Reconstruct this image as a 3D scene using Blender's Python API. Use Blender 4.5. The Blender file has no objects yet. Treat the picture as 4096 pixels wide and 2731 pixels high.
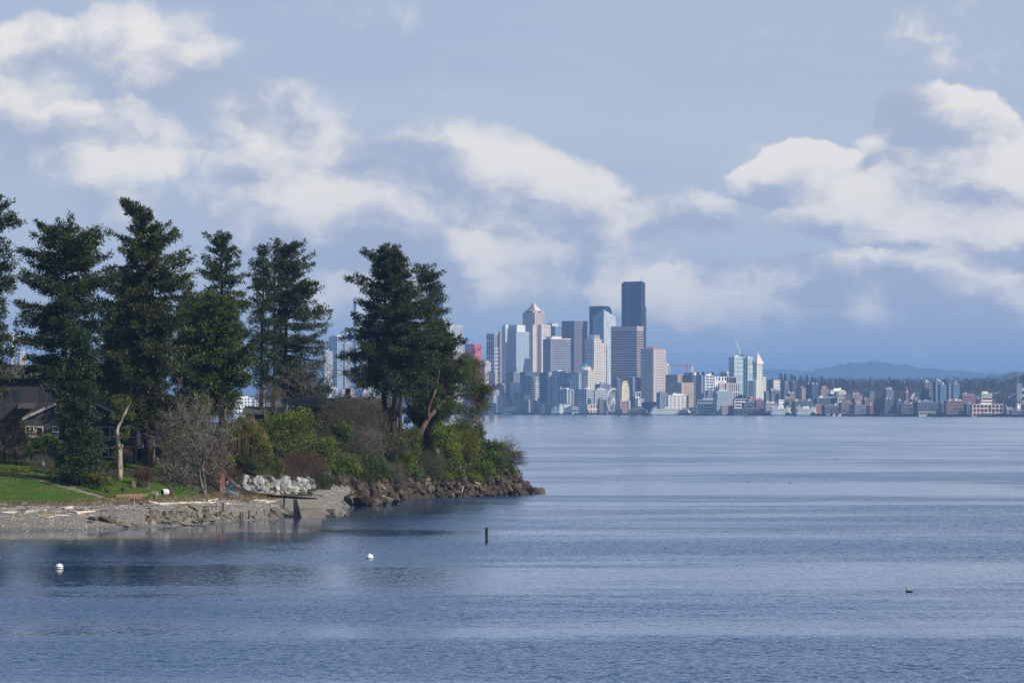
import bpy, math
import numpy as np
from mathutils import Vector

# ------------------------------------------------------------------ camera, sky, sun, exposure
scene = bpy.context.scene
COL = scene.collection
F, CX, CY, CAMH = 22000.0, 2048.0, 1629.0, 16.0      # focal length and horizon in photograph pixels, eye height in metres

cam = bpy.data.cameras.new('camera')
camo = bpy.data.objects.new('camera', cam)
COL.objects.link(camo)
camo.location = (0, 0, CAMH)
camo.rotation_euler = (math.radians(90), 0, 0)
cam.sensor_fit = 'HORIZONTAL'
cam.sensor_width = 36.0
cam.lens = F / 4096.0 * 36.0
cam.shift_y = (CY - 2731 / 2.0) / 4096.0
cam.clip_start = 1.0
cam.clip_end = 300000.0
scene.camera = camo

SUN_AZ, SUN_EL = math.radians(126), math.radians(33)   # clockwise from the view direction, above the horizon
SUN_DIR = Vector((math.sin(SUN_AZ) * math.cos(SUN_EL), math.cos(SUN_AZ) * math.cos(SUN_EL), math.sin(SUN_EL)))
sun = bpy.data.lights.new('sun', 'SUN')
sun.energy = 5.0
sun.angle = math.radians(0.53)
sun.color = (1.0, 0.93, 0.83)
suno = bpy.data.objects.new('sun', sun)
COL.objects.link(suno)
suno.location = (300, 600, 400)
suno.rotation_euler = (-SUN_DIR).to_track_quat('-Z', 'Y').to_euler()

scene.view_settings.view_transform = 'Standard'
scene.view_settings.look = 'None'
scene.view_settings.exposure = 0.0
scene.view_settings.gamma = 1.0
scene.view_settings.use_curve_mapping = False
scene.cycles.use_denoising = True
try:
    scene.cycles.denoiser = 'OPENIMAGEDENOISE'
    scene.cycles.denoising_prefilter = 'ACCURATE'
except Exception:
    pass
scene.cycles.max_bounces = 5
scene.cycles.diffuse_bounces = 2
scene.cycles.glossy_bounces = 3
scene.cycles.transmission_bounces = 3
scene.cycles.volume_bounces = 0
scene.cycles.transparent_max_bounces = 6
scene.cycles.sample_clamp_indirect = 4.0


def srgb(r, g, b):
    out = []
    for c in (r, g, b):
        c /= 255.0
        out.append(c / 12.92 if c <= 0.04045 else ((c + 0.055) / 1.055) ** 2.4)
    return out


class NT:
    """small helper for wiring shader nodes"""
    def __init__(self, tree):
        self.t = tree

    def n(self, typ, **kw):
        nd = self.t.nodes.new(typ)
        for k, v in kw.items():
            setattr(nd, k, v)
        return nd

    def set(self, sock, v):
        if isinstance(v, bpy.types.NodeSocket):
            self.t.links.new(v, sock)
        else:
            if hasattr(sock.default_value, '__len__') and not hasattr(v, '__len__'):
                v = [v] * len(sock.default_value)
            if hasattr(sock.default_value, '__len__') and len(sock.default_value) == 4 and len(v) == 3:
                v = list(v) + [1.0]
            sock.default_value = v

    def m(self, op, a, b=None, c=None, clamp=False):
        nd = self.n('ShaderNodeMath', operation=op, use_clamp=clamp)
        for i, v in enumerate((a, b, c)):
            if v is not None:
                self.set(nd.inputs[i], v)
        return nd.outputs[0]

    def vm(self, op, a, b=None):
        nd = self.n('ShaderNodeVectorMath', operation=op)
        self.set(nd.inputs[0], a)
        if b is not None:
            self.set(nd.inputs[1], b)
        return nd.outputs[0]

    def xyz(self, x, y, z=0.0):
        nd = self.n('ShaderNodeCombineXYZ')
        for i, v in enumerate((x, y, z)):
            self.set(nd.inputs[i], v)
        return nd.outputs[0]

    def sep(self, v):
        nd = self.n('ShaderNodeSeparateXYZ')
        self.set(nd.inputs[0], v)
        return nd.outputs

    def mix(self, f, a, b):
        nd = self.n('ShaderNodeMix', data_type='RGBA')
        self.set(nd.inputs[0], f)
        self.set(nd.inputs[6], a)
        self.set(nd.inputs[7], b)
        return nd.outputs[2]

    def ramp(self, x, a, b, lo=0.0, hi=1.0, smooth=True):
        nd = self.n('ShaderNodeMapRange')
        nd.interpolation_type = 'SMOOTHSTEP' if smooth else 'LINEAR'
        self.set(nd.inputs[0], x)
        for i, v in enumerate((a, b, lo, hi)):
            self.set(nd.inputs[i + 1], v)
        return nd.outputs[0]

    def noise(self, vec, scale, detail=4.0, rough=0.5, color=False, dims='3D', dist=0.0):
        nd = self.n('ShaderNodeTexNoise', noise_dimensions=dims)
        if vec is not None:
            self.set(nd.inputs['Vector'], vec)
        nd.inputs['Scale'].default_value = scale
        nd.inputs['Detail'].default_value = detail
        nd.inputs['Roughness'].default_value = rough
        nd.inputs['Distortion'].default_value = dist
        return nd.outputs['Color'] if color else nd.outputs[0]


# ---- sky: Nishita air behind broken cloud, laid out by compass bearing and elevation
world = bpy.data.worlds.new('World')
scene.world = world
world.use_nodes = True
wt = NT(world.node_tree)
world.node_tree.nodes.clear()
SKY_STRENGTH = 0.1
wo = wt.n('ShaderNodeOutputWorld')
bg = wt.n('ShaderNodeBackground')
bg.inputs['Strength'].default_value = SKY_STRENGTH
sky = wt.n('ShaderNodeTexSky', sky_type='NISHITA', sun_disc=False)
sky.sun_elevation = SUN_EL
sky.sun_rotation = SUN_AZ
sky.air_density = 1.0
sky.dust_density = 0.6
sky.ozone_density = 2.5
tc = wt.n('ShaderNodeTexCoord')
dx, dy, dz = wt.sep(tc.outputs['Generated'])
uv = wt.xyz(wt.m('MULTIPLY', wt.m('ARCTAN2', dx, dy), 10.0), wt.m('MULTIPLY', wt.m('ARCSINE', dz), 10.0))
SC = 1.0 / SKY_STRENGTH


def rad(r, g, b, k=1.0):
    return [c * SC * k for c in srgb(r, g, b)]


# heaped clouds: bearing and elevation (as photograph position), half width, half height, strength
HEAPS = [(2110, 265, 95, 70, 1.0), (2220, 290, 110, 80, 1.0), (2160, 360, 170, 110, 0.9), (2290, 420, 130, 150, 1.0), (1860, 395, 100, 75, 1.0), (1790, 425, 90, 50, 0.8), (2010, 490, 170, 75, 0.8), (2260, 545, 200, 66, 1.0),
         (340, 125, 165, 115, 0.72), (60, 112, 120, 62, 0.8), (270, 325, 170, 78, 0.85), (70, 280, 150, 110, 0.5), (640, 310, 165, 115, 0.75),
         (1000, 360, 200, 90, 0.5), (1270, 490, 180, 130, 0.72), (740, 525, 220, 95, 0.98), (990, 590, 170, 60, 0.85), (1530, 683, 85, 34, 0.6),
         (2060, 650, 300, 55, 0.55), (1560, 500, 120, 60, 0.4), (1100, 500, 380, 170, 0.36), (1350, 650, 420, 80, 0.42), (300, 440, 380, 90, 0.36),
         (1750, 690, 330, 70, 0.48), (2150, 725, 320, 60, 0.52), (860, 400, 260, 100, 0.36), (480, 200, 200, 90, 0.30), (800, 690, 300, 60, 0.4)]
warp = wt.vm('SUBTRACT', wt.noise(uv, 4.0, 6.0, 0.6, color=True, dims='2D'), (0.5, 0.5, 0.5))
pw = wt.vm('ADD', uv, wt.vm('MULTIPLY', warp, (0.11, 0.09, 0.0)))
hx_, hy_, _ = wt.sep(pw)
acc, lsum = 0.0, 0.0
for cx_, cy_, rx_, ry_, amp_ in HEAPS:
    k = 1.7415 / 2200.0
    du = wt.m('MULTIPLY_ADD', hx_, 1.0 / (rx_ * k * 1.3), -(cx_ * k - CX / 2200.0) / (rx_ * k * 1.3))
    dv = wt.m('MULTIPLY_ADD', hy_, 1.0 / (ry_ * k * 1.3), -((CY - cy_ * 1.7415) / 2200.0) / (ry_ * k * 1.3))
    q = wt.m('MULTIPLY_ADD', du, du, wt.m('MULTIPLY', dv, dv))
    bq = wt.m('MULTIPLY', wt.m('SUBTRACT', 1.0, q, clamp=True), amp_)
    acc = wt.m('ADD', bq, acc)
    lsum = wt.m('MULTIPLY_ADD', wt.m('MULTIPLY_ADD', du, 0.35, dv), bq, lsum)
field = wt.m('MULTIPLY', wt.m('MINIMUM', acc, 1.25), 0.85)
side = wt.m('DIVIDE', lsum, wt.m('ADD', acc, 0.08))                # -1 shaded foot of a heap, +1 its sunny shoulder
b1 = wt.noise(wt.vm('MULTIPLY', pw, (1.0, 1.6, 1.0)), 3.0, 5.0, 0.55, dims='2D')
b2 = wt.noise(wt.vm('ADD', wt.vm('MULTIPLY', pw, (1.0, 1.6, 1.0)), (0.05, 0.10, 0.0)), 3.0, 5.0, 0.55, dims='2D')
relief = wt.m('SUBTRACT', b1, b2)
el10 = wt.sep(uv)[1]
# a thin grey-blue veil over most of the sky, opening to blue air higher up
veil = wt.mix(wt.ramp(el10, 0.0, 0.26), rad(164, 186, 215), rad(190, 202, 221))
veil = wt.mix(wt.ramp(el10, 0.45, 0.85), veil, rad(176, 190, 216))
streak = wt.noise(wt.vm('MULTIPLY', uv, (0.7, 4.5, 1.0)), 1.5, 3.0, 0.55, dims='2D')
veil = wt.mix(wt.ramp(streak, 0.38, 0.7, 0.0, 0.45), veil, rad(166, 182, 211))
air = wt.mix(wt.ramp(el10, 1.1, 4.0, 0.93, 0.4), sky.outputs[0], veil)
# cloud: soft body with billowed edges, sunlit shoulders, blue-grey feet
fine = wt.noise(pw, 14.0, 6.0, 0.6, dims='2D')
dens = wt.m('MULTIPLY_ADD', b1, 0.85, wt.m('SUBTRACT', wt.m('MULTIPLY', field, 1.1), 0.43))
dens = wt.m('MULTIPLY_ADD', wt.m('SUBTRACT', fine, 0.5), 0.42, dens)
alpha = wt.ramp(dens, 0.0, wt.ramp(wt.sep(uv)[0], -0.1, 0.45, 0.62, 0.30), 0.0, 0.96)
alpha = wt.m('MULTIPLY', alpha, wt.ramp(el10, 0.04, 0.22, 0.3, 1.0))
lit = wt.m('MULTIPLY_ADD', relief, 3.0, wt.m('MULTIPLY_ADD', side, 0.95, 0.47))
lit = wt.m('MULTIPLY_ADD', wt.m('SUBTRACT', fine, 0.5), 0.5, lit)
lit = wt.m('MULTIPLY', wt.ramp(lit, 0.0, 1.0), wt.ramp(dens, 0.0, 0.35, 0.3, 1.0))
ccol = wt.mix(lit, rad(177, 187, 208), rad(249, 243, 236))
final = wt.mix(alpha, air, ccol)
wt.set(bg.inputs['Color'], final)
wt.t.links.new(bg.outputs[0], wo.inputs[0])
world.cycles.sampling_method = 'MANUAL'
world.cycles.sample_map_resolution = 256

# ------------------------------------------------------------------ helpers
rng = np.random.default_rng(7)
HAZE_COLOR, HAZE_DENSITY = (0.28, 0.53, 0.98, 1.0), 3.9e-5


def P(px, py, Y):
    """a point seen at photograph pixel (px, py) standing Y metres away"""
    return np.array([(px - CX) / F * Y, Y, CAMH - (py - CY) / F * Y])


def arr(*a):
    return np.array(a, float)


def nrm(v):
    v = np.asarray(v, float)
    return v / np.maximum(np.linalg.norm(v, axis=-1, keepdims=True), 1e-9)


class G:
    """collects vertices and faces for one mesh"""
    def __init__(self):
        self.v, self.f4, self.f3, self.a, self.n = [], [], [], [], 0

    def add(self, v, f4=None, f3=None, a=None):
        v = np.asarray(v, float).reshape(-1, 3)
        if f4 is not None and len(f4):
            self.f4.append(np.asarray(f4, int).reshape(-1, 4) + self.n)
        if f3 is not None and len(f3):
            self.f3.append(np.asarray(f3, int).reshape(-1, 3) + self.n)
        self.v.append(v)
        self.a.append(np.full(len(v), 0.5) if a is None else np.asarray(a, float).reshape(-1))
        self.n += len(v)
        return self

    def box(self, lo, hi, ax=None, org=None):
        """box from lo to hi in the frame of axes ax (rows) at org"""
        lo, hi = np.asarray(lo, float), np.asarray(hi, float)
        c = np.array([[x, y, z] for z in (lo[2], hi[2]) for y in (lo[1], hi[1]) for x in (lo[0], hi[0])])
        if ax is not None:
            c = c @ np.asarray(ax, float)
        if org is not None:
            c = c + np.asarray(org, float)
        return self.add(c, [[0, 2, 3, 1], [4, 5, 7, 6], [0, 1, 5, 4], [2, 6, 7, 3], [0, 4, 6, 2], [1, 3, 7, 5]])

    def hexa(self, c):
        """eight corners, bottom four then top four, counter-clockwise"""
        return self.add(c, [[3, 2, 1, 0], [4, 5, 6, 7], [0, 1, 5, 4], [1, 2, 6, 5], [2, 3, 7, 6], [3, 0, 4, 7]])

    def prism(self, poly, h0, h1, ax=None, org=None):
        """closed polygon (k,2) extruded along local z"""
        k = len(poly)
        poly = np.asarray(poly, float)
        c = np.vstack([np.c_[poly, np.full(k, h0)], np.c_[poly, np.full(k, h1)], [[*poly.mean(0), h0], [*poly.mean(0), h1]]])
        if ax is not None:
            c = c @ np.asarray(ax, float)
        if org is not None:
            c = c + np.asarray(org, float)
        i = np.arange(k)
        j = (i + 1) % k
        return self.add(c, np.c_[i, j, j + k, i + k], np.vstack([np.c_[j, i, np.full(k, 2 * k)], np.c_[i + k, j + k, np.full(k, 2 * k + 1)]]))

    def tube(self, pts, rad_, n=8, cap=True, jitter=0.0, a=None):
        pts = np.asarray(pts, float)
        k = len(pts)
        rad_ = np.broadcast_to(np.asarray(rad_, float), (k,))
        tan = nrm(np.gradient(pts, axis=0))
        ref = arr(0, 0, 1) if abs(tan[:, 2]).mean() < 0.8 else arr(0, 1, 0)
        s = nrm(np.cross(tan, ref))
        u = np.cross(s, tan)
        th = np.arange(n) / n * 2 * math.pi
        r = rad_[:, None] * (1 + jitter * rng.normal(size=(k, n)))
        v = pts[:, None] + r[..., None] * (np.cos(th)[None, :, None] * s[:, None] + np.sin(th)[None, :, None] * u[:, None])
        v = v.reshape(-1, 3)
        i = np.arange(n)
        j = (i + 1) % n
        f = np.vstack([np.c_[i + q * n, j + q * n, j + (q + 1) * n, i + (q + 1) * n] for q in range(k - 1)])
        f3 = None
        if cap:
            v = np.vstack([v, pts[0], pts[-1]])
            f3 = np.vstack([np.c_[j, i, np.full(n, k * n)], np.c_[i + (k - 1) * n, j + (k - 1) * n, np.full(n, k * n + 1)]])
        return self.add(v, f, f3)

    def sticks(self, p0, p1, r0, r1, n=3, a=None):
        """many straight tapered twigs at once"""
        p0, p1 = np.asarray(p0, float), np.asarray(p1, float)
        N = len(p0)
        if not N:
            return self
        r0, r1 = np.broadcast_to(r0, (N,)), np.broadcast_to(r1, (N,))
        d = nrm(p1 - p0)
        ref = np.where(abs(d[:, 2:3]) < 0.9, arr(0, 0, 1), arr(1, 0, 0))
        s = nrm(np.cross(d, ref))
        u = np.cross(s, d)
        th = np.arange(n) / n * 2 * math.pi
        ring = np.cos(th)[None, :, None] * s[:, None] + np.sin(th)[None, :, None] * u[:, None]
        v = np.concatenate([p0[:, None] + ring * r0[:, None, None], p1[:, None] + ring * r1[:, None, None]], 1)
        i = np.arange(n)
        j = (i + 1) % n
        f = np.c_[i, j, j + n, i + n]
        f = (f[None] + (np.arange(N) * 2 * n)[:, None, None]).reshape(-1, 4)
        av = None if a is None else np.repeat(a, 2 * n)
        return self.add(v.reshape(-1, 3), f, None, av)

    def leaves(self, p, d, L, W, a=None, up=None, fold=0.0):
        """leaf or needle-spray blades: pointed quads from p along d"""
        N = len(p)
        L, W = np.broadcast_to(L, (N,))[:, None], np.broadcast_to(W, (N,))[:, None]
        d = nrm(d)
        ref = nrm(rng.normal(size=(N, 3))) if up is None else np.asarray(up, float)
        s = nrm(np.cross(d, ref))
        mid = p + d * L * 0.45
        v = np.stack([p, mid + s * W * 0.5, p + d * L, mid - s * W * 0.5], 1).reshape(-1, 3)
        f = np.arange(4 * N).reshape(-1, 4)
        av = np.repeat(rng.random(N) if a is None else a, 4)
        return self.add(v, f, None, av)

    def arrays(self):
        return np.concatenate(self.v), (np.concatenate(self.f4) if self.f4 else np.zeros((0, 4), int)), \
            (np.concatenate(self.f3) if self.f3 else np.zeros((0, 3), int)), np.concatenate(self.a)


def to_mesh(name, g, mat, origin, smooth=False, tint=False):
    v, f4, f3, a = g.arrays()
    me = bpy.data.meshes.new(name)
    me.vertices.add(len(v))
    me.vertices.foreach_set('co', (v - np.asarray(origin)).astype(np.float32).ravel())
    nl = len(f4) * 4 + len(f3) * 3
    me.loops.add(nl)
    me.loops.foreach_set('vertex_index', np.concatenate([f4.ravel(), f3.ravel()]).astype(np.int32))
    me.polygons.add(len(f4) + len(f3))
    tot = np.concatenate([np.full(len(f4), 4), np.full(len(f3), 3)])
    st = np.concatenate([[0], np.cumsum(tot)[:-1]]) if len(tot) else tot
    me.polygons.foreach_set('loop_start', st.astype(np.int32))
    me.update(calc_edges=True)
    me.polygons.foreach_set('use_smooth', np.full(len(tot), smooth))
    if tint:
        at = me.attributes.new('tint', 'FLOAT', 'POINT')
        at.data.foreach_set('value', a.astype(np.float32))
    if mat is not None:
        me.materials.append(mat)
    return me


def tag(o, label=None, cat=None, group=None, kind=None):
    for k, v in (('label', label), ('category', cat), ('group', group), ('kind', kind)):
        if v:
            o[k] = v
    return o


def mk(name, g, mat, parent=None, smooth=False, tint=False, kind=None, origin=None):
    """link the collected geometry as one mesh object"""
    if parent is not None:
        org = np.array(ROOTLOC[parent.name])
    elif origin is not None:
        org = np.asarray(origin, float)
    else:
        v = np.concatenate(g.v)
        org = arr((v[:, 0].min() + v[:, 0].max()) / 2, (v[:, 1].min() + v[:, 1].max()) / 2, v[:, 2].min())
    me = to_mesh(name, g, mat, org, smooth, tint)
    o = bpy.data.objects.new(name, me)
    COL.objects.link(o)
    if parent is not None:
        o.parent = parent
        ROOTLOC[o.name] = org
    else:
        o.location = org
        ROOTLOC[o.name] = org
    if kind:
        o['kind'] = kind
    return o


ROOTLOC = {}


def thing(name, label, cat, loc, group=None):
    o = bpy.data.objects.new(name, None)
    o.empty_display_size = 0.5
    COL.objects.link(o)
    o.location = [float(c) for c in loc]
    ROOTLOC[o.name] = np.asarray(loc, float)
    return tag(o, label, cat, group)


# ------------------------------------------------------------------ materials
MATS = {}


def newmat(name):
    m = bpy.data.materials.new(name)
    m.use_nodes = True
    t = NT(m.node_tree)
    m.node_tree.nodes.clear()
    out = t.n('ShaderNodeOutputMaterial')
    return m, t, out


def principled(t, out, base, rough=0.7, spec=0.4, normal=None, metallic=0.0):
    b = t.n('ShaderNodeBsdfPrincipled')
    t.set(b.inputs['Base Color'], base)
    t.set(b.inputs['Roughness'], rough)
    b.inputs['Specular IOR Level'].default_value = spec
    b.inputs['Metallic'].default_value = metallic
    if normal is not None:
        t.set(b.inputs['Normal'], normal)
    t.t.links.new(b.outputs[0], out.inputs[0])
    return b


def obj_pos(t):
    return t.n('ShaderNodeTexCoord').outputs['Object']


def wpos(t):
    return t.n('ShaderNodeNewGeometry').outputs['Position']


def surf(name, c1, c2=None, scale=1.0, rough=0.8, spec=0.3, bump=0.0, bscale=None, detail=5.0, stretch=(1, 1, 1), third=None, vary=0.0, wet=False):
    """two-tone mottled surface with optional relief"""
    if name in MATS:
        return MATS[name]
    m, t, out = newmat(name)
    p = t.vm('MULTIPLY', wpos(t), stretch)
    n1 = t.noise(p, scale, detail, 0.6)
    c2 = c2 or [c * 0.65 for c in c1]
    col = t.mix(t.ramp(n1, 0.32, 0.68), c1, c2)
    if third:
        col = t.mix(t.ramp(t.noise(p, scale * 0.23, 4.0, 0.6), 0.5, 0.66), col, third)
    if vary:                                            # each piece its own tone
        hs = t.n('ShaderNodeHueSaturation')
        t.set(hs.inputs['Value'], t.ramp(t.n('ShaderNodeObjectInfo').outputs['Random'], 0.0, 1.0, 1 - vary, 1 + vary, smooth=False))
        t.set(hs.inputs['Color'], col)
        col = hs.outputs[0]
    if wet:                                             # wet tide line just above the water
        col = t.mix(t.ramp(t.m('MULTIPLY_ADD', n1, 0.5, t.sep(p)[2]), 0.25, 0.85, 0.62, 0.0), col, [c * 0.3 for c in c1])
    nm = None
    if bump:
        bn = t.n('ShaderNodeBump')
        bn.inputs['Strength'].default_value = 1.0
        bn.inputs['Distance'].default_value = bump
        t.set(bn.inputs['Height'], t.noise(p, bscale or scale * 2, 5.0, 0.6))
        nm = bn.outputs[0]
    principled(t, out, col, rough, spec, nm)
    MATS[name] = m
    return m


def foliage(name, c1, c2, c3=None, transl=0.25, rough=0.55, spec=0.35):
    """blade to blade variation between three leaf colours"""
    if name in MATS:
        return MATS[name]
    m, t, out = newmat(name)
    at = t.n('ShaderNodeAttribute', attribute_name='tint')
    col = t.mix(t.ramp(at.outputs['Fac'], 0.0, 0.8, smooth=False), c1, c2)
    if c3:
        col = t.mix(t.ramp(at.outputs['Fac'], 0.86, 0.97), col, c3)
    patch = t.noise(wpos(t), 0.45, 3.0, 0.6)
    hsv = t.n('ShaderNodeHueSaturation')
    t.set(hsv.inputs['Hue'], t.ramp(patch, 0.3, 0.7, 0.485, 0.515))
    t.set(hsv.inputs['Value'], t.ramp(patch, 0.3, 0.7, 0.75, 1.25))
    t.set(hsv.inputs['Color'], col)
    b = t.n('ShaderNodeBsdfPrincipled')
    t.set(b.inputs['Base Color'], hsv.outputs[0])
    b.inputs['Roughness'].default_value = rough
    b.inputs['Specular IOR Level'].default_value = spec
    tr = t.n('ShaderNodeBsdfTranslucent')
    t.set(tr.inputs[0], hsv.outputs[0])
    mx = t.n('ShaderNodeMixShader')
    mx.inputs[0].default_value = transl
    t.t.links.new(b.outputs[0], mx.inputs[1])
    t.t.links.new(tr.outputs[0], mx.inputs[2])
    t.t.links.new(mx.outputs[0], out.inputs[0])
    MATS[name] = m
    return m


BARK = surf('fir_bark', (0.055, 0.042, 0.034), (0.022, 0.018, 0.016), 3.0, 0.95, 0.1, 0.03, 6.0, stretch=(1, 1, 0.25))
BARK_GREY = surf('grey_bark', (0.17, 0.15, 0.125), (0.07, 0.06, 0.052), 2.5, 0.9, 0.15, 0.02, 6.0, stretch=(1, 1, 0.3))
BARK_PALE = surf('pale_bark', (0.42, 0.38, 0.31), (0.16, 0.12, 0.09), 2.2, 0.85, 0.2, 0.015, 6.0, stretch=(1, 1, 0.4))
BARK_RED = surf('madrona_bark', (0.16, 0.09, 0.058), (0.065, 0.042, 0.032), 1.4, 0.75, 0.25, 0.01, 5.0, stretch=(1, 1, 0.4), third=(0.25, 0.20, 0.14))
FIR = foliage('fir_needles', (0.017, 0.029, 0.009), (0.046, 0.066, 0.015), (0.083, 0.081, 0.021), 0.18)
FIR_OLIVE = foliage('fir_needles_olive', (0.022, 0.033, 0.008), (0.057, 0.071, 0.016), (0.094, 0.084, 0.023), 0.18)
CEDAR = foliage('cedar_sprays', (0.021, 0.043, 0.009), (0.080, 0.111, 0.016), (0.139, 0.144, 0.023), 0.22)
CEDAR_DARK = foliage('cedar_sprays_dark', (0.013, 0.029, 0.010), (0.043, 0.072, 0.019), (0.077, 0.090, 0.024), 0.2)
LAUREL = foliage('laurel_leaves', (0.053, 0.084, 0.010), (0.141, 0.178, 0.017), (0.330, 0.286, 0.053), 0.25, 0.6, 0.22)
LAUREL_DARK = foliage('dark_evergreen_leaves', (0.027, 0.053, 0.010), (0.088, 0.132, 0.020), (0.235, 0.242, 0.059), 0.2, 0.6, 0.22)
IVY_BRIGHT = foliage('bright_ivy_leaves', (0.079, 0.127, 0.008), (0.216, 0.284, 0.014), (0.374, 0.390, 0.030), 0.35)
MADRONA = foliage('madrona_leaves', (0.045, 0.068, 0.017), (0.121, 0.154, 0.031), (0.224, 0.154, 0.054), 0.25, 0.6, 0.22)
TWIG_BROWN = foliage('brown_twigs', (0.050, 0.038, 0.028), (0.125, 0.10, 0.07), (0.17, 0.145, 0.11), 0.0, 0.9, 0.1)
TWIG_GREY = foliage('grey_twigs', (0.065, 0.056, 0.047), (0.16, 0.14, 0.115), (0.26, 0.23, 0.2), 0.0, 0.9, 0.1)
TWIG_RED = foliage('red_brown_twigs', (0.045, 0.022, 0.02), (0.11, 0.055, 0.045), (0.13, 0.09, 0.06), 0.0, 0.9, 0.1)
WILLOW = foliage('willow_strands', (0.085, 0.062, 0.028), (0.20, 0.15, 0.065), (0.25, 0.21, 0.10), 0.15, 0.8, 0.2)
STRAW = foliage('dry_grass', (0.12, 0.085, 0.045), (0.28, 0.22, 0.13), (0.36, 0.30, 0.19), 0.2, 0.9, 0.1)
GRASSY = foliage('green_grass_blades', (0.035, 0.07, 0.008), (0.085, 0.14, 0.016), (0.15, 0.17, 0.03), 0.3, 0.7, 0.2)
YELLOWLEAF = foliage('yellow_green_leaves', (0.06, 0.075, 0.01), (0.17, 0.17, 0.022), (0.27, 0.24, 0.05), 0.3)
ROCK_DARK = surf('basalt_rock', (0.085, 0.064, 0.045), (0.026, 0.022, 0.018), 1.3, 0.9, 0.25, 0.08, 3.0, third=(0.13, 0.105, 0.08), vary=0.45)
ROCK_PALE = surf('granite_rock', (0.27, 0.275, 0.265), (0.13, 0.135, 0.135), 1.1, 0.85, 0.3, 0.06, 3.0, third=(0.33, 0.31, 0.26), vary=0.45)
ROCK_BROWN = surf('beach_rock', (0.19, 0.165, 0.13), (0.085, 0.075, 0.06), 1.2, 0.9, 0.25, 0.06, 3.0, third=(0.12, 0.125, 0.08), vary=0.45)
DRIFT = surf('bleached_driftwood', (0.62, 0.55, 0.45), (0.36, 0.31, 0.25), 2.0, 0.85, 0.2, 0.02, 5.0, stretch=(0.35, 1, 1))
DRIFT_GREY = surf('grey_driftwood', (0.40, 0.37, 0.33), (0.2, 0.18, 0.16), 2.0, 0.9, 0.2, 0.02, 5.0, stretch=(0.35, 1, 1))
DRIFT_TAN = surf('tan_driftwood', (0.42, 0.27, 0.13), (0.24, 0.15, 0.08), 2.0, 0.9, 0.2, 0.02, 5.0, stretch=(0.35, 1, 1))
DARKWOOD = surf('wet_dark_timber', (0.055, 0.043, 0.034), (0.022, 0.018, 0.015), 2.0, 0.85, 0.3, 0.02, 5.0)
PILEWOOD = surf('weathered_pile_wood', (0.16, 0.13, 0.10), (0.06, 0.05, 0.042), 3.0, 0.9, 0.2, 0.02, 6.0, stretch=(1, 1, 0.3))
CONCRETE = surf('old_concrete', (0.20, 0.185, 0.15), (0.13, 0.12, 0.10), 0.8, 0.9, 0.25, 0.015, 4.0, third=(0.24, 0.22, 0.18))

# ------------------------------------------------------------------ terrain of the near point
WATERLINE = [(-420, 2137), (0, 2125), (348, 2119), (560, 2110), (731, 2102), (905, 2088), (1010, 2080), (1115, 2074), (1210, 2064),
             (1262, 2036), (1310, 2019), (1393, 2021), (1480, 2024), (1560, 2020), (1592, 2000), (1740, 1990), (1916, 1987), (2060, 1982), (2177, 1973)]


def wline_Y(px):
    a = np.array(WATERLINE, float)
    return CAMH * F / (np.interp(px, a[:, 0], a[:, 1]) - CY)


# shrubs and hedges of the bank: pixel centre, half sizes, distance, kind
def bankY(px, py):
    return np.interp(px, [1250, 1400, 1500, 1600, 1740, 1916, 2060, 2177], [918, 931, 940, 958, 982, 991, 1003, 1024]) + (1905 - py) * 0.075


SHRUBS = []      # name, label, cx, cy, rx, ry, Y, style, group


def shrub_row(name, label, cx, cy, rx, ry, style, Y=None):
    SHRUBS.append((name, label, cx, cy, rx, ry, bankY(cx, cy + ry * 0.6) - (3.0 if style in ('bright', 'yellowgreen') else 0.0) if Y is None else Y, style))


shrub_row('evergreen_shrub', 'big rounded grey-green evergreen shrub in front of the long mossy roof', 1150, 1722, 128, 82, 'laurel', 880)
shrub_row('evergreen_shrub', 'green shrub sloping down to the pebble cove, right of the dark red twig bush', 1285, 1808, 72, 74, 'laurel', 893)
shrub_row('twig_bush', 'dark red-brown leafless bush just above the pale boulder wall', 1205, 1866, 104, 52, 'twig_red', 866)
shrub_row('small_shrub', 'small bright yellow upright shrub behind the pale boulder wall', 1117, 1874, 17, 30, 'yellow', 838)
shrub_row('climbing_shrub', 'yellow-green leafy shrub climbing beside the dark fir trunk above the bare tree', 815, 1622, 34, 48, 'bright', 832)
shrub_row('bramble_thicket', 'wide grey-brown leafless thicket below the chimney of the far roof', 1412, 1692, 128, 92, 'twig_brown', 946)
shrub_row('evergreen_shrub', 'dark green clump of leaves inside the brown leafless thicket', 1381, 1718, 46, 40, 'dark', 940)
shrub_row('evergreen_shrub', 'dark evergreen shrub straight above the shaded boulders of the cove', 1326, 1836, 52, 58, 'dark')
shrub_row('evergreen_shrub', 'lighter green low shrub above the shaded boulders of the cove', 1398, 1872, 60, 42, 'laurel')
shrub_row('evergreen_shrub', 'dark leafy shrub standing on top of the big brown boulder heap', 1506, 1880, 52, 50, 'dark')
shrub_row('bramble_thicket', 'grey leafless bramble hanging down the bank under the brown thicket', 1458, 1786, 70, 68, 'twig_grey')
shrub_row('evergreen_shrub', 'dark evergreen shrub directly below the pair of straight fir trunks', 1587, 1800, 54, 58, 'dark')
shrub_row('evergreen_shrub', 'tall green ivy clump right of the straight fir trunks', 1644, 1764, 42, 62, 'laurel')
shrub_row('evergreen_shrub', 'mid green shrub in the middle of the bank above the dark hollow', 1610, 1856, 54, 44, 'laurel')
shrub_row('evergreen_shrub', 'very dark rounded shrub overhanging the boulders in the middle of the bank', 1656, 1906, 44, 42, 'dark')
shrub_row('twig_bush', 'small grey leafless bush between boulder heap and dark rounded shrub', 1584, 1904, 34, 36, 'twig_grey')
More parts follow.
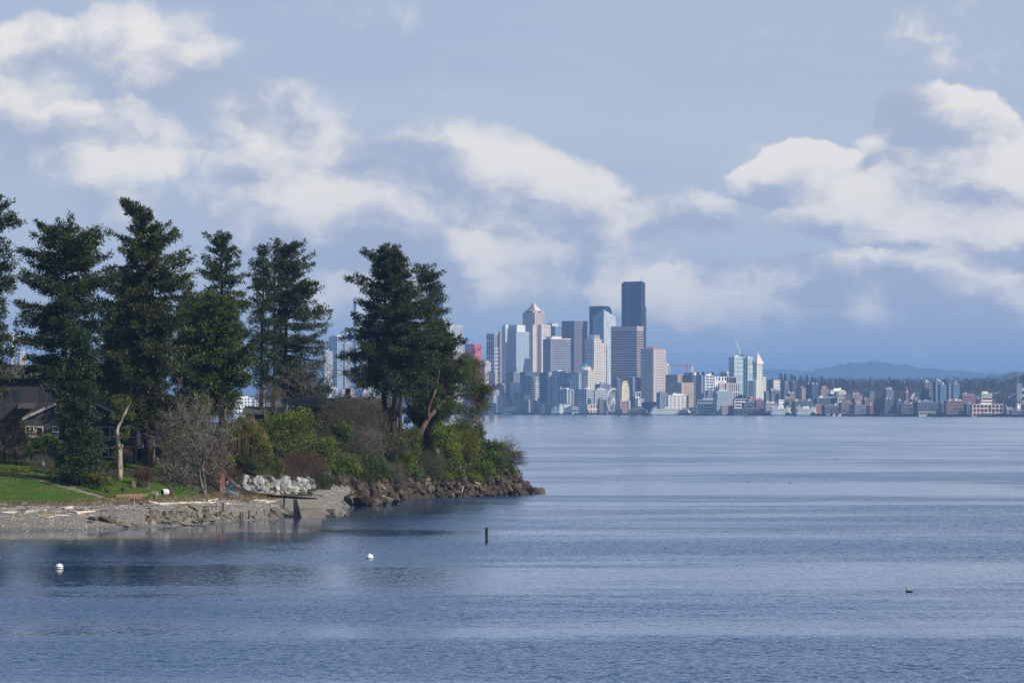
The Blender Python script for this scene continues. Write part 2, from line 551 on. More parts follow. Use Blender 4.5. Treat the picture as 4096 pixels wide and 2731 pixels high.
shrub_row('broom_bush', 'feathery grey-green broom bush in the middle of the bank', 1728, 1868, 52, 56, 'twig_green')
shrub_row('ivy_mound', 'largest bright yellow-green ivy mound lit by the sun', 1768, 1772, 60, 58, 'bright')
shrub_row('ivy_mound', 'small bright yellow-green ivy mound right of the largest one', 1818, 1812, 38, 40, 'bright')
shrub_row('evergreen_shrub', 'yellowish green shrub under the overhanging reddish madrona', 1874, 1784, 54, 56, 'yellowgreen')
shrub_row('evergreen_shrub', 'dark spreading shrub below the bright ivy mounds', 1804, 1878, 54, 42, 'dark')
shrub_row('evergreen_shrub', 'broad mid green shrub above the brown boulder bank near its end', 1914, 1884, 60, 42, 'laurel')
shrub_row('evergreen_shrub', 'dark green shrub below the leafless bush at the tip of the point', 1970, 1856, 50, 50, 'dark')
shrub_row('evergreen_shrub', 'dark upright shrub left of the leafless bush at the tip of the point', 1990, 1806, 38, 50, 'dark')
shrub_row('twig_bush', 'wind-swept half-leafless bush leaning over the water at the tip of the point', 2024, 1808, 58, 58, 'tip')
shrub_row('small_shrub', 'little green shrub perched on the last boulders under the leaning bush', 2046, 1886, 22, 17, 'laurel')
shrub_row('evergreen_shrub', 'green shrub at the foot of the forked reddish madrona trunk', 1724, 1714, 58, 40, 'laurel')
shrub_row('evergreen_shrub', 'brownish green shrub hanging under the madrona crown', 1862, 1712, 62, 46, 'madrona')
shrub_row('evergreen_shrub', 'small brownish shrub on the outer edge of the bank under the madrona', 1916, 1738, 30, 40, 'madrona')
shrub_row('low_shrub', 'low light green shrub fringing the boulders below the bright ivy', 1780, 1906, 42, 22, 'laurel')
shrub_row('low_shrub', 'low green shrub fringing the boulder bank halfway to its tip', 1890, 1910, 42, 20, 'laurel')
shrub_row('low_shrub', 'low pale green shrub fringing the shaded cove boulders', 1360, 1900, 46, 24, 'laurel')
shrub_row('flower_bed_shrub', 'wide yellow-green leafy bed at the foot of the dark cedar', 372, 1906, 78, 28, 'yellow', 752)
shrub_row('low_hedge', 'low ragged yellow-green hedge along the top of the lawn', 66, 1880, 70, 16, 'yellow', 767)
shrub_row('twig_bush', 'brown leafless bush between leaning trunk and deck posts', 492, 1832, 36, 30, 'twig_brown', 781)
shrub_row('twig_bush', 'reddish leafless bush at the foot of the two large fir trunks', 575, 1905, 40, 28, 'twig_red', 768)
shrub_row('small_shrub', 'yellow flowering bush right of the wooden deck', 668, 1788, 32, 26, 'yellow', 792)
shrub_row('twig_bush', 'brown thicket behind the big leafless tree', 712, 1828, 66, 50, 'twig_brown', 793)
shrub_row('evergreen_shrub', 'dark evergreen shrub left of the brick pillar behind the leafless tree', 905, 1862, 34, 46, 'laurel', 800)
shrub_row('evergreen_shrub', 'dark shrub in deep shade under the firs behind the yellow bush', 740, 1716, 70, 60, 'dark', 812)
shrub_row('evergreen_shrub', 'dark shrub under the bushy cedar left of the weeping willow', 900, 1722, 50, 50, 'dark', 835)
shrub_row('twig_bush', 'brown leafless bush in front of the left end of the mossy roof', 1080, 1600, 58, 54, 'twig_brown', 930)

CTRL = []
for px, py in WATERLINE:
    Y = CAMH * F / (py - CY)
    p = P(px, py, Y)
    CTRL.append(p)
    CTRL.append(p + arr(0.0 if px < 1600 else 0.5, -7, -1.3))
for c in [(0, 2017, 734), (200, 2015, 736), (400, 2010, 741), (560, 2000, 752), (700, 1998, 762), (800, 1992, 773), (900, 1998, 786), (1000, 1992, 803),
          (1100, 1985, 818), (-300, 2015, 734), (-300, 1880, 765), (0, 1890, 765), (150, 1900, 763), (300, 1921, 756), (420, 1950, 757), (600, 1960, 768), (750, 1975, 772),
          (250, 1850, 785), (500, 1850, 790), (250, 1846, 802), (593, 1874, 782), (700, 1880, 790), (100, 1707, 845), (400, 1707, 850), (-300, 1700, 850),
          (1200, 1712, 985), (1500, 1708, 985), (890, 1690, 862), (1100, 1702, 960), (1578, 1735, 974), (1750, 1715, 988), (1300, 1944, 921), (1400, 1942, 926),
          (1230, 1955, 880), (1180, 1975, 848), (955, 1983, 822), (1100, 1983, 828), (1000, 1908, 838), (1150, 1908, 842), (1250, 1915, 880), (880, 1950, 800), (940, 1940, 808)]:
    CTRL.append(P(*c))
for s in SHRUBS:
    if s[0] not in ('climbing_shrub',) and s[2] > 1270 and s[7] not in ('bright', 'yellowgreen'):
        CTRL.append(P(s[2], s[3] + s[5] * 0.62, s[6] + 1.0))
for x, y, z in [(-200, 700, 0), (-200, 735, 3.2), (-200, 770, 7), (-200, 850, 13), (-200, 1000, 16), (-90, 1000, 15), (-40, 1000, 14), (-20, 1010, 12.5), (-12, 1004, 11.5), (-200, 1120, 15), (-60, 1120, 10),
                (-10, 1060, -1.5), (8, 1050, -2), (-25, 1085, -1.5), (14, 1020, -2), (16, 985, -2.5), (0, 955, -2.2), (-20, 925, -2)]:
    CTRL.append(arr(x, y, z))
for px in (1625, 1680, 1760, 1840, 1920, 2000, 2080, 2150):
    for off in (6.0, 14.0, 30.0, 50.0):
        Y = wline_Y(px) - off
        CTRL.append(arr((px - CX) / F * Y, Y, -0.9 - off * 0.04))
CTRL = np.array(CTRL)


def tps_fit(C, lam):
    n = len(C)
    d2 = ((C[:, None, :2] - C[None, :, :2]) ** 2).sum(-1)
    K = 0.5 * d2 * np.log(d2 + 1e-9) + np.eye(n) * lam
    A = np.zeros((n + 3, n + 3))
    A[:n, :n] = K
    A[:n, n] = 1
    A[:n, n + 1:] = C[:, :2]
    A[n, :n] = 1
    A[n + 1:, :n] = C[:, :2].T
    b = np.r_[C[:, 2], 0, 0, 0]
    return np.linalg.solve(A, b)


_off = CTRL[:, :2].mean(0)
_C = CTRL.copy()
_C[:, :2] = (_C[:, :2] - _off) / 50.0
_W = tps_fit(_C, 0.004)


def hgt(x, y):
    """height of the ground above the water at plan position x, y"""
    x, y = np.broadcast_arrays(np.asarray(x, float), np.asarray(y, float))
    q = np.stack([(x.ravel() - _off[0]) / 50.0, (y.ravel() - _off[1]) / 50.0], 1)
    out = np.empty(len(q))
    for i in range(0, len(q), 20000):
        s = q[i:i + 20000]
        d2 = ((s[:, None] - _C[None, :, :2]) ** 2).sum(-1)
        out[i:i + 20000] = (0.5 * d2 * np.log(d2 + 1e-9)) @ _W[:-3] + _W[-3] + s @ _W[-2:]
    xr_ = q[:, 0] * 50.0 + _off[0]
    cap = np.interp(xr_, [-75, -58, -45, -12, 6], [18.0, 14.0, 12.4, 12.0, 9.0])      # the plateau is nearly level
    out = np.where(out > cap - 1.5, cap - 1.5 + 1.5 * np.tanh((out - cap + 1.5) / 1.5), out)
    return np.clip(out, -3.0, 18.0).reshape(x.shape)


def hit(px, py, y0=690.0, y1=1080.0):
    """where the sight line through a photograph pixel first meets the ground"""
    Y = np.linspace(y0, y1, 1200)
    z = CAMH - (py - CY) / F * Y
    h = np.maximum(hgt((px - CX) / F * Y, Y), 0.0)
    k = np.argmax(h >= z) if (h >= z).any() else len(Y) - 1
    return arr((px - CX) / F * Y[k], Y[k], h[k])


def inside(poly, x, y):
    poly = np.asarray(poly, float)
    r = np.zeros(np.shape(x), bool)
    j = len(poly) - 1
    for i in range(len(poly)):
        xi, yi = poly[i]
        xj, yj = poly[j]
        c = ((yi > y) != (yj > y)) & (x < (xj - xi) * (y - yi) / (yj - yi + 1e-12) + xi)
        r ^= c
        j = i
    return r


LAWN_LOW = [(-300, 2012), (0, 2011), (150, 2012), (280, 2008), (380, 2002), (412, 1996)]
LAWN_UP = [(405, 1992), (340, 1974), (262, 1954), (196, 1933), (120, 1914), (0, 1896), (-300, 1884)]
PATH_UP = [(480, 2000), (430, 1990), (360, 1969), (290, 1947), (215, 1928), (130, 1908), (0, 1891), (-300, 1879)]
PATH_LOW = [(-300, 1884), (0, 1896), (120, 1914), (196, 1933), (262, 1954), (340, 1974), (405, 1992), (450, 2004)]
RIGHT_LAWN = [(195, 1920), (290, 1944), (365, 1966), (440, 1988), (470, 1996), (560, 1999), (640, 1996), (740, 1990), (800, 1984), (800, 1950), (700, 1930), (640, 1900), (640, 1850),
              (500, 1850), (480, 1915), (420, 1940), (300, 1925)]
UPPER_LAWN = [(-200, 1890), (0, 1888), (130, 1905), (190, 1914), (190, 1860), (60, 1852), (-200, 1852)]


def plan(pts):
    return np.array([hit(*p)[:2] for p in pts])


PL_LAWN, PL_PATH, PL_RIGHT, PL_UP = plan(LAWN_LOW + LAWN_UP), plan(PATH_LOW + PATH_UP), plan(RIGHT_LAWN), plan(UPPER_LAWN)


def cover(x, y, h):
    """0 soil under trees, 1 beach, 2 lawn, 3 path"""
    c = np.zeros(np.shape(x), int)
    px = x / y * F + CX
    beach_top = np.interp(px, [-500, 0, 300, 480, 640, 800, 900, 960, 1100, 1180, 1240, 1300, 1420, 1440], [3.1, 3.05, 3.2, 3.4, 3.5, 3.35, 3.1, 2.6, 2.9, 2.6, 2.6, 2.9, 2.9, -9])
    c[h < beach_top] = 1
    c[(px > 1400) & (h < 3.6)] = 4
    c[inside(PL_LAWN, x, y)] = 2
    c[inside(PL_RIGHT, x, y) | inside(PL_UP, x, y)] = 2
    c[inside(PL_PATH, x, y)] = 3
    return c


gx = np.r_[np.arange(-200, -80, 5.0), np.arange(-80, 14, 0.42)]
gy = np.r_[np.arange(690, 835, 0.42), np.arange(835, 1125, 1.3)]
GX, GY = np.meshgrid(gx, gy)
GZ = hgt(GX, GY) + rng.normal(size=GX.shape) * 0.025
GZ -= 0.6 * np.clip((4.0 - GZ) / 1.2, 0, 1) * np.clip((GX / GY * F + CX - 1395) / 25.0, 0, 1)      # the ground lies below its boulders
nx, ny = len(gx), len(gy)
ii, jj = np.meshgrid(np.arange(nx - 1), np.arange(ny - 1))
quads = np.stack([jj * nx + ii, jj * nx + ii + 1, (jj + 1) * nx + ii + 1, (jj + 1) * nx + ii], -1).reshape(-1, 4)
VERT = np.stack([GX, GY, GZ], -1).reshape(-1, 3)
cen = VERT[quads].mean(1)
cls = cover(cen[:, 0], cen[:, 1], cen[:, 2])
keep = cen[:, 2] > -2.6

SOIL = surf('leaf_litter_soil', (0.045, 0.036, 0.024), (0.022, 0.022, 0.012), 0.8, 0.95, 0.1, 0.08, 3.0, third=(0.03, 0.045, 0.012))
GRAVEL = surf('pebble_ground', (0.21, 0.195, 0.17), (0.10, 0.095, 0.085), 5.0, 0.9, 0.3, 0.05, 9.0, third=(0.20, 0.175, 0.14), wet=True)
LAWNM = surf('mown_grass', (0.062, 0.115, 0.011), (0.042, 0.088, 0.008), 1.1, 0.85, 0.2, 0.06, 6.0, third=(0.098, 0.115, 0.03))
PATHM = surf('dirt_path', (0.23, 0.19, 0.14), (0.15, 0.125, 0.09), 2.0, 0.95, 0.1, 0.02, 6.0)


def terrain_piece(name, k, mat):
    q = quads[(cls == k) & keep]
    used = np.unique(q)
    remap = np.full(len(VERT), -1)
    remap[used] = np.arange(len(used))
    g = G().add(VERT[used], remap[q])
    o = mk(name, g, mat, origin=(0, 0, 0), smooth=True)
    o['kind'] = 'structure'
    return o


tag(terrain_piece('ground', 0, SOIL), 'dark leaf-littered soil under the trees and shrubs of the point', 'ground')
tag(terrain_piece('beach', 1, GRAVEL), 'grey pebble beach along the water', 'beach')
tag(terrain_piece('lawn', 2, LAWNM), 'bright green mown lawn sloping to the beach', 'lawn')
tag(terrain_piece('path', 3, PATHM), 'narrow dirt footpath curving down the lawn to the beach', 'path')

ROCKBED = surf('rocky_shore_bed', (0.055, 0.045, 0.035), (0.02, 0.018, 0.015), 1.1, 0.9, 0.25, 0.25, 1.6)
tag(terrain_piece('rocky_shore', 4, ROCKBED), 'dark rocky bed under the boulder bank', 'shore')

# ------------------------------------------------------------------ water
m, t, out = newmat('sea_water')
wp = wpos(t)
wx, wy, wz = t.sep(wp)
# wind patches: long bands of ruffled and of slick water, growing wider with distance from the shore
far = t.m('LOGARITHM', t.m('MAXIMUM', wy, 60.0), 2.718)
bandv = t.xyz(t.m('MULTIPLY', wx, 0.004), t.m('MULTIPLY', far, 5.2))
band = t.noise(bandv, 1.0, 5.0, 0.58, dims='2D', dist=0.35)
band2 = t.noise(t.xyz(t.m('MULTIPLY', wx, 0.02), t.m('MULTIPLY', far, 26.0)), 1.0, 4.0, 0.6, dims='2D', dist=0.3)
ruff = t.ramp(t.m('MULTIPLY_ADD', band2, 0.5, band), 0.62, 0.92)
lee = t.m('MULTIPLY', t.ramp(wx, 2.0, -30.0), t.ramp(wy, 430.0, 690.0))            # sheltered water in the lee of the point
amp = t.m('MULTIPLY_ADD', ruff, t.ramp(far, 6.7, 8.4, 1.3, 0.40), t.ramp(far, 6.3, 8.6, 0.46, 0.24))
amp = t.m('MULTIPLY', amp, t.m('MULTIPLY_ADD', lee, -0.86, 1.0))
n1 = t.noise(t.vm('MULTIPLY', wp, (1.7, 2.2, 0.0)), 1.0, 3.0, 0.6, color=True)
n2 = t.noise(t.vm('MULTIPLY', wp, (0.28, 0.5, 0.0)), 1.0, 2.0, 0.5, color=True)
half = (0.5, 0.5, 0.5)
s1 = t.vm('MULTIPLY', t.vm('SUBTRACT', n1, half), (1.0, 1.15, 0.0))
s2 = t.vm('MULTIPLY', t.vm('SUBTRACT', n2, half), (0.25, 0.42, 0.0))
slx, sly, _ = t.sep(t.vm('ADD', s1, s2))
sly = t.m('MULTIPLY_ADD', t.m('ABSOLUTE', sly), -1.0, t.m('MULTIPLY', sly, 0.15))   # ripple normals nearly all tilted towards the viewer, to mirror higher sky
sl = t.xyz(t.m('MULTIPLY', slx, amp), t.m('MULTIPLY', sly, amp), 0.0)
nn = t.vm('NORMALIZE', t.vm('ADD', sl, (0.0, 0.0, 1.0)))
b = principled(t, out, (0.004, 0.046, 0.138), 0.06, 0.5, nn)
b.inputs['IOR'].default_value = 1.333
WATER = m
wg = G().add([[-1500, -600, 0], [1500, -600, 0], [26000, 70000, 0], [-26000, 70000, 0]], [[0, 1, 2, 3]])
tag(mk('water', wg, WATER, origin=(0, 0, 0)), 'calm blue sea with long wind-ruffled bands', 'water', kind='structure')

# ------------------------------------------------------------------ plants
def poly_at(pts, t_):
    pts = np.asarray(pts, float)
    s = np.r_[0, np.cumsum(np.linalg.norm(np.diff(pts, axis=0), axis=1))]
    s /= s[-1]
    return np.stack([np.interp(t_, s, pts[:, k]) for k in range(pts.shape[1])], -1)


def conifer(name, label, Y, trunk_px, prof, mat, dens=1.0, nb=1.0, rad0=0.5, airy=0.0, droop=0.35, blade=(0.75, 0.24), seed=0, group='tall conifers on the point', bark=None):
    """trunk_px: trunk line from foot to top in photograph pixels; prof: rows (py, left edge, right edge) of the crown"""
    global rng
    rng = np.random.default_rng(1000 + seed)
    m = Y / F
    tp = np.array([P(x, y, Y) for x, y in trunk_px])
    foot = tp[0].copy()
    foot[2] = min(foot[2], float(hgt(foot[0], foot[1]))) - 0.3
    root = thing(name, label, 'tree', (foot[0], foot[1], foot[2] + 0.3), group)
    pts = poly_at(np.vstack([foot, tp]), np.linspace(0, 1, 26))
    pts[1:-1, 0] += rng.normal(size=24) * 0.06
    h0, h1 = pts[0, 2], pts[-1, 2]
    tt = (pts[:, 2] - h0) / (h1 - h0)
    r = rad0 * (1 - tt) ** 0.8 + 0.03
    r[0] *= 1.35
    g = G().tube(pts, r, 9, jitter=0.05)
    mk('trunk', g, bark or BARK, root, smooth=True)
    prof = np.array(prof, float)
    order = np.argsort(-prof[:, 0])
    prof = prof[order]
    zp = CAMH - (prof[:, 0] - CY) * m
    xt = np.interp(zp, pts[:, 2], pts[:, 0])
    RL = np.maximum(xt - (prof[:, 1] - CX) * m, 0.25) * 1.1
    RR = np.maximum((prof[:, 2] - CX) * m - xt, 0.25) * 1.1
    zlo, zhi = zp[0], zp[-1]
    nbr = int((zhi - zlo) * 6.2 * nb)
    zb = np.sort(zlo + (zhi - zlo) * rng.random(nbr) ** 0.95)
    zb = np.clip(zb, zlo, zhi - 0.05)
    phi = (np.arange(nbr) * 2.39996 + rng.normal(size=nbr) * 0.5)
    rl, rr = np.interp(zb, zp, RL), np.interp(zb, zp, RR)
    c = np.cos(phi)
    side = np.where(c > 0, rr, rl)
    mean = 0.5 * (rl + rr)
    L = abs(c) * side + (1 - abs(c)) * np.minimum(mean, side * 1.1)
    L *= np.where(rng.random(nbr) < 0.6, rng.uniform(0.86, 1.14, nbr), rng.uniform(0.45, 0.9, nbr))
    L = np.maximum(L, 0.4)
    x0 = np.interp(zb, pts[:, 2], pts[:, 0])
    y0 = np.interp(zb, pts[:, 2], pts[:, 1])
    rel = (zb - zlo) / (zhi - zlo)
    e0 = -0.10 + 0.8 * rel ** 2 + rng.normal(size=nbr) * 0.16
    bl, tw0, tw1, twr = G(), [], [], []
    for i in range(nbr):
        if airy and rng.random() < airy:
            continue
        Li = L[i]
        dr = droop * rng.uniform(0.6, 1.4) * (1 - 0.75 * rel[i])
        up = dr * rng.uniform(0.5, 1.0)
        bend = rng.normal() * 0.18
        d = arr(math.cos(phi[i]), math.sin(phi[i]), 0)
        q = arr(-d[1], d[0], 0)

        def pos(s, u):
            z = zb[i] + Li * (e0[i] * s - dr * s ** 2 + up * s ** 3)
            u = u + bend * Li * s ** 2
            return np.stack([x0[i] + d[0] * Li * s + q[0] * u, y0[i] + d[1] * Li * s + q[1] * u, z], -1)
        ss = np.linspace(0, 1, 6)
        lp = pos(ss, np.zeros(6))
        tw0.append(lp[:-1]); tw1.append(lp[1:]); twr.append(np.stack([(0.02 + 0.016 * Li) * (1 - ss[:-1]) + 0.012, (0.02 + 0.016 * Li) * (1 - ss[1:]) + 0.012], 1))
        # hanging tufts of needle sprays along the limb and its side shoots
        nc = max(2, int((1.2 + Li * 2.6 + 0.34 * Li * Li) * dens))
        s = 1 - (rng.random(nc) ** 0.8) * (0.82 if Li > 1.2 else 1.0)
        s[0] = 1.0
        u = (0.12 + 0.38 * Li * (1 - s) ** 0.75) * rng.uniform(-1, 1, nc)
        cc = pos(np.clip(s, 0, 1), u)
        cc[:, 2] -= abs(u) * 0.22
        nk = 19
        sz = rng.uniform(0.30, 0.58, nc) * (0.75 + 0.25 * (1 - rel[i]))
        off = rng.normal(size=(nc, nk, 3)) * arr(0.66, 0.66, 0.62)
        hang = rng.random((nc, nk)) ** 1.5 * 1.5 * (1 - 0.65 * rel[i])
        p = cc[:, None] + off * sz[:, None, None] * 0.75
        p[..., 2] -= hang * sz[:, None]
        dd = off * 0.9 + d * rng.uniform(0.1, 1.0, (nc, nk, 1)) + rng.normal(size=(nc, nk, 3)) * 0.35
        dd[..., 2] += 0.30 + 0.35 * rel[i] - 1.1 * hang * (1 - rel[i])
        base = np.repeat(rng.random(nc) * 0.45, nk)
        n_ = nc * nk
        bl.leaves(p.reshape(-1, 3), dd.reshape(-1, 3), blade[0] * 0.62 * rng.uniform(0.5, 1.2, n_), blade[1] * 0.70 * rng.uniform(0.6, 1.3, n_),
                  a=np.clip(base + rng.random(n_) * 0.55, 0, 1))
    # leader shoot
    k = 40
    zt = rng.uniform(0, 1, k)
    lp = poly_at(pts, 0.94 + 0.07 * zt)
    dd = rng.normal(size=(k, 3)) * 0.7 + arr(0, 0, 0.8)
    bl.leaves(lp, dd, 0.55 * (1.15 - zt), 0.16)
    r_ = np.concatenate(twr)
    mk('branches', G().sticks(np.concatenate(tw0), np.concatenate(tw1), r_[:, 0], r_[:, 1], 4), bark or BARK, root, kind='stuff')
    mk('crown', bl, mat, root, tint=True, kind='stuff')
    return root


def grow(p, d, L, r, depth, out, spread=0.6, gravity=0.0, split=(2, 3), shrink=(0.62, 0.85), wob=0.18):
    """branching skeleton: appends (p0, p1, r0, r1, depth) segments"""
    n = 3 if depth > 1 else 2
    for k in range(n):
        d = nrm(d + rng.normal(size=3) * wob + arr(0, 0, gravity))
        q = p + d * L / n
        r1 = r * 0.86
        out.append((p, q, r, r1, depth))
        p, r = q, r1
        if depth > 0 and k < n - 1 and rng.random() < 0.55:
            sd = nrm(d + rng.normal(size=3) * spread * 1.15)
            grow(p, sd, L * rng.uniform(*shrink) * 0.85, r * 0.6, depth - 1, out, spread, gravity, split, shrink, wob)
    if depth > 0:
        for _ in range(rng.integers(split[0], split[1] + 1)):
            sd = nrm(d + rng.normal(size=3) * spread)
            grow(p, sd, L * rng.uniform(*shrink), r * 0.72, depth - 1, out, spread, gravity, split, shrink, wob)


def seg_parts(segs, root, bark, twigmat, thick=0.05):
    p0, p1 = np.array([s[0] for s in segs]), np.array([s[1] for s in segs])
    r0, r1 = np.array([s[2] for s in segs]), np.array([s[3] for s in segs])
    big = r0 > thick
    if big.any():
        mk('trunk', G().sticks(p0[big], p1[big], r0[big], r1[big], 7), bark, root, smooth=True, kind='stuff')
    if (~big).any():
        n = (~big).sum()
        mk('twigs', G().sticks(p0[~big], p1[~big], np.maximum(r0[~big], 0.028), np.maximum(r1[~big], 0.021), 3, a=rng.random(n)), twigmat, root, tint=True, kind='stuff')


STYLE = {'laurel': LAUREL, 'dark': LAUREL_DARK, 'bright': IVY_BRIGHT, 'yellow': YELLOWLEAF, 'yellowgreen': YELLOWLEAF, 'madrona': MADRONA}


def leaf_mass(c, r, n, size, flat=0.0, lumps=14, up=0.35):
    """leaves gathered into uneven clumps over an ellipsoid"""
    bl = G()
    u = nrm(rng.normal(size=(lumps, 3)) + arr(0, -0.35, 0.25))
    cc = c + u * r * rng.uniform(0.35, 0.86, (lumps, 1))
    cr = rng.uniform(0.28, 0.5, lumps)
    w = cr ** 2
    idx = rng.choice(lumps, n, p=w / w.sum())
    dirs = nrm(rng.normal(size=(n, 3)))
    p = cc[idx] + dirs * (r * cr[idx][:, None]) * (rng.random((n, 1)) ** 0.35)
    p += rng.normal(size=p.shape) * size * 0.4
    lift = rng.random(lumps) * 0.45
    dd = dirs + rng.normal(size=(n, 3)) * 0.7 + arr(0, 0, up)
    bl.leaves(p, dd, size * rng.uniform(0.6, 1.3, n), size * 0.62 * rng.uniform(0.6, 1.2, n), a=np.clip(lift[idx] + rng.random(n) * 0.6, 0, 1))
    return bl


def shrub(name, label, cx, cy, rx, ry, Y, style, seed):
    global rng
    rng = np.random.default_rng(3000 + seed)
    m = Y / F
    c = P(cx, cy, Y)
    r = arr(rx * m, min(rx * m, 4.2) * 0.8, ry * m) * (1.28 if style in ('bright', 'yellowgreen') else 1.16 if cx > 1270 else 1.05)
    hz = float(hgt(c[0], c[1]))
    base = arr(c[0], c[1], min(hz, c[2] - r[2] * 0.4))
    root = thing(name, label, 'hedge' if 'hedge' in name else ('flower bed' if 'bed' in name else 'shrub'), base, 'shrubs and bushes of the bank')
    area = r[0] * r[2]
    twiggy = style.startswith('twig') or style == 'tip'
    # stems
    ns = 5 if not twiggy else 9
    a = rng.uniform(0, 6.28, ns)
    top = c + np.stack([np.cos(a) * r[0] * 0.6, np.sin(a) * r[1] * 0.5, rng.uniform(-0.2, 0.35, ns) * r[2]], 1)
    foot = base + np.stack([np.cos(a) * 0.25, np.sin(a) * 0.25, np.full(ns, -0.15)], 1)
    mid = (top + foot) / 2 + rng.normal(size=(ns, 3)) * 0.15
    mk('stem', G().sticks(np.vstack([foot, mid]), np.vstack([mid, top]), 0.07, 0.045, 5), BARK_GREY, root, kind='stuff')
    if not twiggy:
        size = 0.30 if style in ('laurel', 'dark', 'madrona', 'bright') else 0.26
        n = int(np.clip(area * 420, 700, 13000))
        g = leaf_mass(c, r, n, size, lumps=int(np.clip(area * 2.2, 9, 42)))
        if name == 'small_shrub' and style == 'yellow':
            g = leaf_mass(c, r * arr(1, 1, 1), 900, 0.22, lumps=9)
        mk('crown', g, STYLE[style], root, tint=True, kind='stuff')
        return root
    tm = {'twig_red': TWIG_RED, 'twig_brown': TWIG_BROWN, 'twig_grey': TWIG_GREY, 'twig_green': foliage('broom_twigs', (0.05, 0.062, 0.03), (0.11, 0.12, 0.06), (0.17, 0.16, 0.10), 0.1, 0.9, 0.1), 'tip': TWIG_BROWN}[style]
    n = int(np.clip(area * 210, 800, 5500))
    u = nrm(rng.normal(size=(n, 3)))
    p = c + u * r * (rng.random((n, 1)) ** 0.45)
    out = nrm((p - (c - arr(0, 0, r[2] * 1.0))) / r + rng.normal(size=(n, 3)) * 0.45)
    if style == 'tip':
        out = nrm(out + arr(0.9, 0, -0.05))
    if style == 'tip':
        sel = rng.random(n) < 0.28
        p, out, n = p[sel], out[sel], int(sel.sum())
    ln = rng.uniform(0.35, 1.0, n)[:, None]
    q = p + out * ln * 0.5 + rng.normal(size=p.shape) * 0.06
    e = q + nrm(out + rng.normal(size=(n, 3)) * 0.35) * ln * 0.5
    g = G().sticks(np.vstack([p, q]), np.vstack([q, e]), np.r_[np.full(n, 0.021), np.full(n, 0.016)], np.r_[np.full(n, 0.016), np.full(n, 0.010)], 3, a=np.tile(rng.random(n), 2))
    if style == 'tip':                                  # long bare shoots trailing over the water
        k = 240
        p = c + np.stack([rng.uniform(0.2, 0.8, k) * r[0], rng.normal(size=k) * r[1] * 0.4, rng.uniform(-0.75, 0.1, k) * r[2]], 1)
        e = p + np.stack([rng.uniform(0.6, 2.1, k), rng.normal(size=k) * 0.3, rng.uniform(-0.5, 0.25, k)], 1)
        g.sticks(p, e, 0.022, 0.01, 3, a=rng.random(k))
    mk('twigs', g, tm, root, tint=True, kind='stuff')
    if style in ('tip', 'twig_grey', 'twig_green', 'twig_brown'):
        k = int(n * (6.0 if style == 'tip' else 0.4))
        mk('leaves', leaf_mass(c - arr(0.3 if style == 'tip' else 0, 0, 0), r * 0.9, k, 0.2, lumps=10), LAUREL_DARK if style != 'tip' else YELLOWLEAF, root, tint=True, kind='stuff')
    return root


for i, s in enumerate(SHRUBS):
    shrub(*s, seed=i)

conifer('fir_tree', 'tall fir cut by the picture edge left of the lawn', 762, [(-62, 1850), (-60, 1300), (-62, 780)],
        [(780, -66, -56), (840, -110, 0), (860, -120, 38), (905, -130, 118), (935, -130, 42), (990, -130, 22), (1080, -130, 30), (1112, -130, 78), (1160, -130, 70), (1200, -130, 16),
         (1290, -130, 10), (1320, -130, 48), (1400, -130, 62), (1500, -140, 48), (1600, -120, 20)], FIR, 1.0, 1.0, 0.6, seed=1)
conifer('fir_tree', 'broad flat-topped fir over the dark gabled house', 774, [(250, 1842), (256, 1600), (259, 1200), (276, 915)],
        [(918, 262, 292), (940, 195, 345), (964, 150, 372), (1000, 108, 415), (1055, 104, 440), (1110, 84, 455), (1170, 92, 470), (1234, 66, 462), (1285, 76, 430), (1354, 98, 405),
         (1423, 96, 388), (1490, 128, 375), (1550, 215, 365), (1640, 238, 330), (1700, 245, 300)], FIR, 1.05, 1.0, 0.55, seed=2)
conifer('cedar_tree', 'narrow dark cedar with branches to the ground in front of the gabled house', 753, [(299, 1921), (302, 1600), (318, 1330)],
        [(1330, 305, 330), (1380, 290, 370), (1450, 283, 386), (1520, 258, 400), (1615, 243, 398), (1700, 254, 392), (1780, 238, 412), (1850, 224, 442), (1900, 222, 432)],
        CEDAR_DARK, 1.5, 1.6, 0.45, droop=0.5, blade=(0.6, 0.24), seed=3)
conifer('fir_tree', 'tallest fir with its top bent over to the left', 786, [(593, 1874), (600, 1500), (606, 1161), (592, 940), (562, 880), (501, 806)],
        [(808, 488, 512), (835, 480, 545), (862, 500, 590), (890, 508, 622), (930, 522, 660), (960, 516, 684), (990, 476, 692), (1010, 438, 694), (1030, 434, 708), (1060, 440, 745),
         (1110, 455, 752), (1150, 470, 752), (1190, 470, 722), (1250, 468, 722), (1320, 450, 732), (1400, 450, 736), (1480, 450, 734), (1560, 470, 724), (1640, 500, 705), (1700, 540, 680)],
        FIR_OLIVE, 1.15, 1.1, 0.75, seed=4)
conifer('fir_tree', 'dark shaded fir between the broad flat-topped fir and the bent-topped fir', 800, [(556, 1868), (552, 1600), (510, 1095)],
        [(1100, 490, 530), (1160, 430, 590), (1230, 400, 620), (1300, 365, 650), (1400, 352, 660), (1500, 350, 660), (1600, 370, 650), (1680, 400, 640)], FIR, 1.1, 1.15, 0.5, seed=5)
conifer('fir_tree', 'slim spired fir rising behind the yellowish bushy cedar', 862, [(890, 1690), (886, 1300), (887, 932)],
        [(934, 880, 894), (960, 866, 916), (977, 822, 920), (1000, 848, 930), (1030, 824, 942), (1062, 820, 988), (1085, 768, 962), (1110, 798, 972), (1160, 788, 1004), (1188, 784, 1014),
         (1230, 798, 1012), (1300, 800, 1012), (1400, 806, 1012), (1480, 820, 1000)], FIR, 1.0, 1.0, 0.5, seed=6)
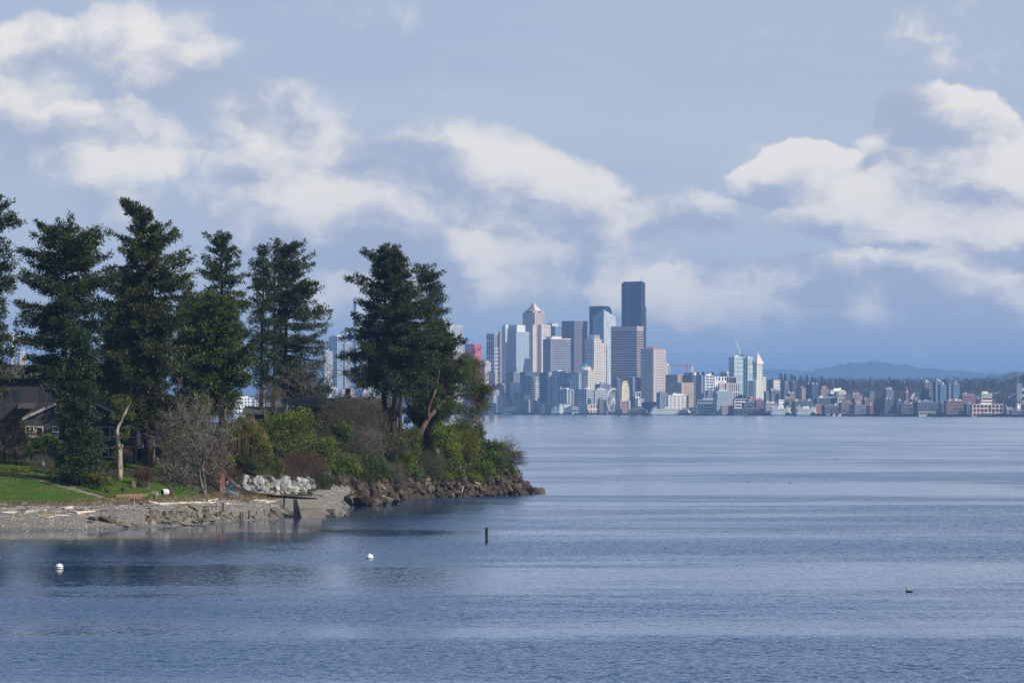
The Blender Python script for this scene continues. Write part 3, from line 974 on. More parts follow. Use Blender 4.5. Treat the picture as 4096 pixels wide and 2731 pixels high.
conifer('cedar_tree', 'bushy yellowish green cedar in front of the slim spired fir', 834, [(888, 1684), (886, 1500), (862, 1188)],
        [(1190, 850, 872), (1215, 780, 930), (1260, 742, 945), (1320, 735, 962), (1380, 738, 985), (1440, 730, 1042), (1500, 740, 1004), (1560, 760, 992), (1600, 790, 955), (1640, 828, 930)],
        CEDAR, 1.35, 1.3, 0.5, droop=0.45, blade=(0.8, 0.3), seed=7)
conifer('cedar_tree', 'smaller yellowish cedar squeezed between bent-topped fir and bushy cedar', 842, [(770, 1700), (765, 1500), (748, 1170)],
        [(1172, 740, 760), (1220, 715, 790), (1300, 700, 810), (1400, 690, 820), (1500, 690, 830), (1600, 690, 830), (1690, 700, 820)], CEDAR, 1.3, 1.2, 0.35, droop=0.45, seed=8)
conifer('fir_tree', 'open see-through fir with broad right side in the middle of the point', 1012, [(1132, 1690), (1143, 1400), (1152, 985)],
        [(986, 1112, 1190), (1020, 1085, 1220), (1070, 1085, 1246), (1110, 1085, 1232), (1150, 1080, 1262), (1180, 1080, 1290), (1212, 1080, 1296), (1250, 1085, 1308), (1290, 1090, 1300),
         (1350, 1090, 1300), (1420, 1090, 1300), (1500, 1095, 1300), (1560, 1100, 1290), (1592, 1110, 1255)], FIR_OLIVE, 1.0, 1.1, 0.48, airy=0.12, seed=9)
conifer('fir_tree', 'thin-topped fir left of the open see-through fir', 1008, [(1046, 1700), (1047, 1400), (1055, 982)],
        [(984, 1047, 1062), (1030, 1015, 1076), (1090, 1000, 1082), (1150, 990, 1092), (1250, 1000, 1102), (1350, 1002, 1110), (1450, 1010, 1110), (1540, 1018, 1100)], FIR, 0.95, 1.0, 0.42, airy=0.1, seed=10)
conifer('fir_tree', 'thin-trunked fir behind the open see-through fir', 1020, [(1094, 1700), (1096, 1400), (1100, 1002)],
        [(1004, 1090, 1110), (1060, 1070, 1130), (1150, 1066, 1136), (1300, 1060, 1142), (1450, 1058, 1142), (1550, 1060, 1140)], FIR, 0.6, 0.75, 0.36, airy=0.35, seed=11)
conifer('fir_tree', 'large fir with long left branches standing before the city', 974, [(1541, 1715), (1540, 1500), (1542, 1200), (1534, 985)],
        [(988, 1525, 1545), (1015, 1500, 1585), (1055, 1458, 1600), (1100, 1468, 1610), (1135, 1460, 1630), (1152, 1404, 1640), (1175, 1428, 1640), (1230, 1424, 1650), (1270, 1416, 1660), (1310, 1380, 1660),
         (1362, 1366, 1660), (1420, 1384, 1650), (1470, 1378, 1640), (1500, 1384, 1600), (1545, 1420, 1570)], FIR, 1.1, 1.05, 0.5, seed=12)
conifer('fir_tree', 'large fir twinned with the long-branched fir on its right side', 971, [(1577, 1748), (1580, 1500), (1592, 1200), (1596, 1012)],
        [(1014, 1580, 1606), (1060, 1550, 1622), (1110, 1545, 1642), (1160, 1545, 1692), (1220, 1535, 1722), (1290, 1530, 1752), (1350, 1530, 1762), (1430, 1520, 1752), (1500, 1505, 1722), (1565, 1540, 1682)],
        FIR_OLIVE, 1.15, 1.1, 0.6, seed=13)
conifer('fir_tree', 'thinner fir trunk just right of the twinned large firs', 979, [(1600, 1740), (1602, 1500), (1615, 1180)],
        [(1180, 1600, 1630), (1260, 1580, 1680), (1360, 1570, 1720), (1460, 1570, 1720), (1540, 1580, 1690)], FIR, 0.8, 0.8, 0.4, seed=14)
conifer('fir_tree', 'sparse ragged fir in front of the pale glass tower', 986, [(1712, 1725), (1708, 1400), (1706, 1180), (1696, 1058)],
        [(1060, 1688, 1704), (1085, 1666, 1732), (1120, 1655, 1772), (1150, 1682, 1776), (1180, 1690, 1790), (1212, 1698, 1792), (1242, 1690, 1834), (1272, 1690, 1828), (1312, 1700, 1802), (1345, 1695, 1792)],
        FIR_OLIVE, 0.9, 0.95, 0.3, airy=0.1, seed=15)
conifer('cypress_tree', 'dense green cypress sloping down to the red tower', 992, [(1752, 1725), (1750, 1500), (1737, 1288)],
        [(1290, 1725, 1750), (1340, 1702, 1800), (1380, 1692, 1836), (1420, 1690, 1852), (1500, 1690, 1842), (1600, 1655, 1832), (1660, 1655, 1800)], CEDAR_DARK, 1.5, 1.7, 0.4, blade=(0.75, 0.3), seed=16)
conifer('cypress_tree', 'dark evergreen behind the forked reddish madrona trunk', 990, [(1690, 1725), (1690, 1600), (1680, 1400)],
        [(1400, 1670, 1690), (1460, 1640, 1730), (1540, 1625, 1770), (1620, 1620, 1800), (1680, 1630, 1790)], CEDAR_DARK, 1.3, 1.5, 0.3, blade=(0.7, 0.28), seed=17)


# ---- bare and broad-leaved trees
def bare_tree(name, label, Y, foot_px, first, L, r, depth, seed, bark=BARK_GREY, twig=TWIG_GREY, spread=0.6, gravity=0.0, stems=1, wob=0.18):
    global rng
    rng = np.random.default_rng(5000 + seed)
    f = P(*foot_px, Y)
    f[2] = min(f[2], float(hgt(f[0], f[1]))) - 0.15
    root = thing(name, label, 'tree', f, 'leafless trees')
    segs = []
    for k in range(stems):
        grow(f + arr(rng.normal() * 0.3 * (stems > 1), rng.normal() * 0.3 * (stems > 1), 0), nrm(arr(*first) + rng.normal(size=3) * (0.25 if stems > 1 else 0.05)), L, r, depth, segs, spread, gravity, wob=wob)
    seg_parts(segs, root, bark, twig)
    return root, segs


bare_tree('leafless_tree', 'large spreading leafless grey tree beside the brick pillar', 778, (826, 1986), (0.08, 0, 1), 4.7, 0.34, 6, 31, spread=0.82, gravity=0.06, wob=0.12, stems=2)
bare_tree('leafless_tree', 'second leaning leafless trunk left of the large spreading one', 781, (742, 1984), (-0.25, 0.1, 1), 3.0, 0.13, 5, 2, spread=0.6)
bare_tree('leafless_sapling', 'thin leafless sapling on the grass right of the black tub', 772, (690, 1987), (-0.1, 0, 1), 2.0, 0.06, 4, 3, spread=0.55)
bare_tree('leafless_sapling', 'thin twin-stemmed sapling on the grass left of the large bare trunk', 772, (722, 1989), (0.05, 0, 1), 2.0, 0.06, 4, 4, spread=0.5, stems=2)
bare_tree('leafless_tree', 'tangled leafless tree in the shade at the left picture edge', 778, (66, 1852), (-0.1, 0, 1), 2.5, 0.14, 6, 5, bark=BARK, twig=TWIG_BROWN, spread=0.65)
bare_tree('leafless_tree', 'lichen-covered leafless tree at the left edge behind the low hedge', 783, (10, 1850), (0.0, 0, 1), 2.8, 0.14, 5, 6, bark=BARK, twig=TWIG_BROWN, spread=0.65, stems=2)
bare_tree('leafless_tree', 'fine-twigged leafless tree standing before the blue tower between the firs', 1006, (1322, 1690), (0.05, 0, 1), 5.2, 0.14, 5, 7, spread=0.36, stems=2)
bare_tree('leafless_tree', 'thin leafless tree left of the roof chimney', 1004, (1290, 1690), (-0.1, 0, 1), 4.4, 0.12, 5, 8, spread=0.4, stems=2)
bare_tree('leafless_tree', 'small leafless tree right of the roof chimney', 1002, (1440, 1660), (0.1, 0, 1), 2.4, 0.09, 5, 9, spread=0.5, stems=2)
bare_tree('leafless_tree', 'leafless brown tree poking out of the wide thicket', 950, (1500, 1745), (0.05, 0, 1), 3.2, 0.1, 5, 10, bark=BARK_GREY, twig=TWIG_BROWN, spread=0.55, stems=3)
bare_tree('leafless_tree', 'leafless tree with reddish twigs beside the brick pillar', 792, (850, 1984), (0.15, 0, 1), 2.6, 0.1, 5, 11, twig=TWIG_RED, spread=0.6, stems=2)

# forked madrona leaning out over the bank
rng = np.random.default_rng(61)
Ym = 978
f = P(1694, 1702, Ym)
root = thing('madrona_tree', 'leaning forked madrona with reddish trunk and round brownish crown', 'tree', f)
limbs = [[(1672, 1752), (1690, 1712), (1712, 1672), (1748, 1632), (1783, 1600), (1800, 1572), (1806, 1542), (1816, 1516)], [(1783, 1600), (1810, 1588), (1850, 1580), (1885, 1560)], [(1800, 1572), (1824, 1556), (1850, 1520)],
         [(1712, 1672), (1713, 1640), (1726, 1600), (1742, 1562), (1752, 1520), (1758, 1480)], [(1742, 1562), (1730, 1548), (1722, 1536)], [(1752, 1520), (1770, 1500), (1776, 1478)],
         [(1748, 1632), (1770, 1640), (1785, 1668)], [(1850, 1580), (1880, 1600), (1905, 1640)]]
lr = [(0.55, 0.2), (0.2, 0.08), (0.16, 0.06), (0.3, 0.1), (0.1, 0.04), (0.1, 0.04), (0.14, 0.05), (0.1, 0.04)]
g = G()
for k, (l, (a_, b_)) in enumerate(zip(limbs, lr)):
    pts = np.array([P(x, y, Ym) for x, y in l])
    pts[:, 1] += np.linspace(0, (-1) ** k * 1.6, len(pts))
    pts[:, 1] = np.interp(np.arange(len(pts)), [0, len(pts) - 1], [Ym, Ym + (-1) ** k * 1.6])
    pts = poly_at(pts, np.linspace(0, 1, 14))
    g.tube(pts, np.linspace(a_, b_, 14), 8, jitter=0.06)
mk('trunk', g, BARK_RED, root, smooth=True, kind='stuff')
segs = []
for sx, sy in [(1816, 1516), (1885, 1560), (1850, 1520), (1776, 1478), (1905, 1640), (1860, 1470), (1900, 1510), (1830, 1480), (1925, 1575), (1915, 1610)]:
    grow(P(sx, sy, Ym), nrm(arr(0.5, rng.normal() * 0.5, 0.6)), 1.5, 0.06, 4, segs, 0.7)
seg_parts(segs, root, BARK_RED, TWIG_BROWN, 0.05)
cl = G()
for sx, sy, sr, n in [(1850, 1478, 46, 2300), (1890, 1520, 50, 2600), (1915, 1570, 44, 2300), (1830, 1530, 50, 1600), (1870, 1580, 48, 1500), (1930, 1610, 36, 1300), (1790, 1490, 40, 1100), (1900, 1460, 36, 1200),
                      (1912, 1650, 34, 800), (1860, 1440, 34, 900), (1945, 1555, 24, 700), (1770, 1560, 40, 900), (1815, 1625, 40, 900), (1860, 1650, 42, 900), (1745, 1610, 26, 400)]:
    mm = Ym / F
    q = leaf_mass(P(sx, sy, Ym + rng.uniform(-1.5, 1.5)), arr(sr, sr * 0.9, sr * 0.85) * mm * 1.2, int(n * 1.4), 0.23, lumps=22)
    cl.add(*[np.concatenate(q.v), np.concatenate(q.f4), None, np.concatenate(q.a)])
mk('crown', cl, MADRONA, root, tint=True, kind='stuff')

# leaning snag with peeling bark before the house
rng = np.random.default_rng(62)
Ys = 760
f = P(480, 1912, Ys)
f[2] = float(hgt(f[0], f[1]))
root = thing('madrona_tree', 'leaning broken madrona trunk with peeling pale bark before the house', 'tree', f)
g = G()
for l, a_, b_ in [([(478, 1920), (480, 1850), (474, 1780), (468, 1712), (482, 1690), (506, 1640), (519, 1602)], 0.42, 0.16), ([(480, 1850), (486, 1790), (490, 1776)], 0.25, 0.12), ([(506, 1640), (494, 1618), (486, 1604)], 0.12, 0.05)]:
    g.tube(poly_at(np.array([P(x, y, Ys) for x, y in l]), np.linspace(0, 1, 16)), np.linspace(a_, b_, 16), 8, jitter=0.06)
mk('trunk', g, BARK_PALE, root, smooth=True, kind='stuff')
cl = G()
for sx, sy, sr, n in [(476, 1622, 36, 1500), (462, 1660, 26, 700), (505, 1612, 24, 600), (522, 1668, 20, 500), (498, 1740, 22, 600), (512, 1716, 16, 300), (470, 1790, 18, 300)]:
    q = leaf_mass(P(sx, sy, Ys), arr(sr, sr, sr * 0.9) * Ys / F, n, 0.24, lumps=9)
    cl.add(np.concatenate(q.v), np.concatenate(q.f4), None, np.concatenate(q.a))
mk('crown', cl, MADRONA, root, tint=True, kind='stuff')

rng = np.random.default_rng(63)
Ys = 768
f = P(178, 1893, Ys)
f[2] = float(hgt(f[0], f[1]))
root = thing('madrona_tree', 'small tree with a pale twisted trunk at the top of the lawn', 'tree', f)
g = G().tube(poly_at(np.array([P(x, y, Ys) for x, y in [(174, 1897), (176, 1870), (172, 1845), (178, 1815), (186, 1780)]]), np.linspace(0, 1, 12)), np.linspace(0.3, 0.12, 12), 8, jitter=0.06)
mk('trunk', g, BARK_PALE, root, smooth=True)
cl = G()
for sx, sy, sr, n in [(150, 1772, 42, 1400), (195, 1765, 40, 1400), (232, 1775, 36, 1100), (130, 1810, 30, 700), (215, 1805, 34, 900), (165, 1800, 30, 700)]:
    q = leaf_mass(P(sx, sy, Ys), arr(sr, sr, sr * 0.7) * Ys / F, n, 0.26, lumps=10)
    cl.add(np.concatenate(q.v), np.concatenate(q.f4), None, np.concatenate(q.a))
mk('crown', cl, LAUREL_DARK, root, tint=True, kind='stuff')

# weeping willow
rng = np.random.default_rng(64)
Yw = 850
f = P(972, 1898, Yw)
f[2] = float(hgt(f[0], f[1]))
root = thing('willow_tree', 'weeping willow with a curtain of golden bare strands above the boulders', 'tree', f)
mk('trunk', G().tube(poly_at(np.array([f - arr(0, 0, 0.2), f + arr(0.1, 0, 3), f + arr(-0.2, 0, 6)]), np.linspace(0, 1, 8)), np.linspace(0.3, 0.15, 8), 8), BARK_GREY, root, smooth=True)
n = 1700
a = rng.uniform(0, 2 * math.pi, n)
rr_ = np.sqrt(rng.random(n))
lobe = rng.integers(0, 5, n)
lx, lh, lr_ = np.array([-2.3, 0.2, 1.9, -0.9, 2.9])[lobe], np.array([5.0, 6.9, 5.2, 6.3, 3.6])[lobe], np.array([1.7, 2.0, 1.9, 1.5, 1.3])[lobe]
top = f + np.stack([np.cos(a) * rr_ * lr_ + lx, np.sin(a) * rr_ * lr_ * 0.9, lh - 1.1 * rr_ ** 2 + rng.normal(size=n) * 0.35], 1)
ln = np.minimum(top[:, 2] - f[2] - 0.1, rng.uniform(1.4, 5.6, n))
p1 = top + np.stack([np.cos(a) * 0.35, np.sin(a) * 0.3, -0.35 * ln], 1)
p2 = p1 + np.stack([np.cos(a) * 0.12 + rng.normal(size=n) * 0.1, rng.normal(size=n) * 0.1, -0.65 * ln], 1)
tn = rng.random(n)
mk('strands', G().sticks(np.vstack([top, p1]), np.vstack([p1, p2]), 0.024, 0.014, 3, a=np.tile(tn, 2)), WILLOW, root, tint=True, kind='stuff')

# yellow-green hedge running down from the house to the willow
rng = np.random.default_rng(65)
f = P(1040, 1850, 838)
root = thing('hedge', 'sunlit yellow-green hedge running down the slope right of the willow', 'hedge', f)
cl = G()
for sx, sy, sr, n in [(975, 1694, 24, 700), (998, 1716, 26, 900), (1018, 1742, 28, 1100), (1038, 1770, 28, 1100), (1056, 1800, 27, 1000), (1070, 1830, 24, 900), (1080, 1858, 18, 500)]:
    q = leaf_mass(P(sx, sy, 838), arr(sr, sr, sr * 1.1) * 838 / F * 1.15, n, 0.24, lumps=12)
    cl.add(np.concatenate(q.v), np.concatenate(q.f4), None, np.concatenate(q.a))
mk('foliage', cl, YELLOWLEAF, root, tint=True, kind='stuff')

# ground cover, dry grass, lawn blades and gravel: nobody could count these
rng = np.random.default_rng(66)


def sample_cells(mask, n):
    idx = np.where(mask)[0]
    a_ = np.abs(np.cross(VERT[quads[idx, 1]] - VERT[quads[idx, 0]], VERT[quads[idx, 3]] - VERT[quads[idx, 0]])[:, 2])
    pick = rng.choice(idx, n, p=a_ / a_.sum())
    w = rng.random((n, 2, 1))
    v = VERT[quads[pick]]
    return (v[:, 0] * (1 - w[:, 0]) + v[:, 1] * w[:, 0]) * (1 - w[:, 1]) + (v[:, 3] * (1 - w[:, 0]) + v[:, 2] * w[:, 0]) * w[:, 1]


pxc = cen[:, 0] / cen[:, 1] * F + CX
vis = (pxc > -40) & (pxc < 2150)
mask = vis & ((cls == 0) | (cls == 4)) & (cen[:, 2] > 2.9) & (cen[:, 2] < 11.7) & (cen[:, 1] < 1012) & (cen[:, 1] > 800) & (pxc > 930) & ((pxc > 1265) | (cen[:, 2] > 6.2))
lc = sample_cells(mask, 760)
per = 130
lc = np.repeat(lc, per, 0)
tone = np.repeat(rng.random(760) * 0.6, per)
ln_ = nrm(rng.normal(size=lc.shape))
ln_[:, 2] = abs(ln_[:, 2])
szr = np.repeat(rng.uniform(0.8, 1.9, 760), per)[:, None]
p = lc + ln_ * szr * arr(1.0, 1.0, 0.85) * rng.random((len(lc), 1)) ** 0.3
g = G().leaves(p, ln_ + rng.normal(size=p.shape) * 0.7 + arr(0, 0, 0.2), rng.uniform(0.2, 0.4, len(p)), rng.uniform(0.12, 0.24, len(p)), a=np.clip(tone + rng.random(len(p)) * 0.45, 0, 1))
tag(mk('undergrowth', g, foliage('bank_tangle', (0.016, 0.024, 0.010), (0.062, 0.075, 0.022), (0.14, 0.12, 0.05), 0.25, 0.7, 0.15), origin=(0, 0, 0), tint=True), 'dark ivy and bramble undergrowth covering the bank', 'undergrowth', kind='stuff')
mask = vis & (cls == 0) & (cen[:, 2] > 3.0) & (cen[:, 2] < 9.5) & (cen[:, 1] < 800) & (pxc < 660)
p = sample_cells(mask, 9000)
d = rng.normal(size=p.shape) * 0.6 + arr(0, 0, 0.9)
g = G().leaves(p, d, rng.uniform(0.15, 0.4, len(p)), rng.uniform(0.06, 0.16, len(p)))
tag(mk('grass', g, GRASSY, origin=(0, 0, 0), tint=True), 'rough green grass and weeds around the houses', 'grass', kind='stuff')
mask = vis & (cls == 2) & (cen[:, 1] < 820)
p = sample_cells(mask, 15000)
d = rng.normal(size=p.shape) * 0.45 + arr(0, 0, 1)
g = G().leaves(p, d, rng.uniform(0.06, 0.16, len(p)), rng.uniform(0.05, 0.12, len(p)))
tag(mk('lawn_grass', g, GRASSY, origin=(0, 0, 0), tint=True), 'short green blades of the lawn', 'grass', kind='stuff')
hb = cen[:, 2]
mask = vis & (cen[:, 1] < 850) & (((hb > 2.75) & (hb < 3.65) & (pxc < 960)) | ((hb > 2.3) & (hb < 3.0) & (pxc >= 960) & (pxc < 1180))) & (cls < 2)
p = sample_cells(mask, 15000)
d = rng.normal(size=p.shape) * 0.4 + arr(0, 0, 1)
g = G().leaves(p, d, rng.uniform(0.2, 0.6, len(p)), rng.uniform(0.03, 0.07, len(p)))
tag(mk('dry_grass', g, STRAW, origin=(0, 0, 0), tint=True), 'brown dry grass fringe between beach and lawn', 'grass', kind='stuff')
mask = vis & (cls == 1) & (cen[:, 2] > -0.1)
n = 13000
p = sample_cells(mask, n)
sz = rng.uniform(0.05, 0.13, (n, 1, 1)) * rng.uniform(0.7, 1.4, (n, 1, 3)) * arr(1, 1, 0.7)
oc = np.array([[1, 0, 0], [0, 1, 0], [-1, 0, 0], [0, -1, 0], [0, 0, 1], [0, 0, -1]], float)
th = rng.uniform(0, 6.28, n)
oc = oc[None] + rng.normal(size=(n, 6, 3)) * 0.2
v = oc * sz
v = np.stack([v[..., 0] * np.cos(th)[:, None] - v[..., 1] * np.sin(th)[:, None], v[..., 0] * np.sin(th)[:, None] + v[..., 1] * np.cos(th)[:, None], v[..., 2]], -1) + p[:, None]
f3 = np.array([[0, 1, 4], [1, 2, 4], [2, 3, 4], [3, 0, 4], [1, 0, 5], [2, 1, 5], [3, 2, 5], [0, 3, 5]])
g = G().add(v.reshape(-1, 3), None, (f3[None] + (np.arange(n) * 6)[:, None, None]).reshape(-1, 3), np.repeat(rng.random(n), 6))
PEB = foliage('pebbles', (0.10, 0.098, 0.092), (0.30, 0.285, 0.255), (0.55, 0.50, 0.42), 0.0, 0.85, 0.3)
tag(mk('beach_gravel', g, PEB, origin=(0, 0, 0), tint=True), 'grey and buff pebbles strewn over the beach', 'gravel', kind='stuff')

# ------------------------------------------------------------------ rocks
def rock_mesh(name, mat, seed, sub=1, cuts=11, flat=1.0):
    import bmesh
    r = np.random.default_rng(seed)
    bm = bmesh.new()
    bmesh.ops.create_icosphere(bm, subdivisions=sub + 1, radius=1.0)
    for _ in range(cuts):
        n = nrm(r.normal(size=3))
        d = r.uniform(0.42, 0.78)
        for v in bm.verts:
            c = np.array(v.co)
            k = c @ n - d
            if k > 0:
                v.co = Vector(c - n * k)
    for v in bm.verts:
        v.co = Vector(np.array(v.co) * arr(1, 1, flat) + r.normal(size=3) * 0.02)
    bmesh.ops.dissolve_limit(bm, angle_limit=math.radians(7), verts=bm.verts, edges=bm.edges)
    bmesh.ops.triangulate(bm, faces=bm.faces)
    me = bpy.data.meshes.new(name)
    bm.to_mesh(me)
    bm.free()
    me.materials.append(mat)
    return me


RK_DARK = [rock_mesh('dark_rock', ROCK_DARK, 10 + k) for k in range(8)]
RK_PALE = [rock_mesh('pale_rock', ROCK_PALE, 30 + k) for k in range(6)]
RK_BROWN = [rock_mesh('brown_rock', ROCK_BROWN, 50 + k) for k in range(6)]
RK_SLAB = [rock_mesh('slab_rock', ROCK_BROWN, 70 + k, flat=0.38) for k in range(4)]


def rock(parent, name, me, p, s, rot=None):
    o = bpy.data.objects.new(name, me)
    COL.objects.link(o)
    o.parent = parent
    o.location = np.asarray(p) - ROOTLOC[parent.name]
    o.rotation_euler = rng.uniform(0, 6.28, 3) if rot is None else rot
    o.scale = np.broadcast_to(s, (3,))
    return o


rng = np.random.default_rng(81)
rp = thing('rock_bank', 'long bank of angular brown boulders armouring the tip of the point', 'rock bank', P(1800, 1960, 985))
n = 0
rows = np.linspace(0.3, 11.5, 11)
for r_i, dyy in enumerate(rows):
    px = 1600.0 + rng.uniform(0, 12)
    while px < 2178:
        dlim = np.interp(px, [1600, 2000, 2060, 2120, 2178], [12, 12, 9, 4.5, 1.2])
        if dyy <= dlim and n < 290:
            Y = wline_Y(px) + dyy + rng.uniform(-0.5, 0.5)
            x = (px - CX) / F * Y
            sz = rng.uniform(0.45, 1.05) * (1.15 if r_i < 2 else 1.0)
            z = max(float(hgt(x, Y)), -0.2) + sz * 0.18
            rock(rp, 'rock', RK_DARK[rng.integers(8)], (x, Y, z), sz * rng.uniform(0.75, 1.25, 3))
            n += 1
        px += rng.uniform(16, 32)
hp = thing('rock_heap', 'heap of the largest dark boulders between pebble cove and water', 'rock heap', P(1490, 2020, 902))
for k in range(74):
    px = rng.uniform(1398, 1596)
    t_ = rng.random() ** 0.8
    Y = wline_Y(px) + 0.6 + t_ * 24
    x = (px - CX) / F * Y
    sz = rng.uniform(0.7, 1.45) * (1.25 if t_ < 0.15 else 1.0)
    z = max(float(hgt(x, Y)), 0.0) + sz * 0.25 + np.interp(px, [1398, 1450, 1560, 1596], [0, 0.5, 0.6, 0]) * (1 - t_)
    rock(hp, 'rock', RK_DARK[rng.integers(8)], (x, Y, z), sz * rng.uniform(0.75, 1.2, 3))
for px, sz in [(1428, 1.2), (1462, 1.5), (1502, 1.7), (1542, 1.8), (1576, 1.6)]:
    Y = wline_Y(px) + 0.8
    rock(hp, 'rock', RK_DARK[int(px) % 8], ((px - CX) / F * Y, Y, 0.6), sz * arr(0.8, 0.8, 0.95))
for q in sample_cells((pxc > 1405) & (pxc < 1650) & (cen[:, 2] > -0.3) & (cen[:, 2] < 3.0) & (cls == 4) & (cen[:, 1] < 1000), 85):
    sz = rng.uniform(0.5, 1.05)
    rock(hp, 'rock', RK_DARK[rng.integers(8)], q + arr(0, 0, 0.45 + sz * 0.15), sz * rng.uniform(0.75, 1.25, 3))
cp = thing('rock_wall', 'shaded dark boulders lining the back of the pebble cove', 'rock wall', P(1330, 1940, 926))
for k in range(46):
    px = rng.uniform(1235, 1420)
    Y = np.interp(px, [1235, 1300, 1420], [893, 922, 928]) + rng.uniform(0, 5)
    x = (px - CX) / F * Y
    sz = rng.uniform(0.5, 1.0)
    rock(cp, 'rock', RK_DARK[rng.integers(8)], (x, Y, float(hgt(x, Y)) + sz * rng.uniform(0.2, 0.9)), sz * rng.uniform(0.8, 1.25, 3))
# pale retaining wall of piled granite boulders
wp_ = thing('boulder_wall', 'sunlit retaining wall of piled pale granite boulders', 'rock wall', P(1080, 1985, 828))
cols = np.linspace(960, 1243, 17)
for k, px in enumerate(cols):
    top = np.interp(px, [955, 980, 1010, 1150, 1180, 1245], [1950, 1920, 1912, 1915, 1922, 1924])
    bot = np.interp(px, [955, 1060, 1160, 1180, 1245], [1985, 1984, 1978, 1958, 1952])
    Yb = np.interp(px, [955, 1100, 1165, 1245], [822, 828, 834, 868])
    py = bot - 6
    j = 0
    while py > top - 3:
        sz = rng.uniform(0.52, 0.92)
        p = P(px + rng.uniform(-8, 8), py, Yb + j * 0.75 + rng.uniform(-0.2, 0.2))
        rock(wp_, 'rock', RK_PALE[rng.integers(6)], p, sz * rng.uniform(0.85, 1.25, 3))
        py -= sz * 1.35 * F / Yb
        j += 1
for px in np.arange(1148, 1222, 8.0):
    for py in (1972, 1958, 1944):
        p = hit(px + rng.uniform(-3, 3), py + rng.uniform(-3, 3))
        rock(wp_, 'rock', RK_PALE[rng.integers(6)], p + arr(0, 0, 0.2), rng.uniform(0.35, 0.7) * rng.uniform(0.85, 1.2, 3))
for px, py in [(925, 1922), (944, 1918), (985, 1912), (1030, 1914), (1042, 1918), (905, 1935), (932, 1938), (958, 1932)]:
    p = hit(px, py)
    rock(wp_, 'rock', RK_PALE[rng.integers(6)], p + arr(0, 0, 0.15), rng.uniform(0.3, 0.6))
# broken slabs and boulders of the old groyne on the beach
gp = thing('rubble_groyne', 'broken concrete slabs and brown rocks strewn along the beach edge', 'rubble', hit(720, 2095))
slabs = [(672, 2096, 1.9, 0.5), (600, 2084, 1.5, 0.35), (740, 2100, 1.7, 0.3), (840, 2082, 1.9, 0.55), (662, 2074, 1.1, 1.0), (800, 2092, 1.8, 0.2), (770, 2032, 1.6, 0.5), (830, 2040, 1.4, 0.4),
         (720, 2052, 1.5, 0.3), (370, 2078, 1.4, 0.6), (425, 2088, 1.5, 0.4), (540, 2104, 1.6, 0.2), (490, 2102, 1.5, 0.2), (690, 2085, 1.3, 0.4)]
for px, py, s, tilt in slabs:
    p = hit(px, py)
    rock(gp, 'slab', RK_SLAB[rng.integers(4)], p + arr(0, 0, 0.25), s * rng.uniform(0.6, 0.9) * arr(1.15, 0.8, 0.8), (rng.uniform(-0.3, 0.3), rng.uniform(-0.2, tilt), rng.uniform(-0.6, 0.6)))
for k in range(105):
    px = rng.uniform(585, 930)
    py = rng.uniform(2052, np.interp(px, [585, 930], [2103, 2084]))
    p = hit(px, py)
    s = rng.uniform(0.25, 0.75)
    rock(gp, 'rock', RK_BROWN[rng.integers(6)], p + arr(0, 0, s * 0.25), s * rng.uniform(0.8, 1.3, 3))
for px, py, s in [(362, 2090, 0.5), (408, 2082, 0.7), (448, 2084, 0.9), (470, 2092, 0.5), (1100, 2063, 1.15), (1085, 2070, 0.75), (1122, 2071, 0.6), (1164, 2068, 0.45), (1010, 2070, 0.5), (940, 2078, 0.7), (955, 2070, 0.5),
                  (1372, 2014, 0.6), (1320, 2050, 0.8), (1340, 2057, 0.9), (1362, 2060, 0.7), (1384, 2062, 0.5)]:
    p = hit(px, py)
    rock(gp, 'rock', RK_BROWN[rng.integers(6)], p + arr(0, 0, s * 0.2), s * rng.uniform(0.85, 1.2, 3))
for px, py, s, lab in [(1326, 2066, 0.42, 'black half-sunk timber lump right of the concrete block'), (1448, 2068, 0.2, 'small dark stub poking from the water beyond the half-sunk lump'), (1478, 2066, 0.3, 'larger dark stub poking from the water off the boulder heap')]:
    Y = CAMH * F / (py - CY)
    o = bpy.data.objects.new('sunken_stump', rock_mesh('stump_rock', DARKWOOD, int(px)))
    COL.objects.link(o)
    o.location = P(px, py, Y) + arr(0, 0, 0.12)
    o.scale = arr(2.2 if s > 0.4 else 0.9, 0.8, 0.8) * s
    tag(o, lab, 'stump')


# ------------------------------------------------------------------ driftwood, posts, planks
def log(px0, py0, px1, py1, t_px, mat, label, knots=True):
    global rng
    rng = np.random.default_rng(int(px0 * 7 + py0))
    a, b = hit(px0, py0), hit(px1, py1)
    r = t_px * 0.5 * a[1] / F
    pts = poly_at(np.array([a, b]), np.linspace(0, 1, 9)) + arr(0, 0, r * 0.75)
    pts[1:-1] += rng.normal(size=(7, 3)) * r * 0.12
    rad_ = np.linspace(1.12, 0.82, 9) * r * (1 + rng.normal(size=9) * 0.06)
    rad_[[0, -1]] *= 0.82
    g = G().tube(pts, rad_, 8, jitter=0.05)
    o = mk('driftwood_log', g, mat)
    tag(o, label, 'log', 'driftwood logs on the beach')
    return o


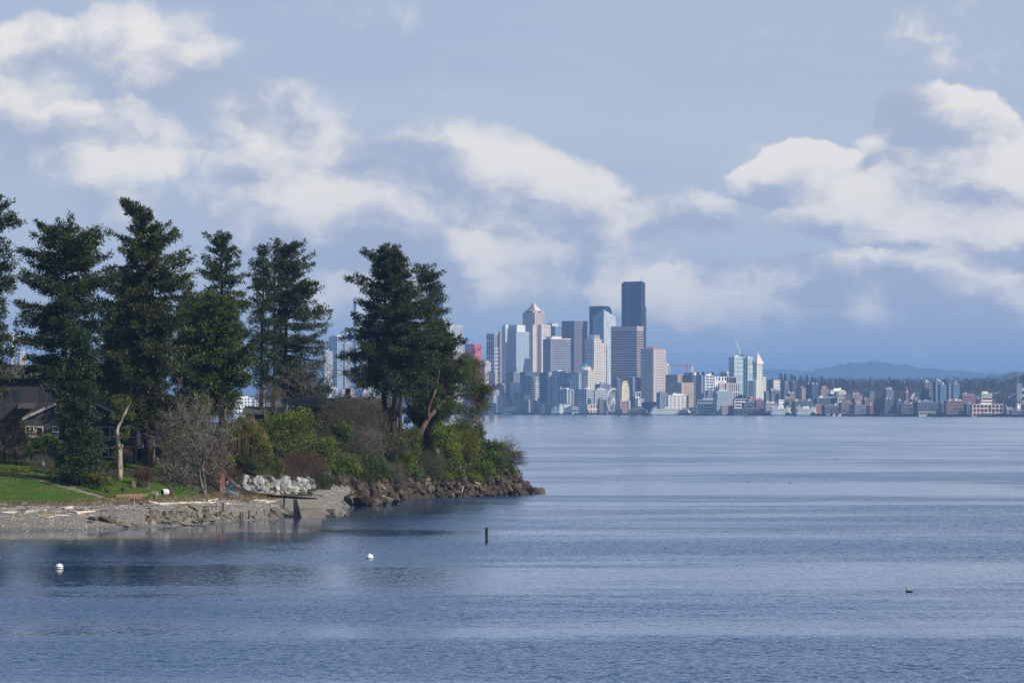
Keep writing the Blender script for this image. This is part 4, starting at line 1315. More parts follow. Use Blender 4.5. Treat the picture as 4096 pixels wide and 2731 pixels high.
LOGS = [(8, 2053, 78, 2051, 9, DRIFT, 'white driftwood log at the left picture edge'), (98, 2054, 186, 2043, 11, DRIFT_GREY, 'long silver-grey log tilted across the left beach'),
        (253, 2041, 290, 2035, 15, DRIFT, 'short thick cut log at the top of the left beach'), (149, 2064, 213, 2061, 6, DRIFT_TAN, 'tan plank-like log below the silver-grey log'),
        (219, 2063, 277, 2064, 7, DRIFT, 'white log right of the tan one on the left beach'), (187, 2072, 219, 2067, 5, DRIFT, 'small pale stick lowest on the left beach'),
        (40, 2077, 108, 2074, 4, DRIFT_TAN, 'thin tan stick near the water at the left'), (306, 2057, 378, 2050, 12, DRIFT, 'thick pale log alone in the middle of the left beach'),
        (317, 2065, 338, 2065, 5, DRIFT_TAN, 'stubby orange-brown log under the thick pale log'), (357, 2063, 379, 2062, 3, DRIFT, 'thin white stick right of the stubby log'),
        (110, 2031, 183, 2030, 4, DRIFT_GREY, 'grey log along the dry grass edge'), (183, 2030, 252, 2032, 6, DRIFT_GREY, 'heaped grey log left of the thick cut log'),
        (298, 2043, 489, 2045, 4, DARKWOOD, 'very long thin dark log across the middle of the beach'), (0, 2036, 58, 2034, 5, DRIFT_GREY, 'grey log uppermost at the left picture edge'),
        (86, 2013, 108, 2012, 7, DRIFT, 'short white log lying on the lawn edge'), (26, 2031, 58, 2013, 6, DARKWOOD, 'blackened snag in the dry grass at the left'),
        (488, 2030, 567, 2034, 3, DRIFT, 'straight thin white pole on the middle beach'), (592, 2010, 636, 2020, 12, DRIFT, 'pale root end of the long log pile'),
        (634, 2021, 706, 2017, 11, DRIFT, 'smooth white middle log of the long pile'), (706, 2017, 864, 2014, 11, DRIFT, 'longest white log below the bare tree'),
        (829, 2008, 873, 1999, 9, DRIFT, 'white log tilted up under the brick pillar'), (523, 2003, 599, 2035, 10, DARKWOOD, 'dark shaded log lying down the slope to the beach'),
        (668, 2011, 706, 2012, 4, DRIFT_GREY, 'thin grey stick on top of the long pile'), (1014, 2010, 1074, 2012, 15, DRIFT, 'thick split white log left of the concrete block'),
        (1060, 2015, 1108, 2007, 11, DRIFT, 'white log leaning on the thick split log'), (900, 2019, 926, 2017, 11, DRIFT, 'stubby pale log end behind the old posts'),
        (960, 2026, 1032, 2028, 4, DARKWOOD, 'dark thin log on the pebbles left of the concrete block'), (1081, 2027, 1116, 2021, 3, DRIFT, 'thin white stick on the pebbles by the concrete block'),
        (1184, 1977, 1271, 1975, 4, DRIFT_GREY, 'grey log across the cove behind the concrete block'), (1224, 1984, 1294, 1983, 4, DARKWOOD, 'brown log across the cove behind the concrete block'),
        (1346, 1966, 1378, 1964, 4, DRIFT_GREY, 'grey log at the foot of the shaded cove boulders'), (1296, 1967, 1318, 1962, 4, DRIFT, 'small white forked root on the cove beach')]
for l in LOGS:
    log(*l)
for a_, b_, r0, lab in [((1537, 1949), (1543, 1963), 0.1, 'short white stick standing among the big boulders'), ((1514, 1986), (1540, 1981), 0.07, 'thin white stick lying on the big boulders'),
                        ((1898, 1926), (1919, 1935), 0.12, 'orange-white log stranded on the boulder bank'), ((1847, 1968), (1854, 1943), 0.14, 'grey log standing against the boulder bank')]:
    q = P(*a_, wline_Y(a_[0]) + 3.0 if a_[1] > 1960 else wline_Y(a_[0]) + 5.0)
    e = P(*b_, q[1] + 0.8)
    tag(mk('driftwood_log', G().tube(poly_at(np.array([q, e]), np.linspace(0, 1, 6)), np.linspace(r0, r0 * 0.7, 6), 7, jitter=0.08), DRIFT if 'white' in lab else DRIFT_GREY), lab, 'log', 'driftwood logs on the boulders')
rng = np.random.default_rng(92)
g = G()
for k in range(260):
    px = rng.uniform(-20, 1120)
    py = np.interp(px, [0, 300, 560, 900, 1120], [2040, 2040, 2030, 2012, 2005]) + rng.normal() * 9
    a = hit(px, py)
    dv = nrm(arr(rng.normal(), rng.normal() * 0.4, rng.uniform(-0.02, 0.1)))
    g.sticks([a + arr(0, 0, 0.06)], [a + arr(0, 0, 0.08) + dv * rng.uniform(0.5, 2.4)], rng.uniform(0.04, 0.11), 0.04, 5)
tag(mk('driftwood_debris', g, DRIFT_GREY, origin=(0, 0, 0)), 'small bleached driftwood sticks littering the beach', 'debris', kind='stuff')
# root wad and shaded plank slab
rng = np.random.default_rng(91)
c = hit(622, 2000)
segs = []
for k in range(7):
    grow(c + arr(0, 0, 0.2), nrm(rng.normal(size=3) + arr(0, 0, 0.9)), 0.7, 0.1, 1, segs, 0.7)
g = G()
for s in segs:
    g.sticks([s[0]], [s[1]], s[2], s[3], 6)
tag(mk('root_wad', g, DRIFT_GREY), 'twisted grey root wad above the long log pile', 'driftwood', kind=None)

PILES = [(869, 2046, 2010, 9, 'pale grey'), (891, 2061, 2010, 11, 'tallest dark'), (963, 2085, 2047, 10, 'thick brown'), (972, 2080, 2046, 6, 'thin brown'), (996, 2078, 2040, 9, 'leaning brown'),
         (1059, 2061, 2038, 6, 'lone dark'), (1028, 2060, 2040, 5, 'short'), (902, 2056, 2040, 5, 'stubby'), (767, 2086, 2046, 4, 'thin rusty'), (743, 2090, 2066, 5, 'short rusty'), (841, 2062, 2030, 8, 'thick grey'), (853, 2052, 2027, 6, 'slim grey')]
where = ['left of the tallest one', 'standing beside the pale grey one', 'in the water at the beach edge', 'close beside the thick brown one at the water', 'right of the pair at the water edge', 'between posts and concrete block',
         'on the pebbles left of the lone dark one', 'right of the tallest dark one', 'among the broken slabs', 'at the water edge among the broken slabs', 'behind the broken slabs', 'just right of the thick grey one behind the slabs']
for (px, pb, pt, w, ad), wh in zip(PILES, where):
    rng = np.random.default_rng(int(px))
    a = hit(px, pb)
    m = a[1] / F
    e = a + arr(rng.normal() * 0.06, rng.normal() * 0.05, (pb - pt) * m)
    g = G().tube(poly_at(np.array([a - arr(0, 0, 0.4), e]), np.linspace(0, 1, 7)), np.linspace(1.0, 0.86, 7) * w * m * 0.5, 9, jitter=0.05)
    tag(mk('wooden_post', g, DRIFT_GREY if 'grey' in ad else PILEWOOD), ad + ' old wooden post ' + wh, 'post', 'old pier posts on the beach')

# lone piling in the water
Y = CAMH * F / (2170 - CY)
a = P(1946.5, 2170, Y)
root = thing('mooring_piling', 'lone dark wooden piling standing out in the water', 'piling', a)
rng = np.random.default_rng(5)
hh = 60 * Y / F
mk('pile', G().tube(poly_at(np.array([a - arr(0, 0, 2), a + arr(0, 0, hh)]), np.linspace(0, 1, 12)), np.linspace(0.19, 0.165, 12), 12, jitter=0.03), surf('tarred_pile', (0.035, 0.036, 0.03), (0.012, 0.013, 0.012), 4, 0.8, 0.3, 0.02, 8, stretch=(1, 1, 0.25)), root)
mk('top', G().tube(np.array([a + arr(0, 0, hh), a + arr(0, 0, hh + 0.05)]), [0.185, 0.17], 12), surf('mossy_wood', (0.17, 0.13, 0.05), (0.07, 0.06, 0.03), 5), root)

# mooring buoys
WHITEP = surf('white_buoy_plastic', (0.80, 0.80, 0.78), (0.74, 0.74, 0.72), 2.0, 0.4, 0.5)
BLUEP = surf('blue_stripe', (0.03, 0.10, 0.18), (0.03, 0.09, 0.16), 2.0, 0.5, 0.4)
ALGAE = surf('algae_waterline', (0.13, 0.13, 0.03), (0.05, 0.045, 0.02), 6.0, 0.9, 0.2)


def lathe(g, c, prof, n=20):
    prof = np.asarray(prof, float)
    th = np.arange(n) / n * 2 * math.pi
    k = len(prof)
    v = np.stack([prof[:, 0:1] * np.cos(th), prof[:, 0:1] * np.sin(th), np.repeat(prof[:, 1:2], n, 1)], -1).reshape(-1, 3) + c
    i = np.arange(n)
    j = (i + 1) % n
    f = np.vstack([np.c_[i + q * n, j + q * n, j + (q + 1) * n, i + (q + 1) * n] for q in range(k - 1)])
    return g.add(v, f)


def buoy(px, py, r, label, flat):
    Y = CAMH * F / (py - CY)
    c = P(px, py, Y)
    root = thing('mooring_buoy', label, 'buoy', c, None)
    a = np.linspace(-0.55, 1.45 if not flat else 1.05, 14)
    prof = np.stack([r * np.cos(a), r * np.sin(a) * 1.02], 1)
    prof[:, 1] += 0.12 if not flat else 0.18
    body = prof
    mk('float', lathe(lathe(G(), c, body, 22), c, [(prof[-1, 0], prof[-1, 1]), (0.001, prof[-1, 1] + 0.005)], 22), WHITEP, root, smooth=True)
    mk('waterline_band', lathe(G(), c, [(r * 0.99, -0.12), (r * 1.012, -0.02), (r * 1.014, 0.055), (r * 1.0, 0.075)], 22), ALGAE, root, smooth=True)
    if flat:
        mk('stripe', lathe(G(), c, [(r * 1.004, 0.17), (r * 1.016, 0.18), (r * 1.016, 0.24), (r * 1.0, 0.25)], 22), BLUEP, root, smooth=True)
    g = G()
    tth = np.linspace(0, math.pi, 9)
    g.tube(np.stack([np.cos(tth) * 0.09, np.zeros(9), np.sin(tth) * 0.10], 1) + c + arr(0, 0, prof[-1, 1]), 0.018, 6)
    mk('ring', g, surf('galvanised', (0.45, 0.46, 0.47), (0.35, 0.36, 0.37), 3, 0.5, 0.5), root)


buoy(237, 2276, 0.40, 'flat-topped white mooring buoy with a blue stripe off the beach', True)
buoy(1479.5, 2233, 0.365, 'round white mooring buoy near the two small ducks', False)


# ------------------------------------------------------------------ birds
def bird(name, label, px, py, length, body_c, breast_c, neck, group=None, flip=1):
    Y = CAMH * F / (py - CY)
    c = P(px, py, Y)
    root = thing(name, label, 'bird', c, group)
    L = length
    a = np.linspace(0, 1, 11)
    pts = np.stack([(a - 0.5) * L * flip, np.zeros(11), 0.10 * L + 0.05 * L * a ** 3], 1) + c
    prof = np.sin(np.clip(a * 0.97 + 0.03, 0, 1) * math.pi) ** 0.6
    g = G().tube(pts, 0.15 * L * prof + 0.01 * L, 10)
    h = arr(-0.36 * L * flip, 0, 0.14 * L)
    if neck:
        npt = np.array([h, h + arr(-0.06 * L * flip, 0, 0.16 * L), h + arr(-0.03 * L * flip, 0, 0.34 * L), h + arr(-0.05 * L * flip, 0, 0.46 * L), h + arr(-0.15 * L * flip, 0, 0.49 * L)]) + c
        g.tube(poly_at(npt, np.linspace(0, 1, 12)), np.r_[np.linspace(0.07, 0.04, 9), 0.05, 0.05, 0.03] * L, 8)
        bp = npt[-1]
    else:
        npt = np.array([h, h + arr(-0.05 * L * flip, 0, 0.15 * L), h + arr(-0.12 * L * flip, 0, 0.2 * L)]) + c
        g.tube(poly_at(npt, np.linspace(0, 1, 8)), np.r_[np.linspace(0.09, 0.07, 5), 0.08, 0.075, 0.04] * L, 8)
        bp = npt[-1]
    mk('body', g, body_c, root, smooth=True)
    mk('bill', G().tube(np.array([bp, bp + arr(-0.13 * L * flip, 0, -0.005 * L)]), [0.022 * L, 0.008 * L], 6), surf('bill', (0.2, 0.16, 0.06), None, 3), root)
    mk('tail', G().tube(np.array([c + arr(0.42 * L * flip, 0, 0.14 * L), c + arr(0.66 * L * flip, 0, 0.13 * L)]), [0.06 * L, 0.03 * L], 6), body_c, root)
    if breast_c:
        mk('flank', G().tube(pts[3:9] + arr(0, -0.07 * L, -0.02 * L), 0.09 * L, 8), breast_c, root, smooth=True)


BLACKF = surf('black_feathers', (0.012, 0.012, 0.014), (0.006, 0.006, 0.007), 6, 0.6)
WHITEF = surf('white_feathers', (0.75, 0.75, 0.74), (0.6, 0.6, 0.6), 6, 0.7)
GREYF = surf('grey_feathers', (0.30, 0.31, 0.33), (0.2, 0.2, 0.22), 6, 0.7)
bird('cormorant', 'black long-necked cormorant swimming alone on the open water', 3638, 2368, 0.66, BLACKF, None, True)
bird('duck', 'small dark duck with white flank, nearer the shore of the two by the round buoy', 1314, 2211, 0.36, BLACKF, WHITEF, False, 'small ducks by the buoy')
bird('duck', 'small dark duck just above the round white buoy', 1447, 2206, 0.36, BLACKF, WHITEF, False, 'small ducks by the buoy')
bird('duck', 'small duck at the left picture edge above the striped buoy', 3, 2229, 0.42, BLACKF, WHITEF, False, None, -1)
bird('gull', 'tiny white gull resting far out on the pale water', 3047, 1916, 0.55, WHITEF, GREYF, False)
for px, py, lab in [(2995, 1926, 'left of'), (3160, 1932, 'right of')]:
    bird('seabird', 'tiny dark seabird ' + lab + ' the far white gull', px, py, 0.5, BLACKF, None, False, 'far seabirds')
bird('seabird', 'tiny dark seabird alone far out below the distant stadium side', 3340, 1836, 0.6, BLACKF, None, False, 'far seabirds')

# ------------------------------------------------------------------ concrete block, brick pillar, boat things
Y = 800.0
root = thing('concrete_block', 'trapezoid grey concrete pier block at the water edge', 'concrete block', P(1240, 2070, Y))
zt, zmid, zb = P(0, 1997, Y)[2], P(0, 2033, Y)[2], -0.4
fl = lambda px, py, d=0: P(px, py, Y + d)


def ring_(z, xl, xf, xr, yf, yb):
    return [arr(xf, yf, z), arr(xr, yf, z), arr(xr - 0.2, yb, z), arr(xl, yb, z)]


x_ = lambda px: (px - CX) / F * Y
r1 = ring_(zt, x_(1172) , x_(1187), x_(1279), Y + 0.9, Y + 3.4)
r2 = ring_(zmid, x_(1171), x_(1196), x_(1286), Y + 0.45, Y + 3.6)
r3 = ring_(zb, x_(1172), x_(1210), x_(1302), Y - 0.1, Y + 3.9)
mk('lower_block', G().hexa(np.array(r3 + r2)), CONCRETE, root)
r2b = [q + arr(0.02, 0.02, 0.03) for q in r2]
mk('upper_block', G().hexa(np.array(r2b + r1)), surf('pale_concrete', (0.26, 0.24, 0.20), (0.17, 0.16, 0.135), 0.9, 0.9, 0.25, 0.015, 4.0, third=(0.21, 0.20, 0.17)), root)
g = G()
for k in range(5):
    xx = x_(1215 + k * 13)
    g.box((xx, Y + 0.86 + 0.012, zt - 0.35 - 0.1 * (k % 3)), (xx + 0.12, Y + 0.9, zt - 0.12))
# rail timbers from the block back to the wall
DARKM = surf('rusty_rail_iron', (0.06, 0.04, 0.03), (0.025, 0.02, 0.018), 3.0, 0.8, 0.3)
for k, (off, lab) in enumerate([(0, 'front dark timber rail running from concrete block to boulder wall'), (1.6, 'rear dark timber rail running from concrete block to boulder wall')]):
    root = thing('slipway_rail', lab, 'rail', P(1150, 1990, 806 + off), 'old slipway rails')
    a, b_ = P(1030, 1978, 812 + off), P(1268, 1996, 803.5 + off)
    dv = nrm(b_ - a)
    sv = nrm(np.cross(dv, arr(0, 0, 1)))
    uv_ = np.cross(sv, dv)
    mk('beam', G().box((0, -0.12, -0.18), (np.linalg.norm(b_ - a), 0.12, 0.18), np.array([dv, sv, uv_]), a), DARKWOOD, root)
    for t_ in (0.12, 0.45, 0.62, 0.7):
        q = a + (b_ - a) * t_
        gz = float(hgt(q[0], q[1]))
        if gz < q[2] - 0.2:
            mk('post', G().tube(np.array([(q[0], q[1], gz - 0.3), q - arr(0, 0, 0.185)]), 0.13, 8), PILEWOOD, root)
BRICK = surf('red_brick', (0.34, 0.135, 0.10), (0.25, 0.10, 0.08), 3.0, 0.9, 0.2, 0.01, 8.0)
MORTAR = surf('mortar', (0.30, 0.24, 0.21), None, 4.0)


def brickwork(root, lo, hi, ax=None, course=0.21, bl=0.42, cap=None):
    """real courses of brick, proud of a mortar core"""
    lo, hi = np.asarray(lo, float), np.asarray(hi, float)
    mk('mortar_core', G().box(lo + arr(0.02, 0.02, 0), hi - arr(0.02, 0.02, 0.02)), MORTAR, root)
    nz = max(1, int(round((hi[2] - lo[2]) / course)))
    ch = (hi[2] - lo[2]) / nz
    proto = {}
    for k in range(nz):
        z0 = lo[2] + k * ch
        nxn = max(2, int(round((hi[0] - lo[0]) / bl)))
        wx_ = (hi[0] - lo[0]) / nxn
        edges = lo[0] + np.arange(nxn + 1) * wx_
        if k % 2:
            edges = np.r_[lo[0], (edges[:-1] + edges[1:]) / 2, hi[0]]
        for a_, b2 in zip(edges[:-1], edges[1:]):
            key = round(b2 - a_, 3)
            if key not in proto:
                proto[key] = to_mesh('brick', G().box((-(b2 - a_) / 2 + 0.008, -(hi[1] - lo[1]) / 2, 0.008), ((b2 - a_) / 2 - 0.008, (hi[1] - lo[1]) / 2, ch - 0.008)), BRICK, (0, 0, 0))
            o = bpy.data.objects.new('brick', proto[key])
            COL.objects.link(o)
            o.parent = root
            o.location = arr((a_ + b2) / 2, (lo[1] + hi[1]) / 2 + rng.normal() * 0.006, z0) - ROOTLOC[root.name]


rng = np.random.default_rng(33)
Yk = 791.0
kx = lambda px: (px - CX) / F * Yk
b0 = hit(890, 1998)
z0, z1 = float(hgt(kx(890), Yk)) - 0.1, P(0, 1891, Yk)[2]
root = thing('brick_pillar', 'tall slim red brick pillar of a ruined chimney on the shore', 'chimney', (kx(890), Yk, z0))
brickwork(root, (kx(880), Yk, z0), (kx(899), Yk + 0.75, z1))
mk('cap', G().box((kx(875), Yk - 0.08, z1 + 0.005), (kx(900.5), Yk + 0.83, z1 + 0.12)), BRICK, root)
root = thing('brick_ruin', 'low crumbling brick and stone fireplace at the foot of the brick pillar', 'ruin', (kx(895), Yk - 1.2, z0))
zl = P(0, 1972, Yk)[2]
rng = np.random.default_rng(34)
brickwork(root, (kx(879), Yk - 1.3, z0), (kx(888), Yk - 0.2, P(0, 1956, Yk)[2]))
brickwork(root, (kx(907), Yk - 1.3, z0), (kx(919), Yk - 0.2, zl))
mk('hearth_slab', G().box((kx(888) + 0.01, Yk - 1.2, z0), (kx(907) - 0.01, Yk - 0.25, z0 + 0.45)), CONCRETE, root)
rock(root, 'rock', RK_PALE[1], P(886, 1957, Yk - 0.8), 0.36)
rock(root, 'rock', RK_PALE[2], P(906, 1960, Yk - 0.8), 0.42)
rock(root, 'rock', RK_PALE[4], P(897, 1952, Yk - 0.5), 0.3)
# blue kayak on the bank and a teal chair behind it
Yk2 = 797.0
a, b_ = hit(911, 1976) + arr(0, 0, 0.38), hit(955, 1985) + arr(0, 0, 0.24)
root = thing('kayak', 'bright blue upturned kayak lying beside the brick ruin', 'kayak', (a + b_) / 2)
tt = np.linspace(0, 1, 13)
pts = poly_at(np.array([a, b_]), tt)
w = np.sin(np.clip(tt * 0.94 + 0.05, 0, 1) * math.pi) ** 0.55
v = []
for k in range(13):
    for th in np.linspace(0, 2 * math.pi, 10, endpoint=False):
        v.append(pts[k] + arr(0.05 * math.cos(th), -0.36 * w[k] * math.cos(th), 0.24 * w[k] * math.sin(th) * (1.0 if math.sin(th) > 0 else 0.5)))
i = np.arange(10)
j = (i + 1) % 10
f = np.vstack([np.c_[i + q * 10, j + q * 10, j + (q + 1) * 10, i + (q + 1) * 10] for q in range(12)])
mk('hull', G().add(v, f), surf('blue_plastic', (0.02, 0.23, 0.48), (0.02, 0.20, 0.42), 1.0, 0.35, 0.5), root, smooth=True)
mk('cockpit_rim', G().tube(np.array([pts[6] + arr(0.45 * math.cos(q), 0.22 * math.sin(q), 0.235) for q in np.linspace(0, 2 * math.pi, 13)]), 0.025, 6, cap=False), surf('black_rubber', (0.02, 0.02, 0.02)), root)
cb = hit(921, 1969) + arr(0, 0, 0.2)
root = thing('garden_chair', 'teal garden chair beside the brick ruin above the kayak', 'chair', cb)
TEAL = surf('teal_paint', (0.03, 0.13, 0.14), (0.025, 0.11, 0.12), 2.0, 0.6, 0.4)
for k in range(5):
    mk('back_slat', G().box((-0.30 + k * 0.125, 0.24, 0.35), (-0.20 + k * 0.125, 0.28, 0.98 - 0.04 * abs(k - 2)), None, cb), TEAL, root)
mk('seat', G().box((-0.32, -0.28, 0.32), (0.32, 0.24, 0.36), None, cb), TEAL, root)
for sx in (-0.33, 0.27):
    mk('arm', G().box((sx, -0.32, 0.58), (sx + 0.08, 0.27, 0.61), None, cb), TEAL, root)
    mk('leg', G().box((sx, -0.30, -0.25), (sx + 0.06, -0.24, 0.58), None, cb), TEAL, root)
    mk('leg', G().box((sx, 0.18, -0.25), (sx + 0.06, 0.237, 0.58), None, cb), TEAL, root)
# concrete steps between ruin and wall
root = thing('concrete_steps', 'dark weathered concrete steps left of the pale boulder wall', 'steps', P(945, 1985, 812))
for k in range(5):
    q = P(945, 1986 - k * 10, 812 + k * 0.9)
    mk('step', G().box((-0.8 + 0.1 * k, 0, -0.8), (0.75, 0.895, 0.0), None, q), CONCRETE, root)
# timber edging, tub, stumps on the grass
TIMBER = surf('reddish_timber', (0.27, 0.16, 0.10), (0.15, 0.095, 0.065), 2.0, 0.9, 0.2, 0.015, 6, stretch=(0.4, 1, 1))
for (x0, x1, py, th, lab) in [(462, 590, 1987, 11, 'long reddish timber beam edging the grass'), (512, 564, 1997, 10, 'short grey-brown timber beam below the long reddish one')]:
    a, b_ = hit(x0, py), hit(x1, py - 1)
    g = G().box((0, -0.12, -0.12), (np.linalg.norm((b_ - a)[:2]), 0.12, th * a[1] / F - 0.05), np.array([nrm(arr(b_[0] - a[0], b_[1] - a[1], 0)), nrm(arr(-(b_ - a)[1], (b_ - a)[0], 0)), arr(0, 0, 1)]), a)
    tag(mk('timber_beam', g, TIMBER), lab, 'beam', 'timber beams edging the grass')
q = hit(664, 1981)
root = thing('plastic_barrel', 'white barrel with a dark mouth lying on its side on the grass', 'barrel', q)
ax_ = nrm(arr(0.8, 0.62, 0))
c0 = q + arr(-0.5, -0.2, 0.45)
mk('shell', G().tube(np.array([c0 + ax_ * s for s in (0, 0.05, 0.3, 0.6, 0.9, 0.95)]), [0.40, 0.44, 0.46, 0.46, 0.44, 0.38], 16, cap=False), surf('white_barrel', (0.62, 0.6, 0.55), (0.5, 0.48, 0.43), 2), root, smooth=True)
mk('bottom', G().tube(np.array([c0 + ax_ * 0.93, c0 + ax_ * 0.94]), [0.38, 0.38], 16), surf('white_barrel', (0.6, 0.6, 0.6)), root)
mk('lining', G().tube(np.array([c0 + ax_ * 0.012, c0 + ax_ * 0.05]), [0.392, 0.392], 16), surf('mouth_shade', (0.01, 0.01, 0.01)), root)  # black disk closing the mouth, the inner shade of the barrel as colour
tag(mk('tree_stump', G().tube(poly_at(np.array([q + arr(0.45, 1.2, -0.2), q + arr(0.5, 1.2, 0.95)]), np.linspace(0, 1, 6)), np.array([0.62, 0.55, 0.5, 0.48, 0.47, 0.4]), 11, jitter=0.08), DARKWOOD), 'black burnt stump behind the barrel', 'stump')
for px, py, h_, lab in [(532, 1950, 0.9, 'pale weathered stump beside the flower bed'), (590, 1952, 0.6, 'dark mossy stump on the grass right of the pale one'), (430, 1972, 0.5, 'low stump left of the timber beams'), (492, 1966, 0.55, 'low brown stump above the long timber beam')]:
    q = hit(px, py)
    rng = np.random.default_rng(int(px))
    tag(mk('tree_stump', G().tube(poly_at(np.array([q - arr(0, 0, 0.2), q + arr(0, 0, h_)]), np.linspace(0, 1, 6)), np.array([0.5, 0.42, 0.37, 0.35, 0.33, 0.25]) * (0.6 + h_ * 0.5), 11, jitter=0.08), BARK_GREY if 'pale' in lab else DARKWOOD), lab, 'stump', 'stumps on the grass')
q = hit(378, 1938)
root = thing('upturned_dinghy', 'small teal dinghy lying in the flower bed under the cedar', 'boat', q)
pts = poly_at(np.array([q + arr(-0.7, 0, 0.45), q + arr(0.8, 0.3, 0.35)]), np.linspace(0, 1, 9))
mk('hull', G().tube(pts, 0.28 * np.sin(np.linspace(0.25, 2.9, 9)) ** 0.6, 9), surf('teal_hull', (0.05, 0.32, 0.32), (0.04, 0.26, 0.27), 2, 0.4), root, smooth=True)
mk('keel', G().tube(pts + arr(0, 0, 0.27) * np.sin(np.linspace(0.25, 2.9, 9))[:, None] ** 0.6, 0.02, 5), WHITEP, root)
q = hit(1086, 1914)
rng = np.random.default_rng(55)
k = 1400
p = q + np.stack([rng.normal(size=k) * 0.75, rng.normal(size=k) * 0.5, np.zeros(k)], 1)
d = np.stack([rng.normal(size=k) * 0.5 + (p - q)[:, 0] * 0.3, rng.normal(size=k) * 0.5, np.full(k, 0.9)], 1)
tag(mk('grass_tuft', G().leaves(p, d, rng.uniform(0.5, 1.0, k), 0.045), STRAW, tint=True), 'pale straw-coloured grass mound on top of the boulder wall', 'grass', kind=None)

# picket fence in the shade behind the grass
FENCE = surf('dark_fence_wood', (0.055, 0.045, 0.04), (0.03, 0.026, 0.024), 2.0, 0.95, 0.1)
for (x0, y0, x1, y1, hpx, lab) in [(395, 1898, 700, 1925, 24, 'dark picket fence behind the stumps and the two large firs'), (120, 1868, 262, 1872, 30, 'dark picket fence in the shade in front of the gabled house')]:
    a, b_ = P(x0, y0, 772), P(x1, y1, 775)
    for q in (a, b_):
        q[2] = float(hgt(q[0], q[1]))
    root = thing('picket_fence', lab, 'fence', (a + b_) / 2)
    L_ = np.linalg.norm(b_ - a)
    npk = int(L_ / 0.17)
    hgt_m = hpx * 773 / F
    dv = nrm(arr(b_[0] - a[0], b_[1] - a[1], 0))
    sv = arr(-dv[1], dv[0], 0)
    me = to_mesh('picket', G().box((-0.055, -0.012, 0), (0.055, 0.012, hgt_m), np.array([dv, sv, arr(0, 0, 1)])), FENCE, (0, 0, 0))
    for k in range(npk):
        q = a + (b_ - a) * (k / npk)
        q[2] = float(hgt(q[0], q[1]))
        o = bpy.data.objects.new('picket', me)
        COL.objects.link(o)
        o.parent = root
        o.location = q - ROOTLOC[root.name]
    for hz in (0.25, 0.7):
        mk('rail', G().sticks([a + sv * 0.05 + arr(0, 0, hgt_m * hz)], [b_ + sv * 0.05 + arr(0, 0, hgt_m * hz)], 0.035, 0.035, 4), FENCE, root)

# ------------------------------------------------------------------ houses
SLATE = surf('slate_blue_siding', (0.045, 0.05, 0.066), (0.036, 0.04, 0.053), 1.0, 0.8, 0.25, 0.02, 6.0, stretch=(0.05, 0.05, 1.0))
TRIM = surf('cream_trim', (0.52, 0.50, 0.45), (0.46, 0.44, 0.40), 2.0, 0.7)
SHING = surf('brown_shingles', (0.085, 0.074, 0.068), (0.055, 0.048, 0.045), 2.5, 0.95, 0.15, 0.02, 8.0)  # colour darkened to stand for tree shade on the upper roof
MOSSY = surf('mossy_shingles', (0.075, 0.08, 0.06), (0.042, 0.045, 0.036), 1.5, 0.95, 0.15, 0.03, 6.0, third=(0.09, 0.10, 0.055))
m_, t_, o_ = newmat('window_glass')
principled(t_, o_, (0.012, 0.014, 0.018), 0.06, 0.6)
GLASS = m_


def window(root, name, x0, x1, z0, z1, yf, frame=0.12, bars=(1, 1), trim=TRIM):
    """trim frame, pane and glazing bars set proud of the wall plane at yf"""
    fr = mk(name, G().box((x0 - frame, yf - 0.07, z0 - frame), (x0, yf + 0.02, z1 + frame)).box((x1, yf - 0.07, z0 - frame), (x1 + frame, yf + 0.02, z1 + frame))
            .box((x0, yf - 0.07, z1), (x1, yf + 0.02, z1 + frame)).box((x0, yf - 0.07, z0 - frame), (x1, yf + 0.02, z0)), trim, root, kind=None)
    pn = mk('pane', G().box((x0, yf - 0.02, z0), (x1, yf + 0.01, z1)), GLASS, None, origin=ROOTLOC[root.name])
    pn.parent = fr
    pn.location = (0, 0, 0)
    g = G()
    for k in range(1, bars[0]):
        xx = x0 + (x1 - x0) * k / bars[0]
        g.box((xx - 0.035, yf - 0.06, z0), (xx + 0.035, yf - 0.021, z1))
    for k in range(1, bars[1]):
        zz = z0 + (z1 - z0) * k / bars[1]
        g.box((x0, yf - 0.055, zz - 0.025), (x1, yf - 0.022, zz + 0.025))
    if g.n:
        b_ = mk('glazing_bar', g, trim, None, origin=ROOTLOC[root.name], kind='stuff')
        b_.parent = fr
        b_.location = (0, 0, 0)
    return fr


def gable_roof(root, xl, xa, xr, zl, za, zr, y0, y1, th, mat, trim=None, over=0.45):
    sl = nrm(arr(xa - xl, 0, za - zl))
    for (xe, ze) in ((xl, zl), (xr, zr)):
        d_ = nrm(arr(xe - xa, 0, ze - za))
        e = arr(xe, 0, ze) + d_ * over
        n_ = arr(-d_[2], 0, d_[0]) * (1 if d_[0] > 0 else -1)
        a0, e0 = arr(xa, 0, za), e
        up = n_ * th if n_[2] > 0 else -n_ * th
        c = [a0 + arr(0, y0, 0), e0 + arr(0, y0, 0), e0 + arr(0, y1, 0), a0 + arr(0, y1, 0)]
        if d_[0] < 0:
            c = [c[1], c[0], c[3], c[2]]
        mk('roof', G().hexa(np.array(c + [q + up for q in c])), mat, root)
        if trim is not None:
            c = [a0 + arr(0, y0 - 0.06, -0.26), e0 + arr(0, y0 - 0.06, -0.26), e0 + arr(0, y0 - 0.004, -0.26), a0 + arr(0, y0 - 0.004, -0.26)]
            if d_[0] < 0:
                c = [c[1], c[0], c[3], c[2]]
            mk('barge_board', G().hexa(np.array(c + [q + up + arr(0, 0, 0.26) for q in c])), trim, root)


